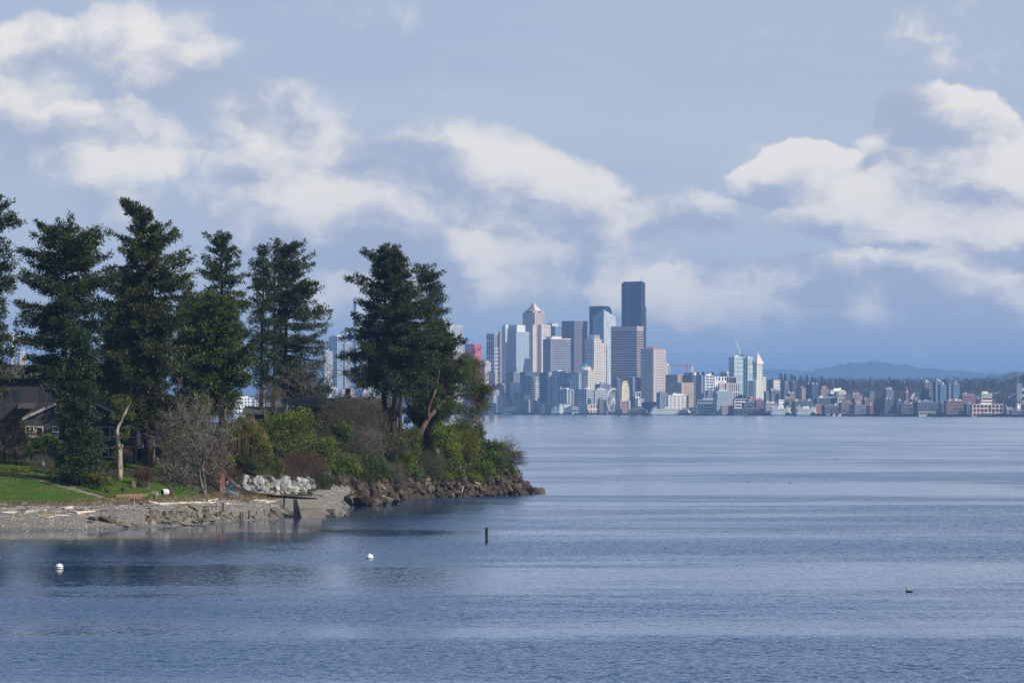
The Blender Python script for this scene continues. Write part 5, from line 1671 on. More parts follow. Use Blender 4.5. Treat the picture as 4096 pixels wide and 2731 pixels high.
# gabled house
YH = 790.0
hx = lambda px: (px - CX) / F * YH
hz = lambda py: CAMH - (py - CY) / F * YH
gz = hz(1852) - 0.5
root = thing('house', 'dark slate-blue gabled house with cream window trim behind the firs', 'house', (hx(320), YH, gz))
xl, xa, xr = hx(104), hx(306), hx(545)
zl, za, zr = hz(1668), hz(1576), hz(1690)
g = G()
V_ = []
for yy in (YH, YH + 11):
    V_ += [(xl, yy, gz), (xr, yy, gz), (xr, yy, zr), (xa, yy, za), (xl, yy, zl)]
g.add(V_, [[0, 5, 9, 4][::-1], [1, 2, 7, 6][::1], [0, 1, 6, 5]], [[0, 1, 2], [0, 2, 3], [0, 3, 4], [5, 7, 6], [5, 8, 7], [5, 9, 8]])
g.add([V_[2], V_[3], V_[8], V_[7], V_[4], V_[9]], [[0, 1, 2, 3], [1, 4, 5, 2]])
mk('wall', g, SLATE, root)
gable_roof(root, xl, xa, xr, zl + 0.02, za + 0.02, zr + 0.02, YH - 0.7, YH + 11.5, 0.16, SHING, surf('grey_trim', (0.34, 0.33, 0.31), (0.28, 0.27, 0.26), 2.0))
window(root, 'window', hx(222), hx(240), hz(1649), hz(1629), YH, 0.1, (2, 2))
window(root, 'window', hx(213), hx(233), hz(1725), hz(1706), YH, 0.12, (1, 1))
window(root, 'window', hx(100) + 0.2, hx(134), hz(1740), hz(1706), YH, 0.12, (2, 3))
dr = window(root, 'door', hx(145), hx(169), hz(1752), hz(1709), YH, 0.16, (1, 1))
window(root, 'window', hx(386), hx(403), hz(1756), hz(1709), YH, 0.1, (1, 4))
window(root, 'window', hx(406) + 0.05, hx(438), hz(1756), hz(1709), YH, 0.1, (1, 1))
window(root, 'window', hx(441) + 0.05, hx(455), hz(1756), hz(1709), YH, 0.1, (1, 4))
window(root, 'window', hx(408), hx(432), hz(1825), hz(1792), YH, 0.12, (1, 2))
window(root, 'window', hx(437), hx(462), hz(1825), hz(1792), YH, 0.12, (1, 2))
mk('trim_band', G().box((xl, YH - 0.05, hz(1748)), (xr, YH - 0.003, hz(1745))), TRIM, root)
for px in (190, 154):
    mk('vent_pipe', G().tube(np.array([(hx(px), YH + 3, hz(1640)), (hx(px), YH + 3, hz(1608 if px == 190 else 1622))]), 0.06, 8), TRIM, root)
# deck of that house
DECKW = surf('deck_timber', (0.24, 0.19, 0.14), (0.15, 0.12, 0.09), 2.0, 0.9)
root2 = thing('wooden_deck', 'raised wooden deck with railing on the right side of the gabled house', 'deck', (hx(570), YH - 1.5, gz))
zd = hz(1782)
for k in range(16):
    mk('plank', G().box((hx(508) + k * 0.262, YH - 2.2, zd), (hx(508) + k * 0.262 + 0.25, YH + 2.5, zd + 0.06)), DECKW, root2)
mk('edge_beam', G().box((hx(506), YH - 2.26, zd - 0.28), (hx(626), YH - 2.14, zd - 0.003)), DECKW, root2)
for px in (548, 590, 612, 622):
    mk('post', G().box((hx(px) - 0.09, YH - 2.4, gz - 0.4), (hx(px) + 0.09, YH - 2.265, hz(1747))), DECKW, root2)
for px in range(512, 622, 6):
    mk('baluster', G().box((hx(px) - 0.025, YH - 2.26, zd + 0.062), (hx(px) + 0.025, YH - 2.20, hz(1750))), DECKW, root2)
mk('rail', G().box((hx(506), YH - 2.28, hz(1750)), (hx(626), YH - 2.14, hz(1747))), DECKW, root2)
mk('rail', G().box((hx(506), YH - 2.285, hz(1767)), (hx(626), YH - 2.262, hz(1765))), DECKW, root2)
mk('under_window', G().box((hx(520), YH + 2.6, gz), (hx(620), YH + 2.7, zd - 0.4)), GLASS, root2)

# upper house behind
YB = 850.0
bx = lambda px: (px - CX) / F * YB
bz = lambda py: CAMH - (py - CY) / F * YB
gB = bz(1720)
DKSIDE = surf('dark_brown_siding', (0.045, 0.042, 0.05), (0.035, 0.033, 0.04), 1.0, 0.85, 0.2)
root = thing('house', 'long dark house with low brown roof on the slope above the gabled house', 'house', (bx(220), YB, gB))
mk('wall', G().box((bx(-60), YB, gB - 1), (bx(472), YB + 9, bz(1512))), DKSIDE, root)
mk('roof', G().hexa(np.array([(bx(-80), YB - 1.1, bz(1514)), (bx(490), YB - 1.1, bz(1514)), (bx(470), YB + 5, bz(1462)), (bx(-80), YB + 5, bz(1462)),
                              (bx(-80), YB - 1.15, bz(1507)), (bx(490), YB - 1.15, bz(1507)), (bx(470), YB + 5, bz(1457)), (bx(-80), YB + 5, bz(1457))])), SHING, root)
mk('dormer', G().box((bx(92), YB - 0.2, bz(1504)), (bx(180), YB + 3, bz(1482))), surf('grey_shingle_wall', (0.22, 0.205, 0.19), (0.16, 0.15, 0.14), 3.0), root)
mk('porch_roof', G().hexa(np.array([(bx(78), YB - 4, bz(1634)), (bx(146), YB - 4, bz(1634)), (bx(146), YB - 0.01, bz(1616)), (bx(78), YB - 0.01, bz(1616)), (bx(78), YB - 4, bz(1628)), (bx(146), YB - 4, bz(1628)), (bx(146), YB - 0.01, bz(1611)), (bx(78), YB - 0.01, bz(1611))])), SHING, root)
for k, px in enumerate((20, 60, 160, 200, 330, 420)):
    window(root, 'window', bx(px), bx(px + 22), bz(1600), bz(1560), YB, 0.1, (1, 2), DKSIDE)

# long mossy roof on the point
YC = 985.0
cx_ = lambda px: (px - CX) / F * YC
cz_ = lambda py: CAMH - (py - CY) / F * YC
gC = cz_(1730)
root = thing('house', 'low house with a long mossy dark roof and brick chimney among the firs', 'house', (cx_(1350), YC, gC))
WALLC = surf('brown_siding', (0.06, 0.045, 0.035), (0.045, 0.035, 0.028), 1.2, 0.85)
mk('wall', G().box((cx_(1150), YC, gC - 1.5), (cx_(1566), YC + 9, cz_(1629))), WALLC, root)
mk('wall', G().box((cx_(985), YC - 4, gC - 1.5), (cx_(1148), YC + 5, cz_(1652))), WALLC, root)
mk('roof', G().hexa(np.array([(cx_(1160), YC - 1.0, cz_(1632)), (cx_(1572), YC - 1.0, cz_(1632)), (cx_(1572), YC + 4.5, cz_(1595)), (cx_(1136), YC + 4.5, cz_(1595)),
                              (cx_(1160), YC - 1.05, cz_(1627)), (cx_(1572), YC - 1.05, cz_(1627)), (cx_(1572), YC + 4.5, cz_(1590)), (cx_(1136), YC + 4.5, cz_(1590))])), MOSSY, root)
mk('roof', G().hexa(np.array([(cx_(1136), YC + 4.5, cz_(1595)), (cx_(1572), YC + 4.5, cz_(1595)), (cx_(1572), YC + 10, cz_(1632)), (cx_(1160), YC + 10, cz_(1632)),
                              (cx_(1136), YC + 4.5, cz_(1590)), (cx_(1572), YC + 4.5, cz_(1590)), (cx_(1572), YC + 10, cz_(1627)), (cx_(1160), YC + 10, cz_(1627))])), MOSSY, root)
mk('porch_roof', G().hexa(np.array([(cx_(975), YC - 4.8, cz_(1657)), (cx_(1146), YC - 4.8, cz_(1657)), (cx_(1140), YC + 4, cz_(1630)), (cx_(975), YC + 4, cz_(1630)),
                                    (cx_(975), YC - 4.8, cz_(1652)), (cx_(1146), YC - 4.8, cz_(1652)), (cx_(1140), YC + 4, cz_(1625)), (cx_(975), YC + 4, cz_(1625))])), MOSSY, root)
window(root, 'window', cx_(1004), cx_(1020), cz_(1684), cz_(1660), YC - 4, 0.1, (2, 1))
ch = mk('chimney', G().box((cx_(1379), YC + 3.6, cz_(1600)), (cx_(1400), YC + 4.8, cz_(1556))).box((cx_(1377.5), YC + 3.5, cz_(1556) + 0.01), (cx_(1401.5), YC + 4.9, cz_(1552))), surf('dark_brick', (0.13, 0.075, 0.06), (0.09, 0.055, 0.045), 3.0, 0.9), root)

# ------------------------------------------------------------------ the far city
def shoreY(px):
    """distance of the far quay"""
    return CAMH * F / (np.interp(px, [-200, 1940, 4096, 4300], [1656.5, 1656.5, 1667, 1667.5]) - CY)


def cground(px, d):
    top = np.interp(px, [0, 1800, 2600, 3100, 4096], [40, 45, 50, 62, 56])
    return 3.0 + top * np.clip((d - 120) / 1500.0, 0, 1.15) ** 0.8


def wallmat(c, key=None):
    k = 'facade_%02d_%02d_%02d' % tuple(int(x * 99) for x in c)
    c = [min(x * 1.3, 0.84) for x in c]
    return surf(k, c, [x * 0.86 for x in c], 0.05, 0.85, 0.25)


def glassmat(c, rough=0.12):
    k = 'glazing_%03d_%03d_%03d_%02d' % (*[int(x * 300) for x in c], int(rough * 99))
    if k in MATS:
        return MATS[k]
    m, t, out = newmat(k)
    p = wpos(t)
    n = t.noise(t.vm('MULTIPLY', p, (0.22, 0.22, 0.28)), 1.0, 2.0, 0.7)
    col = t.mix(t.ramp(n, 0.40, 0.62), [x * (1.35 if c[2] < 0.2 else 1.08) for x in c], [x * (0.35 if c[2] < 0.2 else 0.8) for x in c])
    principled(t, out, col, rough, 0.6 if rough < 0.28 else 0.25)
    MATS[k] = m
    return m


ALPHA = math.radians(44)


class Bld:
    """a building with one corner towards us: a left face and a right (sunny) face"""
    def __init__(self, name, label, xl, xc, xr, d, group='buildings of the far city', cat='building', alpha=ALPHA, ybase=None):
        self.al = alpha
        self.Y = float(shoreY((xl + xr) / 2)) + d
        self.m = self.Y / F
        self.c = arr((xc - CX) * self.m, self.Y, 0)
        self.base = float(cground(xc, d)) - 4.0 if ybase is None else self.zz(ybase)
        self.L, self.W = max((xc - xl) * self.m / math.cos(alpha), 4.0), max((xr - xc) * self.m / math.sin(alpha), 4.0)
        self.tl, self.tr = arr(-math.cos(alpha), math.sin(alpha), 0), arr(math.sin(alpha), math.cos(alpha), 0)
        self.xc = xc
        self.root = thing(name, label, cat, (self.c[0], self.c[1], self.base), group)

    def zz(self, py):
        return CAMH - (py - CY) * self.m

    def quad(self, l0, l1, w0, w1, z0, z1):
        """corners of a box in face coordinates: l along the left face, w along the right face"""
        q = [self.c + self.tl * l + self.tr * w for l, w in ((l0, w0), (l0, w1), (l1, w1), (l1, w0))]
        return np.array([p + arr(0, 0, z0) for p in q] + [p + arr(0, 0, z1) for p in q])

    def box(self, name, l0, l1, w0, w1, z0, z1, mat):
        return mk(name, G().hexa(self.quad(l0, l1, w0, w1, z0, z1)), mat, self.root)

    def facade(self, l0, l1, w0, w1, z0, z1, wall, fh=3.6, bf=0.4, bay=4.0, pf=0.35, faces='LR', depth=0.45, name='facade', skip=0.0, mull=True, fh0=0.0):
        """floor bands and piers standing proud of the glass behind them"""
        fh, bay = fh * 1.3, bay * 1.25
        g = G()
        rg = np.random.default_rng(int(abs(l1 * 13 + z1 * 7)) + 1)
        for face in faces:
            if face == 'L':
                t_, nv, org, wd = self.tl, -self.tr, self.c + self.tl * l0 + self.tr * w0, l1 - l0
            else:
                t_, nv, org, wd = self.tr, -self.tl, self.c + self.tr * w0 + self.tl * l0, w1 - w0
            ax = np.array([t_, nv, arr(0, 0, 1)])
            if bf > 0:
                nf = max(1, int(round((z1 - z0) / fh)))
                h = (z1 - z0) / nf
                for k in range(nf):
                    if skip and rg.random() < skip:
                        continue
                    g.box((0.01, 0.0, z0 + k * h), (wd - 0.01, depth, z0 + k * h + h * bf), ax, org)
                g.box((0.0, 0.0, z1 - 0.2), (wd, depth + 0.05, z1 + 1.0), ax, org)
            if pf > 0:
                nb_ = max(1, int(round(wd / bay)))
                b_ = wd / nb_
                pw = b_ * pf
                for k in range(nb_ + 1):
                    x0 = np.clip(k * b_ - pw / 2, 0.02, wd - pw * 0.5)
                    g.box((x0, 0.0, z0), (min(x0 + pw, wd - 0.02), depth + 0.12, z1), ax, org)
        return mk(name, g, wall, self.root, kind='stuff')

    def block(self, ytop, wall, glass, l=(0, 1), w=(0, 1), ybot=None, roof=True, pent=True, **kw):
        l0, l1, w0, w1 = l[0] * self.L, l[1] * self.L, w[0] * self.W, w[1] * self.W
        z1 = self.zz(ytop)
        z0 = self.base if ybot is None else self.zz(ybot)
        self.box('body', l0 + 0.02, l1, w0 + 0.02, w1, z0, z1, glass)
        if kw.get('bf', 0.4) > 0 or kw.get('pf', 0.35) > 0:
            self.facade(l0, l1, w0, w1, z0, z1, wall, **kw)
        if roof:
            self.box('roof', l0 - 0.3, l1 + 0.3, w0 - 0.3, w1 + 0.3, z1 + 0.02, z1 + 0.9, wall)
            if pent:
                rq = np.random.default_rng(int(self.xc * 3 + ytop))
                for _ in range(3):
                    a_, c_ = rq.uniform(0.05, 0.8), rq.uniform(0.05, 0.8)
                    self.box('roof_plant', l0 + (l1 - l0) * a_, l0 + (l1 - l0) * (a_ + 0.14), w0 + (w1 - w0) * c_, w0 + (w1 - w0) * (c_ + 0.14), z1 + 0.92, z1 + rq.uniform(2.0, 6.5), LGR if rq.random() < 0.5 else GRY)
                self.box('plant_room', l0 + (l1 - l0) * 0.3, l0 + (l1 - l0) * 0.75, w0 + (w1 - w0) * 0.25, w0 + (w1 - w0) * 0.75, z1 + 0.93, z1 + 4.5, wall)
        return z1


GL_BLUE, GL_DARK, GL_TEAL, GL_PALE, GL_BLACK = glassmat((0.07, 0.13, 0.21)), glassmat((0.022, 0.032, 0.05), 0.3), glassmat((0.06, 0.15, 0.17)), glassmat((0.34, 0.42, 0.48)), glassmat((0.012, 0.015, 0.02), 0.3)
GL_SLATE = glassmat((0.03, 0.036, 0.05), 0.35)
WHT, CRM, GRY, TAN, BRK, DKB, PNK, LGR = wallmat((0.62, 0.60, 0.56)), wallmat((0.55, 0.47, 0.36)), wallmat((0.32, 0.32, 0.33)), wallmat((0.42, 0.34, 0.26)), wallmat((0.28, 0.13, 0.10)), wallmat((0.075, 0.07, 0.075)), wallmat((0.46, 0.36, 0.32)), wallmat((0.47, 0.47, 0.46))
BRN = wallmat((0.17, 0.125, 0.11))

# city floor, quay and far shore
pxs = np.linspace(-300, 4500, 97)
ds = np.array([0, 60, 120, 250, 400, 600, 800, 1000, 1200, 1500, 1800, 2300, 3000])
V_ = []
for d in ds:
    Yq = shoreY(pxs) + d
    V_.append(np.stack([(pxs - CX) / F * Yq, Yq, cground(pxs, d)], 1))
V_.append(V_[-1] * arr(1, 1, 0) + arr(0, 300, -2))
V_ = np.array(V_)
nr, nc = V_.shape[:2]
jj_, ii_ = np.meshgrid(np.arange(nr - 1), np.arange(nc - 1), indexing='ij')
fq = np.stack([jj_ * nc + ii_, jj_ * nc + ii_ + 1, (jj_ + 1) * nc + ii_ + 1, (jj_ + 1) * nc + ii_], -1).reshape(-1, 4)
tag(mk('city_ground', G().add(V_.reshape(-1, 3), fq), surf('city_ground', (0.10, 0.09, 0.085), (0.05, 0.05, 0.045), 0.01, 0.95), origin=(0, 0, 0)), 'built-up far shore rising behind the quay', 'ground', kind='structure')
Yq = shoreY(pxs)
lo = np.stack([(pxs - CX) / F * Yq, Yq, np.full(len(pxs), -2.0)], 1)
hi = lo * arr(1, 1, 0) + arr(0, 0, 4.2)
g = G().add(np.vstack([lo, hi, hi + arr(0, 12, 0)]), np.vstack([np.c_[np.arange(96), np.arange(96) + 1, np.arange(96) + 98, np.arange(96) + 97], np.c_[np.arange(96) + 97, np.arange(96) + 98, np.arange(96) + 195, np.arange(96) + 194]]))
tag(mk('seawall', g, surf('dark_quay', (0.045, 0.045, 0.05), (0.025, 0.025, 0.03), 0.06, 0.9), origin=(0, 0, 0)), 'dark seawall of the far waterfront', 'quay', kind='structure')

RG = np.random.default_rng(400)


def B(name, label, xl, xc, xr, ytop, d, wall, glass, **kw):
    ybase = kw.pop('ybase', None)
    b = Bld(name, label, xl, xc, xr, d, ybase=ybase, cat='skyscraper' if name == 'skyscraper' else 'building')
    b.block(ytop, wall, glass, **kw)
    return b


# -- skyscrapers
b = Bld('skyscraper', 'tallest black tower of the skyline with stepped right shoulder', 2488, 2566, 2588, 1100, cat='skyscraper')
LL, WW = b.L, b.W
BLK = wallmat((0.055, 0.05, 0.055))
z1 = b.zz(1132)
b.box('body', 0, LL, 0, WW * 0.66, b.base, z1, GL_BLACK)
b.box('crown', LL * 0.06, LL * 0.93, WW * 0.06, WW * 0.6, z1 + 0.05, b.zz(1125), GL_BLACK)
b.box('shoulder', LL * 0.04, LL * 0.9, WW * 0.67, WW * 1.0, b.base, b.zz(1227), GL_BLACK)
b.facade(0, LL, 0, WW * 0.66, b.base, z1, BLK, fh=4.0, bf=0.35, bay=7, pf=0.1, depth=0.3)
mk('shoulder_facade', G().hexa(b.quad(LL * 0.03, LL * 0.04 - 0.01, WW * 0.67, WW, b.base, b.zz(1227))), BLK, b.root)
g = G()
q0 = b.c + b.tl * LL * 0.63
nfl = int((z1 - b.zz(1310)) / 4.0)
for k in range(nfl):
    zk = z1 - 4.0 * k
    wd = 9.0 * (1 - k / 10.0) if k < 7 else 1.6
    g.box((0, -0.1, zk - 2.0), (wd, 1.0, zk - 0.4), np.array([b.tl, -b.tr, arr(0, 0, 1)]), q0)
mk('sun_painted_strip', g, wallmat((0.38, 0.34, 0.33)), b.root, kind='stuff')  # pale floor bars put the sunlight of the notch into colour
mk('antenna', G().tube(np.array([b.c + b.tl * LL * 0.1 + b.tr * WW * 0.3 + arr(0, 0, b.zz(1125)), b.c + b.tl * LL * 0.1 + b.tr * WW * 0.3 + arr(0, 0, b.zz(1115))]), 0.8, 6), GRY, b.root)

b = Bld('skyscraper', 'brown tower wrapped in dark horizontal window bands', 2446, 2547, 2574, 620, cat='skyscraper')
b.block(1306, wallmat((0.40, 0.29, 0.26)), GL_DARK, fh=4.15, bf=0.5, pf=0, depth=0.5, pent=False)
b.facade(0, b.L, 0, b.W, b.zz(1320), b.zz(1307), wallmat((0.40, 0.29, 0.26)), fh=7.4, bf=0.98, pf=0, depth=0.55, name='parapet_band')

b = Bld('skyscraper', 'pinkish concrete tower with a grid of square windows and hipped dark roof', 2565, 2614, 2665, 330, cat='skyscraper')
z1 = b.block(1398, wallmat((0.50, 0.41, 0.36)), GL_DARK, fh=4.6, bf=0.52, bay=4.6, pf=0.52, depth=0.7, roof=False)
q = b.quad(-0.6, b.L + 0.6, -0.6, b.W + 0.6, z1, z1)[:4]
cc_ = q.mean(0)
tp = q * 0.45 + cc_ * 0.55 + arr(0, 0, b.zz(1386) - z1)
mk('roof', G().add(np.vstack([q, tp]), [[0, 1, 5, 4], [1, 2, 6, 5], [2, 3, 7, 6], [3, 0, 4, 7], [4, 5, 6, 7]]), wallmat((0.22, 0.17, 0.16)), b.root)

# pyramid-topped tower
b = Bld('skyscraper', 'stone tower with arched gables and a stepped pyramid top', 2091, 2140, 2178, 640, cat='skyscraper')
ST = wallmat((0.56, 0.44, 0.37))
b.block(1252, ST, GL_BLUE, l=(0, 1), w=(0, 1), fh=4.0, bf=0.34, bay=5.5, pf=0.42, roof=False)
zc = b.zz(1252)
arch = [(0, 0)] + [(0.5 - 0.5 * math.cos(a), math.sin(a)) for a in np.linspace(0, math.pi, 13)][1:]
ah = b.zz(1240) - zc
for t_, wd, org, inn in ((b.tl, b.L, b.c, b.tr), (b.tr, b.W, b.c, b.tl)):
    poly = np.array([(x * wd * 0.84 + wd * 0.08, y * ah) for x, y in arch])
    mk('arched_gable', G().prism(poly, 0.2, min(b.L, b.W) * 0.9, np.array([t_, arr(0, 0, 1), inn]), org + arr(0, 0, zc)), ST, b.root)
    poly2 = poly * arr(0.7, 0.72) + arr(wd * 0.15, 0)
    mk('arched_window', G().prism(poly2, -0.3, 0.1, np.array([t_, arr(0, 0, 1), inn]), org + arr(0, 0, zc)), GL_BLUE, b.root)
zp0, zp1 = b.zz(1241), b.zz(1213)
for k in range(8):
    f0 = k / 8.0
    i0 = 0.16 + 0.32 * f0
    b.box('pyramid_step', b.L * i0, b.L * (1 - i0), b.W * i0, b.W * (1 - i0), zp0 + (zp1 - zp0) * f0 + (0.02 if k else 0), zp0 + (zp1 - zp0) * (f0 + 1 / 8.0), ST if k % 2 else wallmat((0.66, 0.56, 0.5)))
b.box('finial', b.L * 0.46, b.L * 0.54, b.W * 0.46, b.W * 0.54, zp1 + 0.02, b.zz(1206), ST)
for k, (l_, w_, yt) in enumerate([((-0.02, 0.5), (-0.24, -0.01), 1300), ((-0.30, -0.02), (0.3, 1.25), 1300)]):
    z1 = b.zz(yt)
    b.box('shoulder', l_[0] * b.L, l_[1] * b.L, w_[0] * b.W, w_[1] * b.W, b.base, z1, GL_BLUE)
    b.facade(l_[0] * b.L, l_[1] * b.L, w_[0] * b.W, w_[1] * b.W, b.base, z1, wallmat((0.60, 0.5, 0.40)), fh=4.2, bf=0.5, bay=5.0, pf=0.5, name='shoulder_facade')

b = B('skyscraper', 'white pinstriped tower with pale parapet and shaded brown left side', 2008, 2022, 2062, 1310, 470, wallmat((0.60, 0.57, 0.55)), GL_PALE, fh=4.0, bf=0.12, bay=3.4, pf=0.42, pent=False)
b.box('parapet', -0.6, b.L * 0.9, -0.6, b.W * 1.1, b.zz(1313), b.zz(1299), wallmat((0.62, 0.62, 0.58)))
B('skyscraper', 'brownish slab tower left of the white pinstriped tower', 1994, 2000, 2012, 1328, 500, wallmat((0.36, 0.27, 0.27)), GL_SLATE, fh=4.0, bf=0.4, bay=4.5, pf=0.4, pent=False)
b = B('skyscraper', 'pale blue glass tower joined to the white pinstriped tower', 2061, 2066, 2117, 1328, 440, wallmat((0.50, 0.55, 0.60)), GL_PALE, fh=4.0, bf=0.14, bay=12, pf=0.05, pent=False)
b.box('crown', b.L * 0.1, b.L, b.W * 0.05, b.W * 0.7, b.zz(1328) + 1.0, b.zz(1300), wallmat((0.60, 0.62, 0.6)))
b = B('skyscraper', 'grey tower with a ragged patchwork of panels behind the madrona crown', 1946, 1978, 1995, 1336, 700, wallmat((0.44, 0.42, 0.42)), GL_SLATE, fh=7.0, bf=0.42, bay=6, pf=0.3, skip=0.35, pent=False)
b = B('skyscraper', 'glass tower half hidden behind the pyramid-topped tower', 2188, 2222, 2249, 1306, 900, wallmat((0.36, 0.38, 0.42)), GL_BLUE, fh=4, bf=0.2, bay=6, pf=0.15, pent=False)
b.box('crown', b.L * 0.4, b.L * 0.95, b.W * 0.0, b.W * 0.9, b.zz(1305), b.zz(1293), wallmat((0.40, 0.43, 0.47)))
B('skyscraper', 'flat-topped dark brown slab tower in the middle of the skyline', 2248, 2298, 2350, 1285, 720, wallmat((0.22, 0.18, 0.19)), GL_DARK, fh=4, bf=0.35, bay=3.2, pf=0.35, pent=False)
b = B('skyscraper', 'grey-blue tower with pale rooftop in front of the dark brown slab', 2173, 2203, 2283, 1358, 380, wallmat((0.33, 0.32, 0.36)), GL_SLATE, fh=3.8, bf=0.3, bay=4.2, pf=0.25, pent=False)
b.box('penthouse', b.L * 0.0, b.L * 0.8, b.W * 0.05, b.W * 0.55, b.zz(1358) + 1, b.zz(1345), WHT)
b.box('crown_band', -0.7, b.L * 0.2, -0.7, b.W + 0.7, b.zz(1356), b.zz(1353), wallmat((0.62, 0.55, 0.5)))
# dark glass tower with rounded top
b = Bld('skyscraper', 'dark blue glass tower with rounded top behind the faceted white one', 2358, 2418, 2450, 960, cat='skyscraper')
zs = b.zz(1262)
b.box('body', 0, b.L, 0, b.W, b.base, zs, GL_DARK)
prof = [(0, 0), (b.W, 0), (b.W * 0.9, (b.zz(1238) - zs)), (b.W * 0.7, (b.zz(1228) - zs)), (b.W * 0.45, b.zz(1224) - zs), (0, b.zz(1224) - zs)]
mk('rounded_top', G().prism(np.array(prof), 0.0, b.L, np.array([b.tr, arr(0, 0, 1), b.tl]), b.c + arr(0, 0, zs + 0.02)), GL_DARK, b.root)
b.facade(0, b.L, 0, b.W, b.base, b.zz(1226), wallmat((0.16, 0.20, 0.26)), fh=4.2, bf=0.12, bay=40, pf=0.02, faces='L', depth=0.2)
mk('crane_rig', G().box((0, 0, 0), (14, 2, 1.5), None, b.c + b.tl * b.L * 0.5 + arr(0, 0, b.zz(1224) + 1)), GRY, b.root)
# faceted white glass tower
b = Bld('skyscraper', 'faceted pale glass tower with a pointed crown', 2372, 2415, 2464, 560, cat='skyscraper')
zA, zL, zR = b.zz(1238), b.zz(1267), b.zz(1266)
A_, C_ = b.c + b.tl * b.L, b.c + b.tr * b.W
D_ = A_ + b.tr * b.W
cz0 = b.base
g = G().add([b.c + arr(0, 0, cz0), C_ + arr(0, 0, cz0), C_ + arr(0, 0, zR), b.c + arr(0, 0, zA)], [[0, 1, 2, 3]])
mk('sunlit_face', g, glassmat((0.52, 0.57, 0.60), 0.25), b.root)  # sunlight painted in: paler glass than the tower's other faces
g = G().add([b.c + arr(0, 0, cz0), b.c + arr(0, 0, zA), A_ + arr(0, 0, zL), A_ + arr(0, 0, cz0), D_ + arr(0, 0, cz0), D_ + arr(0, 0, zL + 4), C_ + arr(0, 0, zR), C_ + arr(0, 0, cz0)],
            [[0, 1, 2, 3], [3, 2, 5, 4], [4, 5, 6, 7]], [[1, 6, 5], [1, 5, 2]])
mk('shaded_face', g, glassmat((0.24, 0.33, 0.40), 0.12), b.root)  # shade painted in: darker copy of the same tower's glass
g = G()
for k in range(1, 42):
    zk = b.base + k * 6.0
    if zk < zL - 4:
        g.box((0.02, 0.02, zk), (b.W - 0.02, 0.12, zk + 0.5), np.array([b.tr, -b.tl, arr(0, 0, 1)]), b.c)
        g.box((0.02, 0.02, zk), (b.L - 0.02, 0.12, zk + 0.5), np.array([b.tl, -b.tr, arr(0, 0, 1)]), b.c)
dg0, dg1 = b.c + arr(0, 0, zA - 2) - b.tl * 0.25, C_ + arr(0, 0, b.zz(1430)) - b.tl * 0.25
g.sticks([dg0], [dg1], 0.4, 0.4, 4)
dg1 = A_ + arr(0, 0, b.zz(1400)) - b.tr * 0.25
g.sticks([b.c + arr(0, 0, zA - 2) - b.tr * 0.25], [dg1], 0.4, 0.4, 4)
mk('mullions', g, wallmat((0.30, 0.34, 0.38)), b.root, kind='stuff')
# stepped white grid tower
b = Bld('skyscraper', 'white grid-windowed tower stepping down to the right with finned crown', 2340, 2377, 2430, 400, cat='skyscraper')
GW = wallmat((0.62, 0.57, 0.50))
b.block(1358, GW, GL_DARK, w=(0, 0.58), fh=4.4, bf=0.46, bay=4.4, pf=0.46, pent=False)
b.block(1374, GW, GL_DARK, l=(0.05, 0.95), w=(0.585, 1.0), fh=4.4, bf=0.46, bay=4.4, pf=0.46, pent=False)
g = G()
for k in range(9):
    g.hexa(b.quad(b.L * 0.05, b.L * 0.7, b.W * (0.03 + 0.05 * k), b.W * (0.045 + 0.05 * k), b.zz(1358) + 1, b.zz(1338)))
mk('crown_fins', g, GW, b.root, kind='stuff')
b.box('crown', b.L * 0.1, b.L * 0.65, b.W * 0.05, b.W * 0.44, b.zz(1358) + 0.95, b.zz(1345), GW)
# domed round-cornered tower
b = Bld('skyscraper', 'tower with a green glass dome behind the waterfront condominiums', 2306, 2352, 2392, 300, cat='skyscraper')
b.block(1481, wallmat((0.60, 0.54, 0.42)), GL_TEAL, l=(0.0, 0.5), w=(0, 1), fh=4.2, bf=0.42, bay=4.5, pf=0.42, pent=False)
b.block(1496, wallmat((0.44, 0.46, 0.48)), GL_TEAL, l=(0.505, 1.25), w=(-0.3, 0.6), fh=4.2, bf=0.28, bay=4.5, pf=0.3, pent=False)
dc = b.c + b.tl * b.L * 0.55 + b.tr * b.W * 0.35
rd = 24 * b.m
lathe_pr = [(rd * 1.02, b.zz(1481) + 1), (rd * 1.02, b.zz(1471)), (rd * 0.9, b.zz(1467))]
mk('drum', lathe(G(), dc, lathe_pr, 28), wallmat((0.52, 0.46, 0.42)), b.root, smooth=False)
a = np.linspace(0, math.pi / 2, 8)
mk('dome', lathe(G(), dc, [(rd * 0.86 * math.cos(q) + 0.01, b.zz(1467) + (b.zz(1452) - b.zz(1467)) * math.sin(q)) for q in a], 28), glassmat((0.05, 0.22, 0.24)), b.root, smooth=True)

# -- far left, seen between the trees
B('skyscraper', 'white and glass tower between the two leftmost firs', 38, 46, 62, 1338, 900, WHT, GL_PALE, fh=4, bf=0.3, bay=5, pf=0.3)
B('skyscraper', 'blue glass tower right of the white one between the leftmost firs', 58, 63, 84, 1346, 800, GRY, GL_BLUE, fh=6, bf=0.25, bay=9, pf=0.05)
B('building', 'reddish block below the blue tower between the leftmost firs', 70, 80, 104, 1412, 700, PNK, GL_SLATE)
B('skyscraper', 'blue tower with white right side behind the fine leafless tree', 1314, 1350, 1378, 1347, 700, wallmat((0.50, 0.52, 0.55)), GL_BLUE, fh=4, bf=0.3, bay=7, pf=0.12)
B('building', 'pale block left of the blue tower behind the fine leafless tree', 1288, 1300, 1330, 1408, 500, LGR, GL_SLATE)
B('building', 'teal glass block right of the blue tower behind the firs', 1372, 1380, 1404, 1376, 600, GRY, GL_TEAL)
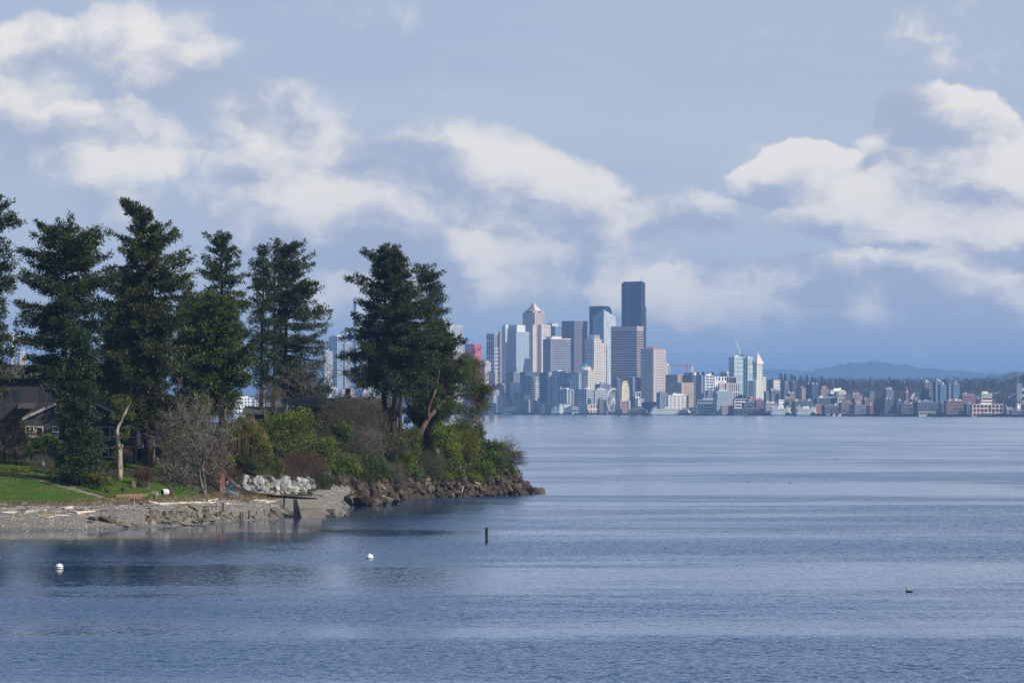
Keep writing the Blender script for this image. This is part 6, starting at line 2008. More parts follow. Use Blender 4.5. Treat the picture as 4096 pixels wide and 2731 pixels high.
B('skyscraper', 'pale tall tower peeping out left of the long-branched fir', 1414, 1426, 1475, 1206, 900, wallmat((0.44, 0.48, 0.54)), GL_PALE, fh=4.2, bf=0.35, bay=8, pf=0.1)
B('building', 'bright white gridded block under the long-branched fir', 1416, 1424, 1466, 1476, 250, wallmat((0.72, 0.70, 0.66)), GL_SLATE, fh=5, bf=0.5, bay=6, pf=0.4, pent=False)
B('building', 'cream gridded block beside the white one under the long-branched fir', 1464, 1474, 1508, 1497, 220, CRM, GL_SLATE, fh=5, bf=0.45, bay=6, pf=0.45)
B('skyscraper', 'tall pale teal glass tower behind the sparse ragged fir', 1712, 1772, 1798, 1146, 900, wallmat((0.42, 0.50, 0.56)), glassmat((0.22, 0.33, 0.38)), fh=4, bf=0.16, bay=5, pf=0.12, pent=False)
B('skyscraper', 'white tower of closely set vertical ribs left of the red tower', 1794, 1802, 1850, 1303, 600, wallmat((0.66, 0.64, 0.60)), GL_DARK, fh=80, bf=0.06, bay=4, pf=0.45, pent=False)
b = B('building', 'red painted tower beside the madrona crown', 1860, 1898, 1924, 1379, 420, wallmat((0.50, 0.085, 0.085)), wallmat((0.40, 0.075, 0.08)), fh=5, bf=0.5, bay=6, pf=0.5, pent=False, depth=0.25)
b.box('crown', b.L * 0.15, b.L * 0.9, b.W * 0.05, b.W * 0.5, b.zz(1379) + 1, b.zz(1375), wallmat((0.48, 0.09, 0.09)))
B('building', 'small white building at the foot of the grey patchwork tower', 1930, 1940, 1963, 1450, 260, WHT, GL_SLATE)
B('building', 'dark low block between red tower and cream hotel', 1925, 1940, 1960, 1478, 300, GRY, GL_DARK)
B('building', 'dark blue-grey block hidden behind the outer twigs of the madrona', 1985, 1995, 2025, 1540, 330, GRY, GL_DARK)
for k, (x0, x1, yt, lab) in enumerate([(930, 1010, 1592, 'white pier building seen under the bushy cedar'), (1010, 1110, 1600, 'pale long shed seen under the see-through fir'), (1300, 1360, 1556, 'pale low block left of the roof chimney'),
                                       (1362, 1416, 1560, 'pinkish low block right of the roof chimney'), (1440, 1520, 1570, 'grey low block below the cream gridded one'), (1630, 1690, 1600, 'pale shed glimpsed under the madrona trunk')]):
    B('building', lab, x0, x0 + 8, x1, yt, 60, [WHT, LGR, LGR, PNK, GRY, LGR][k], GL_SLATE, fh=6, bf=0.45, bay=8, pf=0.45)

# -- downtown mid-rise rows
B('building', 'cream old hotel with cornice right of the madrona crown', 1955, 1961, 1988, 1486, 260, CRM, GL_SLATE, fh=3.6, bf=0.5, bay=3.6, pf=0.5, pent=False)
B('building', 'dark brown ribbed block under the white pinstriped tower', 2022, 2036, 2056, 1489, 300, BRN, GL_DARK, fh=4, bf=0.3, bay=3, pf=0.4, pent=False)
B('building', 'grey vertical-ribbed block right of the dark brown ribbed block', 2052, 2056, 2082, 1489, 290, GRY, GL_DARK, fh=60, bf=0.1, bay=2.8, pf=0.4, pent=False)
B('building', 'wide dark glass block under the pyramid-topped tower', 2080, 2100, 2165, 1489, 285, wallmat((0.16, 0.17, 0.20)), GL_DARK, fh=4, bf=0.3, bay=5, pf=0.2, pent=False)
b = Bld('building', 'white stepped condominium tower above the old brick blocks', 2042, 2072, 2101, 170)
b.block(1532, WHT, GL_SLATE, l=(0, 1), w=(0, 0.62), fh=3.4, bf=0.42, bay=4.5, pf=0.3, pent=False)
b.block(1546, WHT, GL_SLATE, l=(0.05, 0.95), w=(0.625, 1.0), fh=3.4, bf=0.42, bay=4.5, pf=0.3, pent=False)
B('building', 'dark glass apartment tower right of the white stepped condominium', 2098, 2120, 2128, 1506, 180, wallmat((0.20, 0.22, 0.26)), GL_DARK, fh=3.4, bf=0.3, bay=6, pf=0.12)
b = B('building', 'apartment tower with white balconies and open roof frame', 2122, 2132, 2161, 1522, 165, wallmat((0.58, 0.56, 0.53)), GL_DARK, fh=3.3, bf=0.4, bay=9, pf=0.12, pent=False)
for q in (0.05, 0.5, 0.92):
    b.box('roof_frame_post', 0, b.L * 0.1, b.W * q, b.W * (q + 0.05), b.zz(1522) + 1, b.zz(1510), WHT)
b.box('roof_frame', 0, b.L, 0, b.W, b.zz(1510) + 0.05, b.zz(1507.5), LGR)
B('building', 'dark blue glass slab tower with a clean front', 2158, 2184, 2196, 1492, 175, wallmat((0.12, 0.15, 0.20)), GL_DARK, fh=4, bf=0.18, bay=10, pf=0.05, pent=False)
B('building', 'narrow tower of pale curved balconies beside the dark blue slab', 2193, 2196, 2209, 1490, 165, wallmat((0.55, 0.52, 0.48)), GL_DARK, fh=3.4, bf=0.5, bay=10, pf=0.1, pent=False)
B('building', 'low grey colonnaded building at the foot of the dark blue slab', 2150, 2158, 2196, 1592, 110, wallmat((0.36, 0.33, 0.31)), GL_DARK, fh=9, bf=0.3, bay=6, pf=0.25, pent=False)
B('building', 'apartment tower with white vertical strips left of the steam plume', 2209, 2226, 2262, 1486, 190, wallmat((0.44, 0.45, 0.48)), GL_SLATE, fh=3.5, bf=0.3, bay=7, pf=0.38)
b = B('building', 'dark block with a cream rooftop hut left of the domed tower', 2262, 2290, 2310, 1492, 240, wallmat((0.17, 0.19, 0.23)), GL_DARK, fh=4, bf=0.3, bay=5, pf=0.2, pent=False)
b.box('rooftop_hut', b.L * 0.1, b.L * 0.5, b.W * 0.1, b.W * 0.4, b.zz(1492) + 1, b.zz(1484), CRM)
B('building', 'dark condominium block with white right-hand strips behind the white pier shed', 2231, 2268, 2296, 1558, 120, wallmat((0.40, 0.41, 0.43)), GL_DARK, fh=3.4, bf=0.22, bay=8, pf=0.3)
B('building', 'waterfront condominium with bright balconies left of the great wheel', 2311, 2347, 2377, 1558, 90, wallmat((0.52, 0.50, 0.48)), GL_DARK, fh=3.4, bf=0.4, bay=6, pf=0.16)
B('building', 'teal-windowed apartment block behind the great wheel', 2376, 2381, 2428, 1560, 130, wallmat((0.42, 0.44, 0.44)), GL_TEAL, fh=3.6, bf=0.35, bay=4.5, pf=0.35)
B('building', 'cream low building with big openings beside the waterfront condominium', 2344, 2350, 2392, 1618, 45, CRM, GL_DARK, fh=8, bf=0.35, bay=7, pf=0.45, pent=False)
B('building', 'brown brick block behind the left rim of the great wheel', 2390, 2398, 2418, 1598, 80, BRN, GL_SLATE, fh=3.8, bf=0.4, bay=4.5, pf=0.5)
B('building', 'pale brick block seen through the spokes of the great wheel', 2414, 2420, 2476, 1599, 85, PNK, GL_SLATE, fh=3.8, bf=0.45, bay=4.5, pf=0.5)
B('building', 'grey mid-rise behind the top of the great wheel', 2380, 2400, 2450, 1538, 260, wallmat((0.20, 0.22, 0.26)), GL_DARK, fh=3.8, bf=0.4, bay=4.5, pf=0.4)
B('building', 'dark shaded mid-rise right of the great wheel', 2449, 2470, 2484, 1520, 280, wallmat((0.15, 0.16, 0.20)), GL_DARK, fh=3.8, bf=0.35, bay=5, pf=0.3)
# cream art deco tower
b = Bld('building', 'slender cream stepped tower right of the great wheel', 2480, 2488, 2517, 88, cat='tower')
DECO = wallmat((0.66, 0.56, 0.36))
for k, (ll, ww, yt, yb) in enumerate([((-0.15, 1.1), (-0.12, 1.15), 1600, None), ((0.0, 1.0), (0.0, 1.0), 1551, 1600.5), ((0.08, 0.9), (0.1, 0.9), 1537, 1551.5), ((0.15, 0.8), (0.2, 0.8), 1525, 1537.5)]):
    b.block(yt, DECO, GL_SLATE, l=ll, w=ww, ybot=yb, fh=3.6, bf=0.5, bay=4.2, pf=0.5, pent=False)
B('building', 'glass apartment tower behind the cream stepped tower', 2503, 2534, 2569, 1512, 210, wallmat((0.38, 0.38, 0.40)), GL_DARK, fh=3.5, bf=0.32, bay=8, pf=0.14)
B('building', 'white-framed low block below the glass apartment tower', 2538, 2542, 2563, 1568, 130, WHT, GL_DARK, fh=9, bf=0.2, bay=6, pf=0.25, pent=False)
B('building', 'small white block with square windows left of the dark pier roof', 2550, 2553, 2575, 1597, 80, WHT, GL_DARK, fh=5, bf=0.4, bay=7, pf=0.35, pent=False)
B('building', 'brown brick warehouse below the cream stepped tower', 2517, 2522, 2551, 1595, 110, wallmat((0.26, 0.18, 0.17)), GL_SLATE, fh=3.8, bf=0.5, bay=4, pf=0.5)
B('building', 'pinkish brick warehouse right of the wheel legs', 2474, 2480, 2514, 1606, 70, wallmat((0.30, 0.19, 0.19)), GL_SLATE, fh=4, bf=0.5, bay=4.5, pf=0.45, pent=False)
B('building', 'cream narrow block right of the pinkish warehouse', 2512, 2515, 2521, 1604, 62, CRM, GL_SLATE)
b = B('building', 'tan stepped office tower right of the pinkish concrete tower', 2665, 2711, 2735, 1500, 330, wallmat((0.40, 0.29, 0.24)), GL_SLATE, fh=3.8, bf=0.3, bay=3.4, pf=0.55, pent=False)
B('building', 'tan ribbed office wing in front of the stepped tan tower', 2664, 2727, 2776, 1532, 280, wallmat((0.47, 0.36, 0.28)), GL_SLATE, fh=3.8, bf=0.3, bay=3.6, pf=0.55, pent=False)
B('building', 'white ribbed slab peeping out right of the pinkish concrete tower', 2660, 2664, 2682, 1462, 700, LGR, GL_SLATE, fh=80, bf=0.05, bay=4, pf=0.5)
b = B('building', 'plain dark brown office slab under the red tower crane', 2731, 2770, 2790, 1504, 380, wallmat((0.15, 0.12, 0.13)), GL_DARK, fh=4, bf=0.5, bay=5, pf=0.3, pent=False)
b.box('penthouse', b.L * 0.1, b.L * 0.95, b.W * 0.1, b.W * 0.9, b.zz(1504) + 1, b.zz(1490), wallmat((0.20, 0.18, 0.18)))
b.box('stair_head', -0.1 * b.L, b.L * 0.1, b.W * 0.1, b.W * 0.6, b.zz(1503) + 1, b.zz(1489), WHT)
B('building', 'grey tweed-textured office slab right of the dark brown slab', 2786, 2806, 2818, 1502, 340, wallmat((0.26, 0.25, 0.28)), GL_SLATE, fh=3.2, bf=0.45, bay=2.6, pf=0.45, pent=False)
B('building', 'white and glass office block with stacked balconies', 2816, 2820, 2856, 1503, 320, WHT, GL_BLUE, fh=4.5, bf=0.42, bay=12, pf=0.12)
B('building', 'white courthouse block with a row of small dark windows', 2854, 2858, 2910, 1508, 420, WHT, GL_DARK, fh=11, bf=0.55, bay=7, pf=0.5, pent=False)
B('building', 'pale long hospital-like block under the teal towers', 2880, 2885, 2947, 1494, 620, wallmat((0.52, 0.46, 0.40)), GL_DARK, fh=5, bf=0.5, bay=5, pf=0.4)
B('building', 'dark glass box below the pale long block', 2908, 2915, 2946, 1509, 470, wallmat((0.30, 0.32, 0.36)), GL_DARK, fh=22, bf=0.1, bay=8, pf=0.06, pent=False)
for (xl, xc, xr, yt, lab) in [(2917, 2938, 2973, 1430, 'left teal glass twin tower beneath the white luffing crane'), (2974, 2992, 3015, 1434, 'right teal glass twin tower beside the white pyramid-roofed tower')]:
    B('skyscraper', lab, xl, xc, xr, yt, 640, wallmat((0.50, 0.56, 0.55)), glassmat((0.22, 0.36, 0.38)), fh=7, bf=0.22, bay=6, pf=0.3, skip=0.2)
B('building', 'pale arcaded office block with tall arched top windows', 2900, 2906, 2960, 1534, 300, wallmat((0.48, 0.41, 0.35)), GL_SLATE, fh=16, bf=0.16, bay=5, pf=0.45, pent=False)
B('building', 'pinkish old office block left of the arcaded block', 2873, 2878, 2902, 1536, 305, PNK, GL_SLATE, fh=3.8, bf=0.5, bay=4, pf=0.5)
B('building', 'glassy apartment block with bright reflecting windows', 2855, 2860, 2933, 1566, 140, wallmat((0.34, 0.38, 0.38)), glassmat((0.16, 0.24, 0.26)), fh=3.5, bf=0.28, bay=4.5, pf=0.25, skip=0.12)
B('building', 'shaded grey block left of the glassy apartment block', 2822, 2832, 2857, 1563, 160, wallmat((0.18, 0.19, 0.22)), GL_DARK, fh=4, bf=0.4, bay=5, pf=0.4)
b = B('building', 'long low office with white lower storeys facing the quay', 2785, 2788, 2885, 1619, 55, wallmat((0.68, 0.67, 0.62)), GL_DARK, fh=4.2, bf=0.42, bay=7, pf=0.28, pent=False)
b2 = B('building', 'glassy set-back storeys above the long low white office', 2784, 2790, 2886, 1600, 85, wallmat((0.25, 0.27, 0.31)), GL_SLATE, fh=5, bf=0.3, bay=8, pf=0.1)
B('building', 'white framed old warehouse above the docked green-striped ferry', 2669, 2673, 2757, 1582, 95, wallmat((0.56, 0.54, 0.50)), wallmat((0.30, 0.27, 0.28)), fh=4.6, bf=0.25, bay=11, pf=0.3)
B('building', 'grey shaded warehouse left of the white framed one', 2627, 2640, 2671, 1572, 105, wallmat((0.20, 0.22, 0.27)), GL_DARK, fh=4, bf=0.45, bay=4.5, pf=0.5)
B('building', 'dark low transit shed behind the yellow pier building', 2566, 2600, 2630, 1608, 60, wallmat((0.06, 0.06, 0.075)), GL_BLACK, bf=0.0, pf=0.0, pent=False)
B('building', 'brick block right of the long low white office', 2884, 2888, 2936, 1623, 60, wallmat((0.27, 0.20, 0.19)), GL_SLATE, fh=4, bf=0.45, bay=5, pf=0.45, pent=False)

# white pyramid-roofed tower
b = Bld('skyscraper', 'white old tower with a steep pyramid roof', 3014, 3028, 3050, 290, cat='tower')
SW = wallmat((0.68, 0.62, 0.54))
z1 = b.block(1456, SW, GL_SLATE, fh=4.2, bf=0.48, bay=4.6, pf=0.45, roof=False)
b.block(1524, SW, GL_SLATE, l=(0.05, 1.9), w=(-0.35, -0.02), fh=4.2, bf=0.48, bay=4.6, pf=0.45, pent=False)
b.block(1524, SW, GL_SLATE, l=(-0.25, -0.02), w=(-0.3, 1.3), fh=4.2, bf=0.48, bay=4.6, pf=0.45, pent=False)
b.box('cornice', -1.8, b.L + 1.8, -1.8, b.W + 1.8, z1 + 0.02, b.zz(1446), SW)
q = b.quad(-1.0, b.L + 1.0, -1.0, b.W + 1.0, b.zz(1446) + 0.02, 0)[:4]
ap = q.mean(0) * arr(1, 1, 0) + arr(0, 0, b.zz(1409))
mk('pyramid_roof', G().add(np.vstack([q, ap]), [[3, 2, 1, 0]], [[0, 1, 4], [1, 2, 4], [2, 3, 4], [3, 0, 4]]), wallmat((0.58, 0.50, 0.42)), b.root)
mk('finial', G().tube(np.array([ap - arr(0, 0, 1), ap + arr(0, 0, 2.4)]), [1.2, 0.9], 8), SW, b.root)

# -- right-hand low city, hill and stadium district
ROWS = [(3050, 3053, 3064, 1509, 700, 'W', 'small white block behind the pyramid-roofed tower'), (3076, 3090, 3100, 1521, 620, 'B', 'brick apartment with lit strips right of the pyramid-roofed tower'),
        (3092, 3096, 3121, 1521, 600, 'W', 'white striped motel-like block on the hill'), (3124, 3140, 3160, 1534, 560, 'G', 'grey block among the hill trees'), (3158, 3172, 3190, 1530, 560, 'D', 'dark block among the hill trees'),
        (3056, 3064, 3080, 1566, 300, 'G', 'shaded grey block right at the pyramid-roofed tower'), (3078, 3086, 3126, 1564, 280, 'G', 'grey office block with dark window grid below the hill'), (3124, 3136, 3150, 1560, 330, 'D', 'dark narrow block with one lit edge'),
        (3150, 3160, 3186, 1575, 300, 'P', 'tan low block with orange roof below the hill'), (3184, 3208, 3223, 1553, 300, 'T', 'tan building with bright window strip'), (3226, 3250, 3274, 1538, 280, 'K', 'large dark glass block in the right-hand low city'),
        (3272, 3284, 3320, 1556, 420, 'P', 'pinkish block right of the large dark glass block'), (3318, 3324, 3381, 1562, 430, 'W', 'long low white lit block on the right'), (3312, 3330, 3414, 1577, 360, 'D', 'dark wide block below the long white one'),
        (3346, 3350, 3380, 1579, 330, 'L', 'pale windowed wing below the long white block'), (3256, 3270, 3384, 1593, 250, 'K', 'very wide dark low block of the right-hand city'), (3060, 3064, 3116, 1614, 110, 'L', 'long pale office with ribbon windows behind the ferries'),
        (3112, 3116, 3138, 1600, 120, 'W', 'white-green ribbed block behind the left docked ferry'), (3136, 3142, 3170, 1596, 180, 'B', 'brick block behind the two docked ferries'), (2968, 2976, 3032, 1612, 120, 'D', 'dark low block under the pyramid-roofed tower'),
        (2990, 2996, 3022, 1596, 170, 'R', 'orange brick gabled block at the foot of the pyramid-roofed tower'), (3020, 3026, 3056, 1600, 165, 'B', 'brown brick row below the pyramid-roofed tower'), (3170, 3180, 3260, 1606, 170, 'D', 'dark row behind the right docked ferry'),
        (3258, 3262, 3290, 1627, 70, 'R', 'red brick warehouse right of the docked ferries'), (3288, 3300, 3358, 1625, 80, 'D', 'dark warehouse row by the quay right of the ferries'), (3356, 3366, 3412, 1612, 120, 'B', 'brown block by the quay below the wide dark block'),
        (3404, 3410, 3452, 1578, 260, 'P', 'pinkish-grey block with flat roof on the right'), (3410, 3420, 3440, 1596, 200, 'P', 'lower pinkish block by the flat-roofed one'), (3448, 3460, 3500, 1600, 180, 'B', 'brown brick block left of the long dark mill'),
        (3400, 3420, 3470, 1621, 80, 'G', 'grey quay shed with an arched end'), (3468, 3480, 3515, 1624, 70, 'B', 'low brown shed left of the long dark mill'), (3500, 3540, 3579, 1599, 130, 'D', 'long dark mill building near the quay'),
        (3578, 3590, 3612, 1606, 130, 'D', 'dark block right of the long dark mill'), (3596, 3606, 3662, 1618, 100, 'D', 'long dark shed below the clock tower'), (3536, 3546, 3576, 1560, 500, 'G', 'grey block on the hill above the long mill'),
        (3470, 3480, 3500, 1566, 480, 'G', 'grey house row on the hill left of the mill'), (3690, 3700, 3732, 1531, 330, 'S', 'left blue-grey glass tower of the stadium district'), (3733, 3744, 3772, 1527, 360, 'S', 'tallest dark glass tower of the stadium district'),
        (3754, 3762, 3788, 1540, 300, 'U', 'blue glass tower right of the tallest stadium-district one'), (3786, 3796, 3812, 1530, 420, 'S', 'dark tower with roof masts in the stadium district'), (3809, 3814, 3840, 1536, 300, 'U', 'rightmost blue glass tower of the stadium district'),
        (3656, 3672, 3762, 1610, 90, 'K', 'long dark glass block by the right-hand quay'), (3760, 3768, 3784, 1616, 90, 'D', 'dark narrow block between glass block and brick block'), (3778, 3786, 3862, 1605, 100, 'B', 'brick block with pale vertical piers near the quay'),
        (3838, 3850, 3925, 1584, 300, 'B', 'wide low brick arena block behind the brick tower'), (3858, 3868, 3889, 1618, 75, 'K', 'glass wing left of the gridded brick office'), (3672, 3676, 3802, 1647, 20, 'L', 'long pale quay shed with small doors'),
        (4020, 4026, 4060, 1638, 60, 'G', 'grey shed right of the gridded brick office'), (4066, 4070, 4082, 1618, 60, 'W', 'white block at the right picture edge'), (4040, 4046, 4100, 1644, 30, 'D', 'stacked dark containers at the right picture edge'),
        (3640, 3650, 3690, 1600, 200, 'D', 'low dark block under the curved glass hall'), (3905, 3915, 3990, 1598, 260, 'D', 'dark low hall right of the brick arena block')]
STY = {'W': (wallmat((0.66, 0.64, 0.58)), GL_DARK, 4.5, 0.45, 5, 0.4), 'B': (wallmat((0.26, 0.17, 0.15)), GL_SLATE, 4, 0.45, 4.5, 0.45), 'G': (wallmat((0.27, 0.28, 0.31)), GL_DARK, 4, 0.4, 4.5, 0.4), 'D': (wallmat((0.10, 0.10, 0.12)), GL_BLACK, 4, 0.4, 5, 0.35),
       'P': (wallmat((0.34, 0.28, 0.27)), GL_SLATE, 4, 0.5, 5, 0.5), 'T': (TAN, GL_SLATE, 4, 0.5, 5, 0.5), 'K': (wallmat((0.12, 0.14, 0.18)), GL_DARK, 4, 0.2, 5, 0.2), 'L': (wallmat((0.46, 0.45, 0.43)), GL_SLATE, 5, 0.45, 6, 0.3),
       'R': (wallmat((0.42, 0.19, 0.13)), GL_SLATE, 4.5, 0.5, 5, 0.5), 'S': (wallmat((0.28, 0.31, 0.36)), GL_DARK, 4, 0.3, 6, 0.25), 'U': (wallmat((0.20, 0.28, 0.36)), GL_BLUE, 4, 0.2, 8, 0.1)}
CLOUD_SHADED = {'G': wallmat((0.15, 0.155, 0.17)), 'P': wallmat((0.21, 0.165, 0.155)), 'T': wallmat((0.30, 0.22, 0.16)), 'B': wallmat((0.155, 0.10, 0.088)), 'R': wallmat((0.28, 0.115, 0.08)), 'L': wallmat((0.30, 0.29, 0.27)), 'S': wallmat((0.17, 0.19, 0.22)), 'U': wallmat((0.13, 0.19, 0.25))}  # darker copies of the walls: a cloud's shadow put into their colour
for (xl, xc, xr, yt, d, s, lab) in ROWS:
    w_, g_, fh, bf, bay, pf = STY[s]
    w_ = CLOUD_SHADED.get(s, w_)
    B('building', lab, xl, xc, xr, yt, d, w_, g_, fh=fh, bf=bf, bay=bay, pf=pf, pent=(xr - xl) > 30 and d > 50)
b = B('building', 'gridded brick office of five storeys on the right-hand quay', 3887, 3889, 4024, 1618, 50, wallmat((0.50, 0.33, 0.29)), GL_SLATE, fh=5.0, bf=0.26, bay=8.5, pf=0.2, pent=False)
b.box('roof_block', 0, b.L * 0.9, b.W * 0.29, b.W * 0.62, b.zz(1618) + 1, b.zz(1611), WHT)
b = B('building', 'striped brick tower with green top rising behind the gridded brick office', 3920, 3926, 3972, 1575, 90, wallmat((0.52, 0.36, 0.31)), GL_SLATE, fh=5, bf=0.5, bay=30, pf=0.05, pent=False)
b.box('green_top', -0.6, b.L + 0.5, -0.6, b.W + 0.5, b.zz(1587), b.zz(1576), glassmat((0.20, 0.30, 0.26)))
b.box('penthouse', 0, b.L, b.W * 0.1, b.W * 0.62, b.zz(1575) + 1, b.zz(1565), CRM)
# brick clock tower
b = Bld('clock_tower', 'slim dark brick clock tower with a pointed roof', 3617, 3624, 3633, 200, cat='tower')
b.block(1561, wallmat((0.22, 0.12, 0.11)), GL_SLATE, fh=9, bf=0.5, bay=3, pf=0.5, roof=False)
q = b.quad(-0.8, b.L + 0.8, -0.8, b.W + 0.8, b.zz(1561), 0)[:4]
ap = q.mean(0) * arr(1, 1, 0) + arr(0, 0, b.zz(1541))
mk('spire', G().add(np.vstack([q, ap]), [[3, 2, 1, 0]], [[0, 1, 4], [1, 2, 4], [2, 3, 4], [3, 0, 4]]), wallmat((0.14, 0.10, 0.10)), b.root)
for t_, nv, wd in ((b.tl, -b.tr, b.L), (b.tr, -b.tl, b.W)):
    th = np.linspace(0, 2 * math.pi, 17)[:-1]
    poly = np.stack([wd / 2 + 1.5 * np.cos(th), 1.5 * np.sin(th)], 1)
    mk('clock_face', G().prism(poly, 0.55, 0.75, np.array([t_, arr(0, 0, 1), nv]), b.c + arr(0, 0, b.zz(1567))), WHT, b.root)
# curved glass hall
b = Bld('arena', 'curved glass hall with a pale swept end left of the glass towers', 3634, 3660, 3689, 260, cat='hall')
prof = [(0, 0), (1, 0), (1, 1.0), (0.55, 1.0), (0.3, 0.9), (0.12, 0.62)]
pts2 = np.array([(x * 55 * b.m, y * (b.zz(1569) - b.base)) for x, y in prof])
mk('hall', G().prism(pts2, 0, 30, np.array([arr(1, 0, 0), arr(0, 0, 1), arr(0, 1, 0)]), arr((3634 - CX) * b.m, b.Y, b.base)), glassmat((0.06, 0.12, 0.15)), b.root)
pts2 = np.array([(0, 0.0), (0.28, 0.9), (0.50, 1.0), (0.34, 0.62), (0.2, 0.3)]) * arr(55 * b.m, b.zz(1569) - b.base)
mk('swept_end', G().prism(pts2, -1.0, -0.05, np.array([arr(1, 0, 0), arr(0, 0, 1), arr(0, 1, 0)]), arr((3634 - CX) * b.m, b.Y, b.base)), wallmat((0.46, 0.50, 0.54)), b.root)
# stadium with roof trusses at the right edge
b = Bld('stadium', 'stadium with pale slanted roof trusses and a pylon at the right edge', 4036, 4060, 4130, 420, cat='stadium')
b.box('stand', -10, b.L, -5, b.W, b.base, b.zz(1600), wallmat((0.16, 0.17, 0.19)))
for (x0, y0, x1, y1) in [(4036, 1590, 4096, 1556), (4076, 1590, 4140, 1562), (4050, 1582, 4120, 1540)]:
    mk('roof_truss', G().sticks([P(x0, y0, b.Y - 5)], [P(x1, y1, b.Y - 5)], 2.2, 2.2, 4), wallmat((0.48, 0.5, 0.53)), b.root)
mk('pylon', G().box((-4.5, -3, 0), (4.5, 3, 44), None, arr((4074 - CX) * b.m, b.Y - 12, b.base)), wallmat((0.20, 0.22, 0.25)), b.root)
mk('mast', G().tube(np.array([((4070 - CX) * b.m, b.Y - 12, b.base + 44), ((4070 - CX) * b.m, b.Y - 12, b.base + 58)]), 0.5, 6), GRY, b.root)
mk('awning', G().hexa(np.array([P(3972, 1574, b.Y - 60), P(3998, 1570, b.Y - 60), P(3998, 1570, b.Y - 40), P(3972, 1574, b.Y - 40), P(3972, 1572, b.Y - 60), P(3998, 1567, b.Y - 60), P(3998, 1567, b.Y - 40), P(3972, 1572, b.Y - 40)])), wallmat((0.25, 0.42, 0.38)), b.root)

# -- low waterfront on the left of the wheel
LOW = [(1962, 1966, 2012, 1560, 120, 'T', 'tan low building with a flat roof right of the madrona'), (1968, 1974, 1990, 1575, 95, 'L', 'tan and grey narrow house right of the madrona'), (1990, 1994, 2018, 1582, 80, 'W', 'cream stepped house on the slope above the quay'),
       (2004, 2007, 2026, 1594, 60, 'W', 'white terraced block near the quay'), (2012, 2020, 2052, 1571, 110, 'B', 'dark red brick row above the quay'), (2018, 2022, 2046, 1592, 75, 'R', 'small red brick block right of the white terraced block'),
       (2050, 2056, 2074, 1570, 105, 'P', 'pale pink block below the white stepped condominium'), (2066, 2070, 2126, 1600, 80, 'P', 'long pinkish terrace with many windows above the concrete wall'), (2132, 2136, 2160, 1606, 60, 'R', 'pink brick block with tall windows near the dark slab'),
       (1950, 1955, 1985, 1612, 30, 'L', 'pale quay shed beside the outer twigs of the madrona'), (1925, 1930, 1952, 1590, 60, 'P', 'pinkish low house behind the outer twigs of the madrona'), (2160, 2170, 2214, 1622, 30, 'L', 'low teal-roofed quay pavilion'),
       (2080, 2090, 2130, 1580, 130, 'D', 'dark block behind the long pinkish terrace'), (2026, 2032, 2060, 1608, 70, 'B', 'brown block above the left end of the concrete wall')]
for (xl, xc, xr, yt, d, s, lab) in LOW:
    w_, g_, fh, bf, bay, pf = STY[s]
    B('building', lab, xl, xc, xr, yt, d, w_, g_, fh=fh, bf=bf, bay=bay, pf=pf, pent=False)
Yw_ = shoreY(2060) + 25
g = G()
xs_ = np.linspace(2012, 2124, 15)
for x0, x1 in zip(xs_[:-1], xs_[1:]):
    tp0, tp1 = np.interp([x0, x1], [2012, 2070, 2124], [1628, 1623, 1622])
    bt0, bt1 = np.interp([x0, x1], [2012, 2070, 2078, 2100, 2124], [1640, 1632, 1641, 1636, 1633])
    y0_, y1_ = Yw_ + 30 * np.interp([x0, x1], [2012, 2068, 2124], [1, 0, 0.4])
    c = [P(x0, bt0 + 8, y0_), P(x1, bt1 + 8, y1_), P(x1, bt1 + 8, y1_ + 4), P(x0, bt0 + 8, y0_ + 4), P(x0, tp0, y0_), P(x1, tp1, y1_), P(x1, tp1, y1_ + 4), P(x0, tp0, y0_ + 4)]
    g.hexa(np.array(c))
tag(mk('ramp_wall', g, wallmat((0.42, 0.37, 0.31))), 'curved pale concrete ramp wall above the left quay', 'wall', kind=None)
# pier sheds
def shed(name, label, x0, x1, ytop, ybot, d, wall, roofm, peak=0.35, depth=40, doors=0, doorm=None):
    Yp = float(shoreY((x0 + x1) / 2)) + d
    mm = Yp / F
    za, zb_ = CAMH - (ytop - CY) * mm, CAMH - (ybot - CY) * mm
    X0, X1 = (x0 - CX) * mm, (x1 - CX) * mm
    root = thing(name, label, 'building', ((X0 + X1) / 2, Yp, zb_), 'buildings of the far city')
    ze = za - (za - zb_) * peak
    mk('wall', G().box((X0, Yp, min(zb_, 1.2) - 1.0), (X1, Yp + depth, ze)), wall, root)
    xm = (X0 + X1) / 2
    mk('roof', G().prism(np.array([(X0 - 1, ze), (X1 + 1, ze), (xm, za)]), -1.0, depth + 1, np.array([arr(1, 0, 0), arr(0, 0, 1), arr(0, 1, 0)]), arr(0, Yp, 0.02)), roofm, root)
    for k in range(doors):
        xx = X0 + (X1 - X0) * (k + 0.5) / doors
        mk('door', G().box((xx - 2, Yp - 0.25, zb_ + 0.5), (xx + 2, Yp - 0.02, zb_ + (ze - zb_) * 0.6)), doorm or GL_SLATE, root)
    return root, Yp, mm, ze, zb_


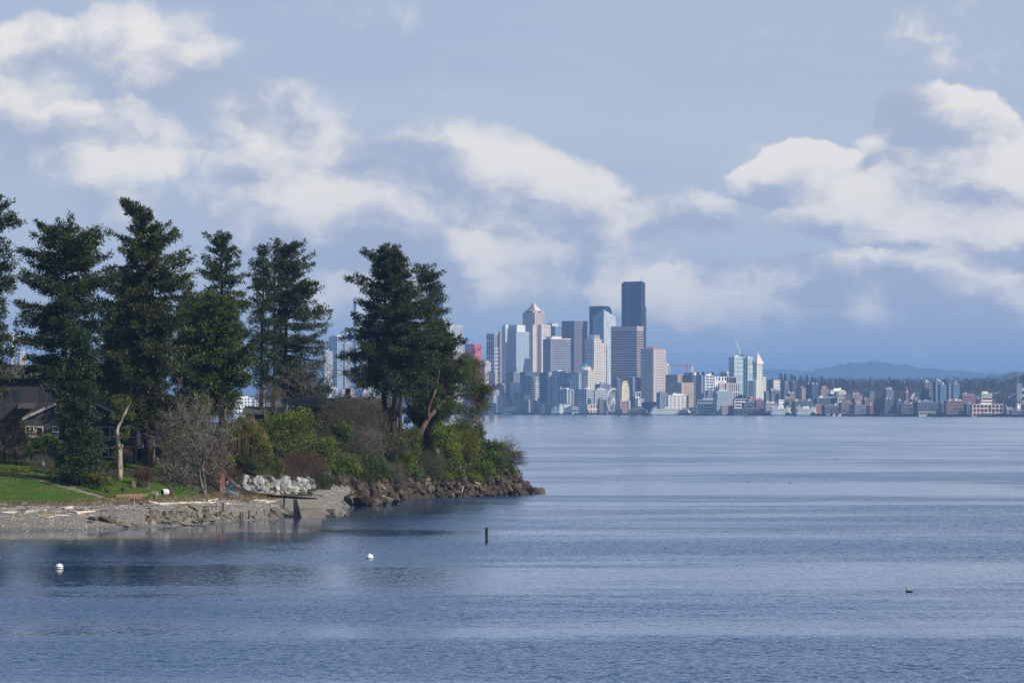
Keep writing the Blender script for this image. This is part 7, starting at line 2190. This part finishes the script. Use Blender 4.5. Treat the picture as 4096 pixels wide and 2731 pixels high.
GRN = wallmat((0.20, 0.30, 0.26))
r_, Yp, mm, ze, zb_ = shed('pier_shed', 'yellow pier building with green gabled roof left of the big ferry', 2542, 2590, 1627, 1652, 5, wallmat((0.62, 0.44, 0.20)), GRN, 0.55, 60, 4)
shed('pier_shed', 'cream gabled pier building with a red sign right of the big ferry', 2766, 2806, 1632, 1656, 5, wallmat((0.50, 0.42, 0.34)), wallmat((0.42, 0.36, 0.30)), 0.4, 60, 3)
r_ = [o for o in COL.objects if o.name.startswith('pier_shed')][-1]
mk('sign', G().box((P(2776, 0, Yp)[0], float(shoreY(2786)) + 4.0, P(0, 1647, Yp)[2]), (P(2793, 0, Yp)[0], float(shoreY(2786)) + 4.6, P(0, 1644.5, Yp)[2])), wallmat((0.70, 0.16, 0.10)), r_)
shed('pier_shed', 'green-grey arched pier building left of the white pier shed', 2206, 2239, 1622, 1645, 15, wallmat((0.26, 0.32, 0.36)), GRN, 0.5, 60, 2)
r_, Yp, mm, ze, zb_ = shed('pier_shed', 'white pier shed with a red roof edge on the left waterfront', 2238, 2288, 1613, 1645, 18, wallmat((0.74, 0.71, 0.60)), wallmat((0.5, 0.12, 0.12)), 0.05, 60, 0)
for k in range(4):
    zz_ = ze - (ze - zb_) * (0.2 + 0.17 * k)
    xx = P(2254, 0, Yp)[0]
    mk('window', G().box((xx - 0.8, Yp - 0.2, zz_), (xx + 0.8, Yp - 0.02, zz_ + 2.2)), GL_SLATE, r_)
mk('sign', G().box((P(2259, 0, Yp)[0], Yp - 0.4, P(0, 1636, Yp)[2]), (P(2267, 0, Yp)[0], Yp - 0.03, P(0, 1631, Yp)[2])), wallmat((0.6, 0.08, 0.08)), r_)
shed('pier_shed', 'small pale blue pier building right of the white pier shed', 2288, 2316, 1624, 1647, 12, wallmat((0.42, 0.50, 0.54)), wallmat((0.35, 0.40, 0.44)), 0.3, 40, 3)
shed('pier_shed', 'long dark ferry terminal behind the quay', 2938, 3074, 1630, 1656, 10, wallmat((0.08, 0.085, 0.10)), wallmat((0.22, 0.22, 0.24)), 0.15, 40, 8)
shed('pier_shed', 'dark pier shed right of the great wheel', 2518, 2546, 1632, 1652, 12, wallmat((0.10, 0.085, 0.09)), wallmat((0.12, 0.15, 0.15)), 0.4, 60, 2)
# gabled mansion on the parking garage
B('building', 'open parking garage with dark slots below the steep gabled roof', 2933, 2938, 2992, 1596, 150, LGR, GL_BLACK, fh=4.4, bf=0.42, bay=20, pf=0.06, pent=False)
r_, Yp, mm, ze, zb_ = shed('building', 'steep dark roof with two pale gables above the parking garage', 2937, 2992, 1576, 1600, 220, wallmat((0.30, 0.26, 0.23)), wallmat((0.06, 0.06, 0.07)), 0.7, 25, 0)
for q in (2972, 2984):
    mk('gable', G().prism(np.array([(P(q - 4.5, 0, Yp)[0], zb_ + 1), (P(q + 4.5, 0, Yp)[0], zb_ + 1), (P(q, 0, Yp)[0], zb_ + 11.5)]), -3.0, -1.1, np.array([arr(1, 0, 0), arr(0, 0, 1), arr(0, 1, 0)]), arr(0, Yp, 0)), wallmat((0.50, 0.42, 0.34)), r_)

# great wheel
Yw_ = float(shoreY(2452)) + 3
mm = Yw_ / F
wc = P(2452, 1600, Yw_)
R_ = 44.5 * mm
root = thing('ferris_wheel', 'tall white ferris wheel on the waterfront pier', 'ferris wheel', (wc[0], wc[1], 2.0))
th_w = math.acos(24.5 / 44.5)
hx_ = arr(math.cos(th_w), math.sin(th_w), 0)
ax_ = arr(-math.sin(th_w), math.cos(th_w), 0)
WHEEL = wallmat((0.74, 0.74, 0.73))
for off in (-1.6, 1.6):
    th = np.linspace(0, 2 * math.pi, 49)
    ring = wc + ax_ * off + R_ * (np.cos(th)[:, None] * hx_ + np.sin(th)[:, None] * arr(0, 0, 1))
    mk('rim', G().tube(ring, 0.55, 6, cap=False), WHEEL, root)
th = np.linspace(0, 2 * math.pi, 43)[:-1]
tips = np.cos(th)[:, None] * hx_ + np.sin(th)[:, None] * arr(0, 0, 1)
for k in range(42):
    mk('spoke', G().sticks([wc + ax_ * (1.6 if k % 2 else -1.6)], [wc + tips[k] * R_ + ax_ * (1.2 if k % 2 else -1.2)], 0.26, 0.2, 4), WHEEL, root)
gm = to_mesh('gondola', lathe(G(), arr(0, 0, 0), [(0.01, -1.3), (0.9, -1.25), (1.25, -0.4), (1.25, 0.5), (0.8, 1.2), (0.01, 1.3)], 8), WHT, (0, 0, 0))
for k in range(42):
    o = bpy.data.objects.new('gondola', gm)
    COL.objects.link(o)
    o.parent = root
    o.location = wc + tips[k] * (R_ + 1.4) - ROOTLOC[root.name]
mk('hub', G().tube(np.array([wc - ax_ * 3, wc + ax_ * 3]), 1.8, 12), WHEEL, root)
for sgn in (-1, 1):
    for fx in (-0.36, 0.42):
        mk('leg', G().sticks([wc + ax_ * 3.2 * sgn], [wc + ax_ * 9 * sgn + hx_ * R_ * fx * 1.2 + arr(0, 0, 2.0 - wc[2])], 0.8, 0.8, 6), WHEEL, root)
mk('platform', G().box((-30, -3, -4), (24, 30, 2.5), None, arr(wc[0], wc[1], 0.5)), wallmat((0.10, 0.10, 0.11)), root)


# ferries
def ferry(label, x0, x1, ywater, d, h, group, end_on=False):
    Yp = CAMH * F / (ywater - CY) if d is None else float(shoreY((x0 + x1) / 2)) + d
    mm = Yp / F
    Lf = (x1 - x0) * mm
    xm = (x0 + x1) / 2
    c = arr((xm - CX) * mm, Yp, 0)
    root = thing('ferry', label, 'ferry', c, group)
    hs = h * mm / 20.0
    W2 = 9.0

    def hullpoly(k, tip=0.06):
        return np.array([(-Lf / 2 * k, -W2 * 0.35), (-Lf / 2 * k + Lf * tip, -W2), (Lf / 2 * k - Lf * tip, -W2), (Lf / 2 * k, -W2 * 0.35), (Lf / 2 * k, W2 * 0.35), (Lf / 2 * k - Lf * tip, W2), (-Lf / 2 * k + Lf * tip, W2), (-Lf / 2 * k, W2 * 0.35)])
    I3 = np.eye(3)
    HG, FW = wallmat((0.03, 0.16, 0.13)), wallmat((0.80, 0.80, 0.78))
    mk('hull', G().prism(hullpoly(0.97), -1.0, 2.6 * hs, I3, c), HG, root)
    lv = [(1.0, 2.62, 7.6), (0.96, 7.62, 11.2), (0.90, 11.22, 14.6)]
    for k, z0, z1 in lv:
        mk('deck', G().prism(hullpoly(k), z0 * hs, z1 * hs, I3, c), FW, root)
    for (k, z0, z1, nwin, hh) in [(0.86, 4.2, 5.8, 26, 0), (0.84, 8.6, 10.0, 44, 0), (0.80, 12.2, 13.4, 44, 0)]:
        g = G()
        for q in np.linspace(-Lf / 2 * k, Lf / 2 * k, nwin):
            g.box((q, -W2 - 0.25, z0 * hs), (q + Lf / nwin * 0.55, -W2 - 0.02, z1 * hs), None, c)
        mk('windows', g, GL_BLACK, root, kind='stuff')
    mk('sun_deck', G().prism(hullpoly(0.86), 14.62 * hs, 15.2 * hs, I3, c), GRN, root)
    for sx in (-0.36, 0.36):
        mk('pilot_house', G().box((sx * Lf - 4.5, -6, 15.22 * hs), (sx * Lf + 4.5, 6, 18.6 * hs), None, c), FW, root)
        mk('pilot_window', G().box((sx * Lf - 4.2, -6.2, 16.6 * hs), (sx * Lf + 4.2, -6.02, 17.8 * hs), None, c), GL_BLACK, root)
        mk('mast', G().tube(np.array([c + arr(sx * Lf * 0.93, 0, 18.6 * hs), c + arr(sx * Lf * 0.93, 0, 23 * hs)]), 0.35, 6), FW, root)
    for sx in (-0.08, 0.08):
        mk('funnel', G().hexa(np.array([(sx * Lf + x, y, z * hs) for z, s in ((15.22, 1.0), (20.2, 0.7)) for x, y in ((-3.4 * s, -2.5), (3.4 * s, -2.5), (3.4 * s, 2.5), (-3.4 * s, 2.5))]) + c), FW, root)
    if end_on:
        xe = Lf / 2 - 3.0
        mk('car_deck_opening', G().box((Lf * 0.24, -W2 - 0.8, 2.9 * hs), (Lf * 0.46, -W2 - 0.3, 7.0 * hs), None, c), GL_BLACK, root)
    return root


ferry('big white and green ferry lying side-on in front of the warehouses', 2596, 2762, 1660, -60, 34, 'white car ferries')
ferry('docked white ferry nearer the pyramid-roofed tower', 3081, 3164, None, -25, 38, 'white car ferries', True)
ferry('docked white ferry with two tall funnels, right of the other docked one', 3183, 3265, None, -25, 39, 'white car ferries', True)
# small craft and float boxes
for (x0, x1, yt, yb, lab, nm) in [(3329, 3344, 1652, 1666, 'white box-shaped work float left of its twin on the right quay', 'work_float'), (3351, 3370, 1650, 1666, 'white box-shaped work float right of its twin on the right quay', 'work_float'),
                                  (2884, 2912, 1650, 1662, 'black-hulled tug with white wheelhouse near the cream pier building', 'tug_boat'), (3298, 3326, 1652, 1664, 'dark workboat left of the white floats', 'tug_boat'), (3668, 3718, 1651, 1664, 'dark tug with white masts by the long quay shed', 'tug_boat'),
                                  (2012, 2064, 1646, 1657, 'long pale barge moored on the left quay', 'barge'), (1955, 1982, 1646, 1656, 'pale barge beside the outer twigs of the madrona', 'barge')]:
    Yp = float(shoreY((x0 + x1) / 2)) - 12
    mm = Yp / F
    c = arr(((x0 + x1) / 2 - CX) * mm, Yp, 0)
    hl, hh = (x1 - x0) * mm / 2, (CAMH - (yt - CY) * mm)
    root = thing(nm, lab, 'boat', c)
    dark = nm == 'tug_boat'
    mk('hull', G().prism(np.array([(-hl, -3), (-hl * 0.8, -4), (hl * 0.8, -4), (hl, 0), (hl * 0.8, 4), (-hl * 0.8, 4), (-hl, 3)]), -0.6, hh * (0.35 if nm != 'barge' else 0.62), np.eye(3), c), wallmat((0.05, 0.05, 0.06)) if dark else wallmat((0.55, 0.52, 0.46)), root)
    if nm != 'barge':
        mk('cabin', G().box((-hl * 0.55, -3, hh * 0.352), (hl * 0.45, 3, hh * 0.85), None, c), WHT, root)
        mk('cabin_window', G().box((-hl * 0.45, -3.2, hh * 0.5), (hl * 0.3, -3.02, hh * 0.72), None, c), GL_BLACK, root)
        mk('mast', G().tube(np.array([c + arr(0, 0, hh * 0.85), c + arr(0, 0, hh * 1.3)]), 0.2, 5), GRY, root)
    else:
        mk('deck_house', G().box((hl * 0.5, -2, hh * 0.625), (hl * 0.75, 2, hh), None, c), WHT, root)


PIERS = [(1935, 1985, 'dark timber pier beside the outer twigs of the madrona'), (2066, 2120, 'dark timber pier under the curved ramp wall'), (2130, 2200, 'long timber pier left of the green-grey arched shed'), (2204, 2290, 'timber pier carrying the white shed with red roof edge'),
         (2320, 2400, 'timber pier in front of the waterfront condominium'), (2520, 2596, 'timber pier carrying the yellow shed'), (2762, 2830, 'timber pier carrying the cream gabled shed'), (2840, 2930, 'timber pier below the long low white office'), (3400, 3480, 'long dark pier at the right-hand low city'), (3520, 3650, 'long dark pier below the mill'), (3880, 4030, 'dark pier below the gridded brick office')]
for x0, x1, lab in PIERS:
    Yp = float(shoreY((x0 + x1) / 2)) - 20
    mm = Yp / F
    X0, X1 = (x0 - CX) * mm, (x1 - CX) * mm
    root = thing('timber_pier', lab, 'pier', ((X0 + X1) / 2, Yp, 0), 'piers of the far waterfront')
    mk('deck', G().box((X0, Yp, 2.2), (X1, Yp + 19, 3.2)), wallmat((0.12, 0.11, 0.10)), root)
    g = G()
    for xx in np.arange(X0 + 1, X1, 4.5):
        g.tube(np.array([(xx, Yp + 0.8, -1.0), (xx, Yp + 0.8, 2.19)]), 0.35, 5)
    mk('piles', g, DARKWOOD, root, kind='stuff')


# cranes
def lattice(g, a, b_, w, n):
    a, b_ = np.asarray(a, float), np.asarray(b_, float)
    d = nrm(b_ - a)
    s = nrm(np.cross(d, arr(0.3, 1, 0.2)))
    u = np.cross(d, s)
    cs = [(s * x + u * y) * w for x, y in ((1, 1), (-1, 1), (-1, -1), (1, -1))]
    g.sticks([a + c for c in cs], [b_ + c for c in cs], 0.22, 0.22, 4)
    for k in range(n):
        p0, p1 = a + (b_ - a) * k / n, a + (b_ - a) * (k + 1) / n
        g.sticks([p0 + cs[0], p0 + cs[1], p0 + cs[2], p0 + cs[3]], [p1 + cs[1], p1 + cs[2], p1 + cs[3], p1 + cs[0]], 0.13, 0.13, 3)


RED = wallmat((0.42, 0.10, 0.08))
Yc = float(shoreY(2740)) + 420
root = thing('tower_crane', 'red hammerhead tower crane above the tan office tower', 'crane', P(2747, 1492, Yc))
g = G(); lattice(g, P(2747, 1500, Yc), P(2747, 1456, Yc), 0.9, 12); mk('mast', g, RED, root, kind='stuff')
g = G(); lattice(g, P(2674, 1459.5, Yc), P(2772, 1462, Yc), 0.8, 30); mk('jib', g, RED, root, kind='stuff')
mk('counterweight', G().box((-1.6, -1.2, -14), (1.6, 1.2, -0.5), None, P(2770, 1462.5, Yc)), WHT, root)
mk('cab', G().box((-1.5, -1.5, -3), (1.5, 1.5, 0), None, P(2747, 1464, Yc)), RED, root)
Yc = float(shoreY(2960)) + 700
root = thing('tower_crane', 'white luffing crane on top of the teal twin towers', 'crane', P(2965, 1430, Yc))
g = G(); lattice(g, P(2965, 1436, Yc), P(2965, 1418, Yc), 1.0, 6); mk('mast', g, GRY, root, kind='stuff')
g = G(); lattice(g, P(2962, 1417, Yc), P(2942, 1360, Yc), 0.7, 24); mk('boom', g, WHT, root, kind='stuff')
g = G(); lattice(g, P(2966, 1418, Yc), P(2972, 1402, Yc), 0.6, 6); mk('a_frame', g, RED, root, kind='stuff')
mk('machine_deck', G().box((-4, -2, -2.5), (5, 2, 0.5), None, P(2967, 1419, Yc)), BRN, root)

# steam plume
m_, t_, o_ = newmat('steam')
vol = t_.n('ShaderNodeVolumePrincipled')
vol.inputs['Color'].default_value = (0.95, 0.95, 0.96, 1)
vol.inputs['Density'].default_value = 0.035
t_.t.links.new(vol.outputs[0], o_.inputs['Volume'])
Yc = float(shoreY(2280)) + 100
root = None
g = G()
for px, py, r0 in [(2284, 1541, 3.2), (2281, 1532, 4.0), (2277, 1523, 4.4), (2273, 1515, 3.6)]:
    a = np.linspace(-math.pi / 2, math.pi / 2, 8)
    lathe(g, P(px, py, Yc), [(max(r0 * math.cos(q), 0.01), r0 * 1.3 * math.sin(q)) for q in a], 10)
tag(mk('steam', g, m_), 'small white steam plume in front of the dark block left of the domed tower', 'steam', kind='stuff')

# -- trees of the far hill
def far_tree(px, py_top, py_base, w, d, label, mat, seed, conif=True):
    global rng
    rng = np.random.default_rng(7000 + seed)
    Yp = float(shoreY(px)) + d
    mm = Yp / F
    t0, b0_ = P(px, py_top, Yp), P(px, py_base, Yp)
    gzz = min(float(cground(px, d)) - 1.0, b0_[2])
    H_ = t0[2] - b0_[2]
    root = thing('conifer' if conif else 'bare_tree', label, 'tree', (b0_[0], Yp, gzz), 'trees on the far hill')
    mk('trunk', G().tube(np.array([(b0_[0], Yp, gzz), (b0_[0], Yp, b0_[2] + H_ * 0.9)]), [0.7, 0.15], 5), BARK, root)
    n = 420
    z = rng.random(n) ** (0.8 if conif else 1.0)
    if conif:
        rr2 = (w * mm / 2) * (1.05 - z) ** 0.75 * np.sqrt(rng.random(n)) * (0.75 + 0.25 * np.sin(z * 30))
    else:
        rr2 = (w * mm / 2) * np.sqrt(np.maximum(1 - (2 * z - 0.9) ** 2, 0.02)) * np.sqrt(rng.random(n))
    a = rng.uniform(0, 6.28, n)
    p = np.stack([b0_[0] + rr2 * np.cos(a), Yp + rr2 * np.sin(a), b0_[2] + z * H_], 1)
    dd = np.stack([np.cos(a), np.sin(a), rng.normal(size=n) * 0.4 + (0.0 if conif else 0.5)], 1)
    mk('crown', G().leaves(p, dd, rng.uniform(1.6, 3.2, n), rng.uniform(0.8, 1.6, n)), mat, root, tint=True, kind='stuff')


FT = [(3122, 1492, 26, 60), (3141, 1494, 12, 40), (3166, 1497, 14, 56), (3179, 1504, 16, 50), (3202, 1504, 16, 50), (3227, 1500, 14, 60), (3250, 1506, 16, 50), (3262, 1514, 14, 44), (3286, 1505, 8, 60), (3296, 1515, 18, 50), (3318, 1519, 16, 40), (3345, 1513, 20, 50),
      (3360, 1513, 14, 46), (3374, 1515, 16, 50), (3390, 1527, 14, 36), (3415, 1522, 14, 30), (3455, 1532, 14, 36), (3477, 1521, 17, 40), (3506, 1530, 14, 30), (3547, 1526, 12, 30), (3562, 1523, 16, 36), (3577, 1516, 14, 44), (3592, 1518, 16, 44),
      (3609, 1528, 10, 30), (3629, 1522, 14, 40), (3586, 1538, 12, 36), (3660, 1530, 16, 36), (3780, 1519, 18, 30), (3720, 1524, 16, 24), (3878, 1522, 10, 40), (3898, 1545, 16, 36), (3912, 1546, 14, 36), (3940, 1524, 18, 40), (3969, 1535, 8, 30),
      (3888, 1552, 14, 30), (2790, 1488, 10, 20), (2812, 1487, 12, 24), (2832, 1490, 10, 18), (2842, 1490, 12, 20), (2850, 1488, 10, 22), (3966, 1520, 12, 30)]
MARKS = [(0, 'behind the brown office slabs'), (3000, 'right of the pyramid-roofed tower'), (3215, 'above the large dark glass block'), (3305, 'above the long low white lit block'), (3400, 'above the flat-roofed pinkish-grey block'), (3500, 'above the long dark mill'),
         (3600, 'around the brick clock tower'), (3700, 'behind the stadium-district towers'), (3850, 'above the striped brick tower')]
ORD = ['first', 'second', 'third', 'fourth', 'fifth', 'sixth', 'seventh', 'eighth']
seen_ = {}
for k, (px, pt, w, h) in enumerate(sorted(FT)):
    mk_ = [t_ for x_, t_ in MARKS if x_ <= px][-1]
    seen_[mk_] = seen_.get(mk_, 0) + 1
    far_tree(px, pt, pt + h, w, 1250 + (k * 37) % 300, 'far dark conifer ' + mk_ + ', ' + ORD[seen_[mk_] - 1] + ' from the left', FIR, k)

rng = np.random.default_rng(990)
n = 30000
px = rng.uniform(2700, 4150, n)
d = rng.uniform(500, 1900, n)
Yp = shoreY(px) + d
lump = 0.5 + 0.5 * np.sin(px * 0.11 + d * 0.02) * np.cos(px * 0.053 - d * 0.013)
z = cground(px, d) + rng.random(n) * (5 + 9 * lump)
p = np.stack([(px - CX) / F * Yp, Yp, z], 1)
dd = rng.normal(size=(n, 3)) + arr(0, 0, 0.8)
n2 = 16000
px = rng.uniform(2960, 4150, n2)
d = rng.uniform(30, 700, n2)
keep_ = np.sin(px * 0.35 + d * 0.05) * np.cos(px * 0.13 - d * 0.031) > -0.1
px, d = px[keep_], d[keep_]
n2 = len(px)
Yp = shoreY(px) + d
p = np.vstack([p, np.stack([(px - CX) / F * Yp, Yp, cground(px, d) + rng.random(n2) * 11], 1)])
n = len(p)
dd = rng.normal(size=(n, 3)) + arr(0, 0, 0.8)
far_wood = foliage('far_bare_wood', (0.035, 0.03, 0.025), (0.065, 0.052, 0.042), (0.04, 0.05, 0.025), 0.0, 0.9, 0.1)
tag(mk('woodland', G().leaves(p, dd, rng.uniform(2.0, 4.5, n), rng.uniform(1.0, 2.2, n)), far_wood, origin=(0, 0, 0), tint=True), 'brown winter woodland covering the far hill between the houses', 'woods', kind='stuff')
# wooded hill at the right edge
n = 9000
px = rng.uniform(3860, 4200, n)
top = np.interp(px, [3860, 3980, 4030, 4096, 4200], [1600, 1560, 1528, 1505, 1490])
Yp = shoreY(px) + 1900 + rng.uniform(0, 500, n)
py = top + rng.random(n) ** 1.5 * 90
p = np.stack([(px - CX) / F * Yp, Yp, CAMH - (py - CY) / F * Yp], 1)
tag(mk('woodland', G().leaves(p, rng.normal(size=(n, 3)) + arr(0, 0, 0.8), rng.uniform(4, 8, n), rng.uniform(2, 4, n)), far_wood, origin=(0, 0, 0), tint=True), 'brown wooded rise at the right picture edge', 'woods', kind='stuff')

# far blue hills
HILLM = surf('forested_hill', (0.08, 0.10, 0.095), (0.10, 0.12, 0.11), 0.004, 0.95)
hr = np.random.default_rng(31)


def ridge(label, Yr, pts_, depth, rough):
    xs = np.linspace(pts_[0][0], pts_[-1][0], 260)
    ys = np.interp(xs, [q[0] for q in pts_], [q[1] for q in pts_])
    k = np.convolve(hr.normal(size=300), np.ones(9) / 9, 'same')[:260]
    ys = np.convolve(np.pad(ys, 10, 'edge'), np.ones(21) / 21, 'valid') + k * rough + hr.normal(size=260) * rough * 0.25
    mm = Yr / F
    X, Z = (xs - CX) * mm, CAMH - (ys - CY) * mm
    rows = [np.stack([X, np.full(260, Yr - depth * (1 - s)), Z * s - 1.5 * (1 - s)], 1) for s in (0.0, 0.35, 0.7, 1.0)] + [np.stack([X, np.full(260, Yr + depth), np.full(260, -2.0)], 1)]
    v = np.concatenate(rows)
    i = np.arange(259)
    f = np.vstack([np.c_[i + r * 260, i + 1 + r * 260, i + 1 + (r + 1) * 260, i + (r + 1) * 260] for r in range(4)])
    tag(mk('hill', G().add(v, f), HILLM, origin=(0, 0, 0), smooth=True), label, 'hill', kind='structure')


ridge('low blue wooded hill behind the right-hand city', 38000, [(2600, 1560), (3000, 1520), (3200, 1500), (3300, 1470), (3420, 1446), (3560, 1448), (3660, 1462), (3760, 1486), (3850, 1478), (3950, 1495), (4060, 1486), (4300, 1470)], 2500, 6.0)
ridge('fainter blue ridge far behind the skyline', 44000, [(-400, 1560), (400, 1540), (1000, 1550), (1500, 1530), (2100, 1545), (2700, 1515), (2900, 1490), (3050, 1474), (3200, 1476), (3400, 1500), (3800, 1510), (4500, 1490)], 4000, 3.0)
ridge('wooded slope at the right behind the stadium', 22000, [(3600, 1600), (3800, 1530), (3880, 1518), (3960, 1504), (4040, 1492), (4096, 1480), (4300, 1450)], 1200, 8.0)

# ------------------------------------------------------------------ haze
m_, t_, o_ = newmat('sea_haze')
vol = t_.n('ShaderNodeVolumePrincipled')
vol.inputs['Color'].default_value = HAZE_COLOR
vol.inputs['Density'].default_value = HAZE_DENSITY
vol.inputs['Anisotropy'].default_value = 0.0
t_.t.links.new(vol.outputs[0], o_.inputs['Volume'])
g = G().box((-33000, -1500, -4.0), (33000, 72000, 362.0))
hz_ = mk('haze', g, m_, origin=(0, 0, 0))
tag(hz_, 'thin bluish sea haze over the whole bay', 'haze', kind='stuff')
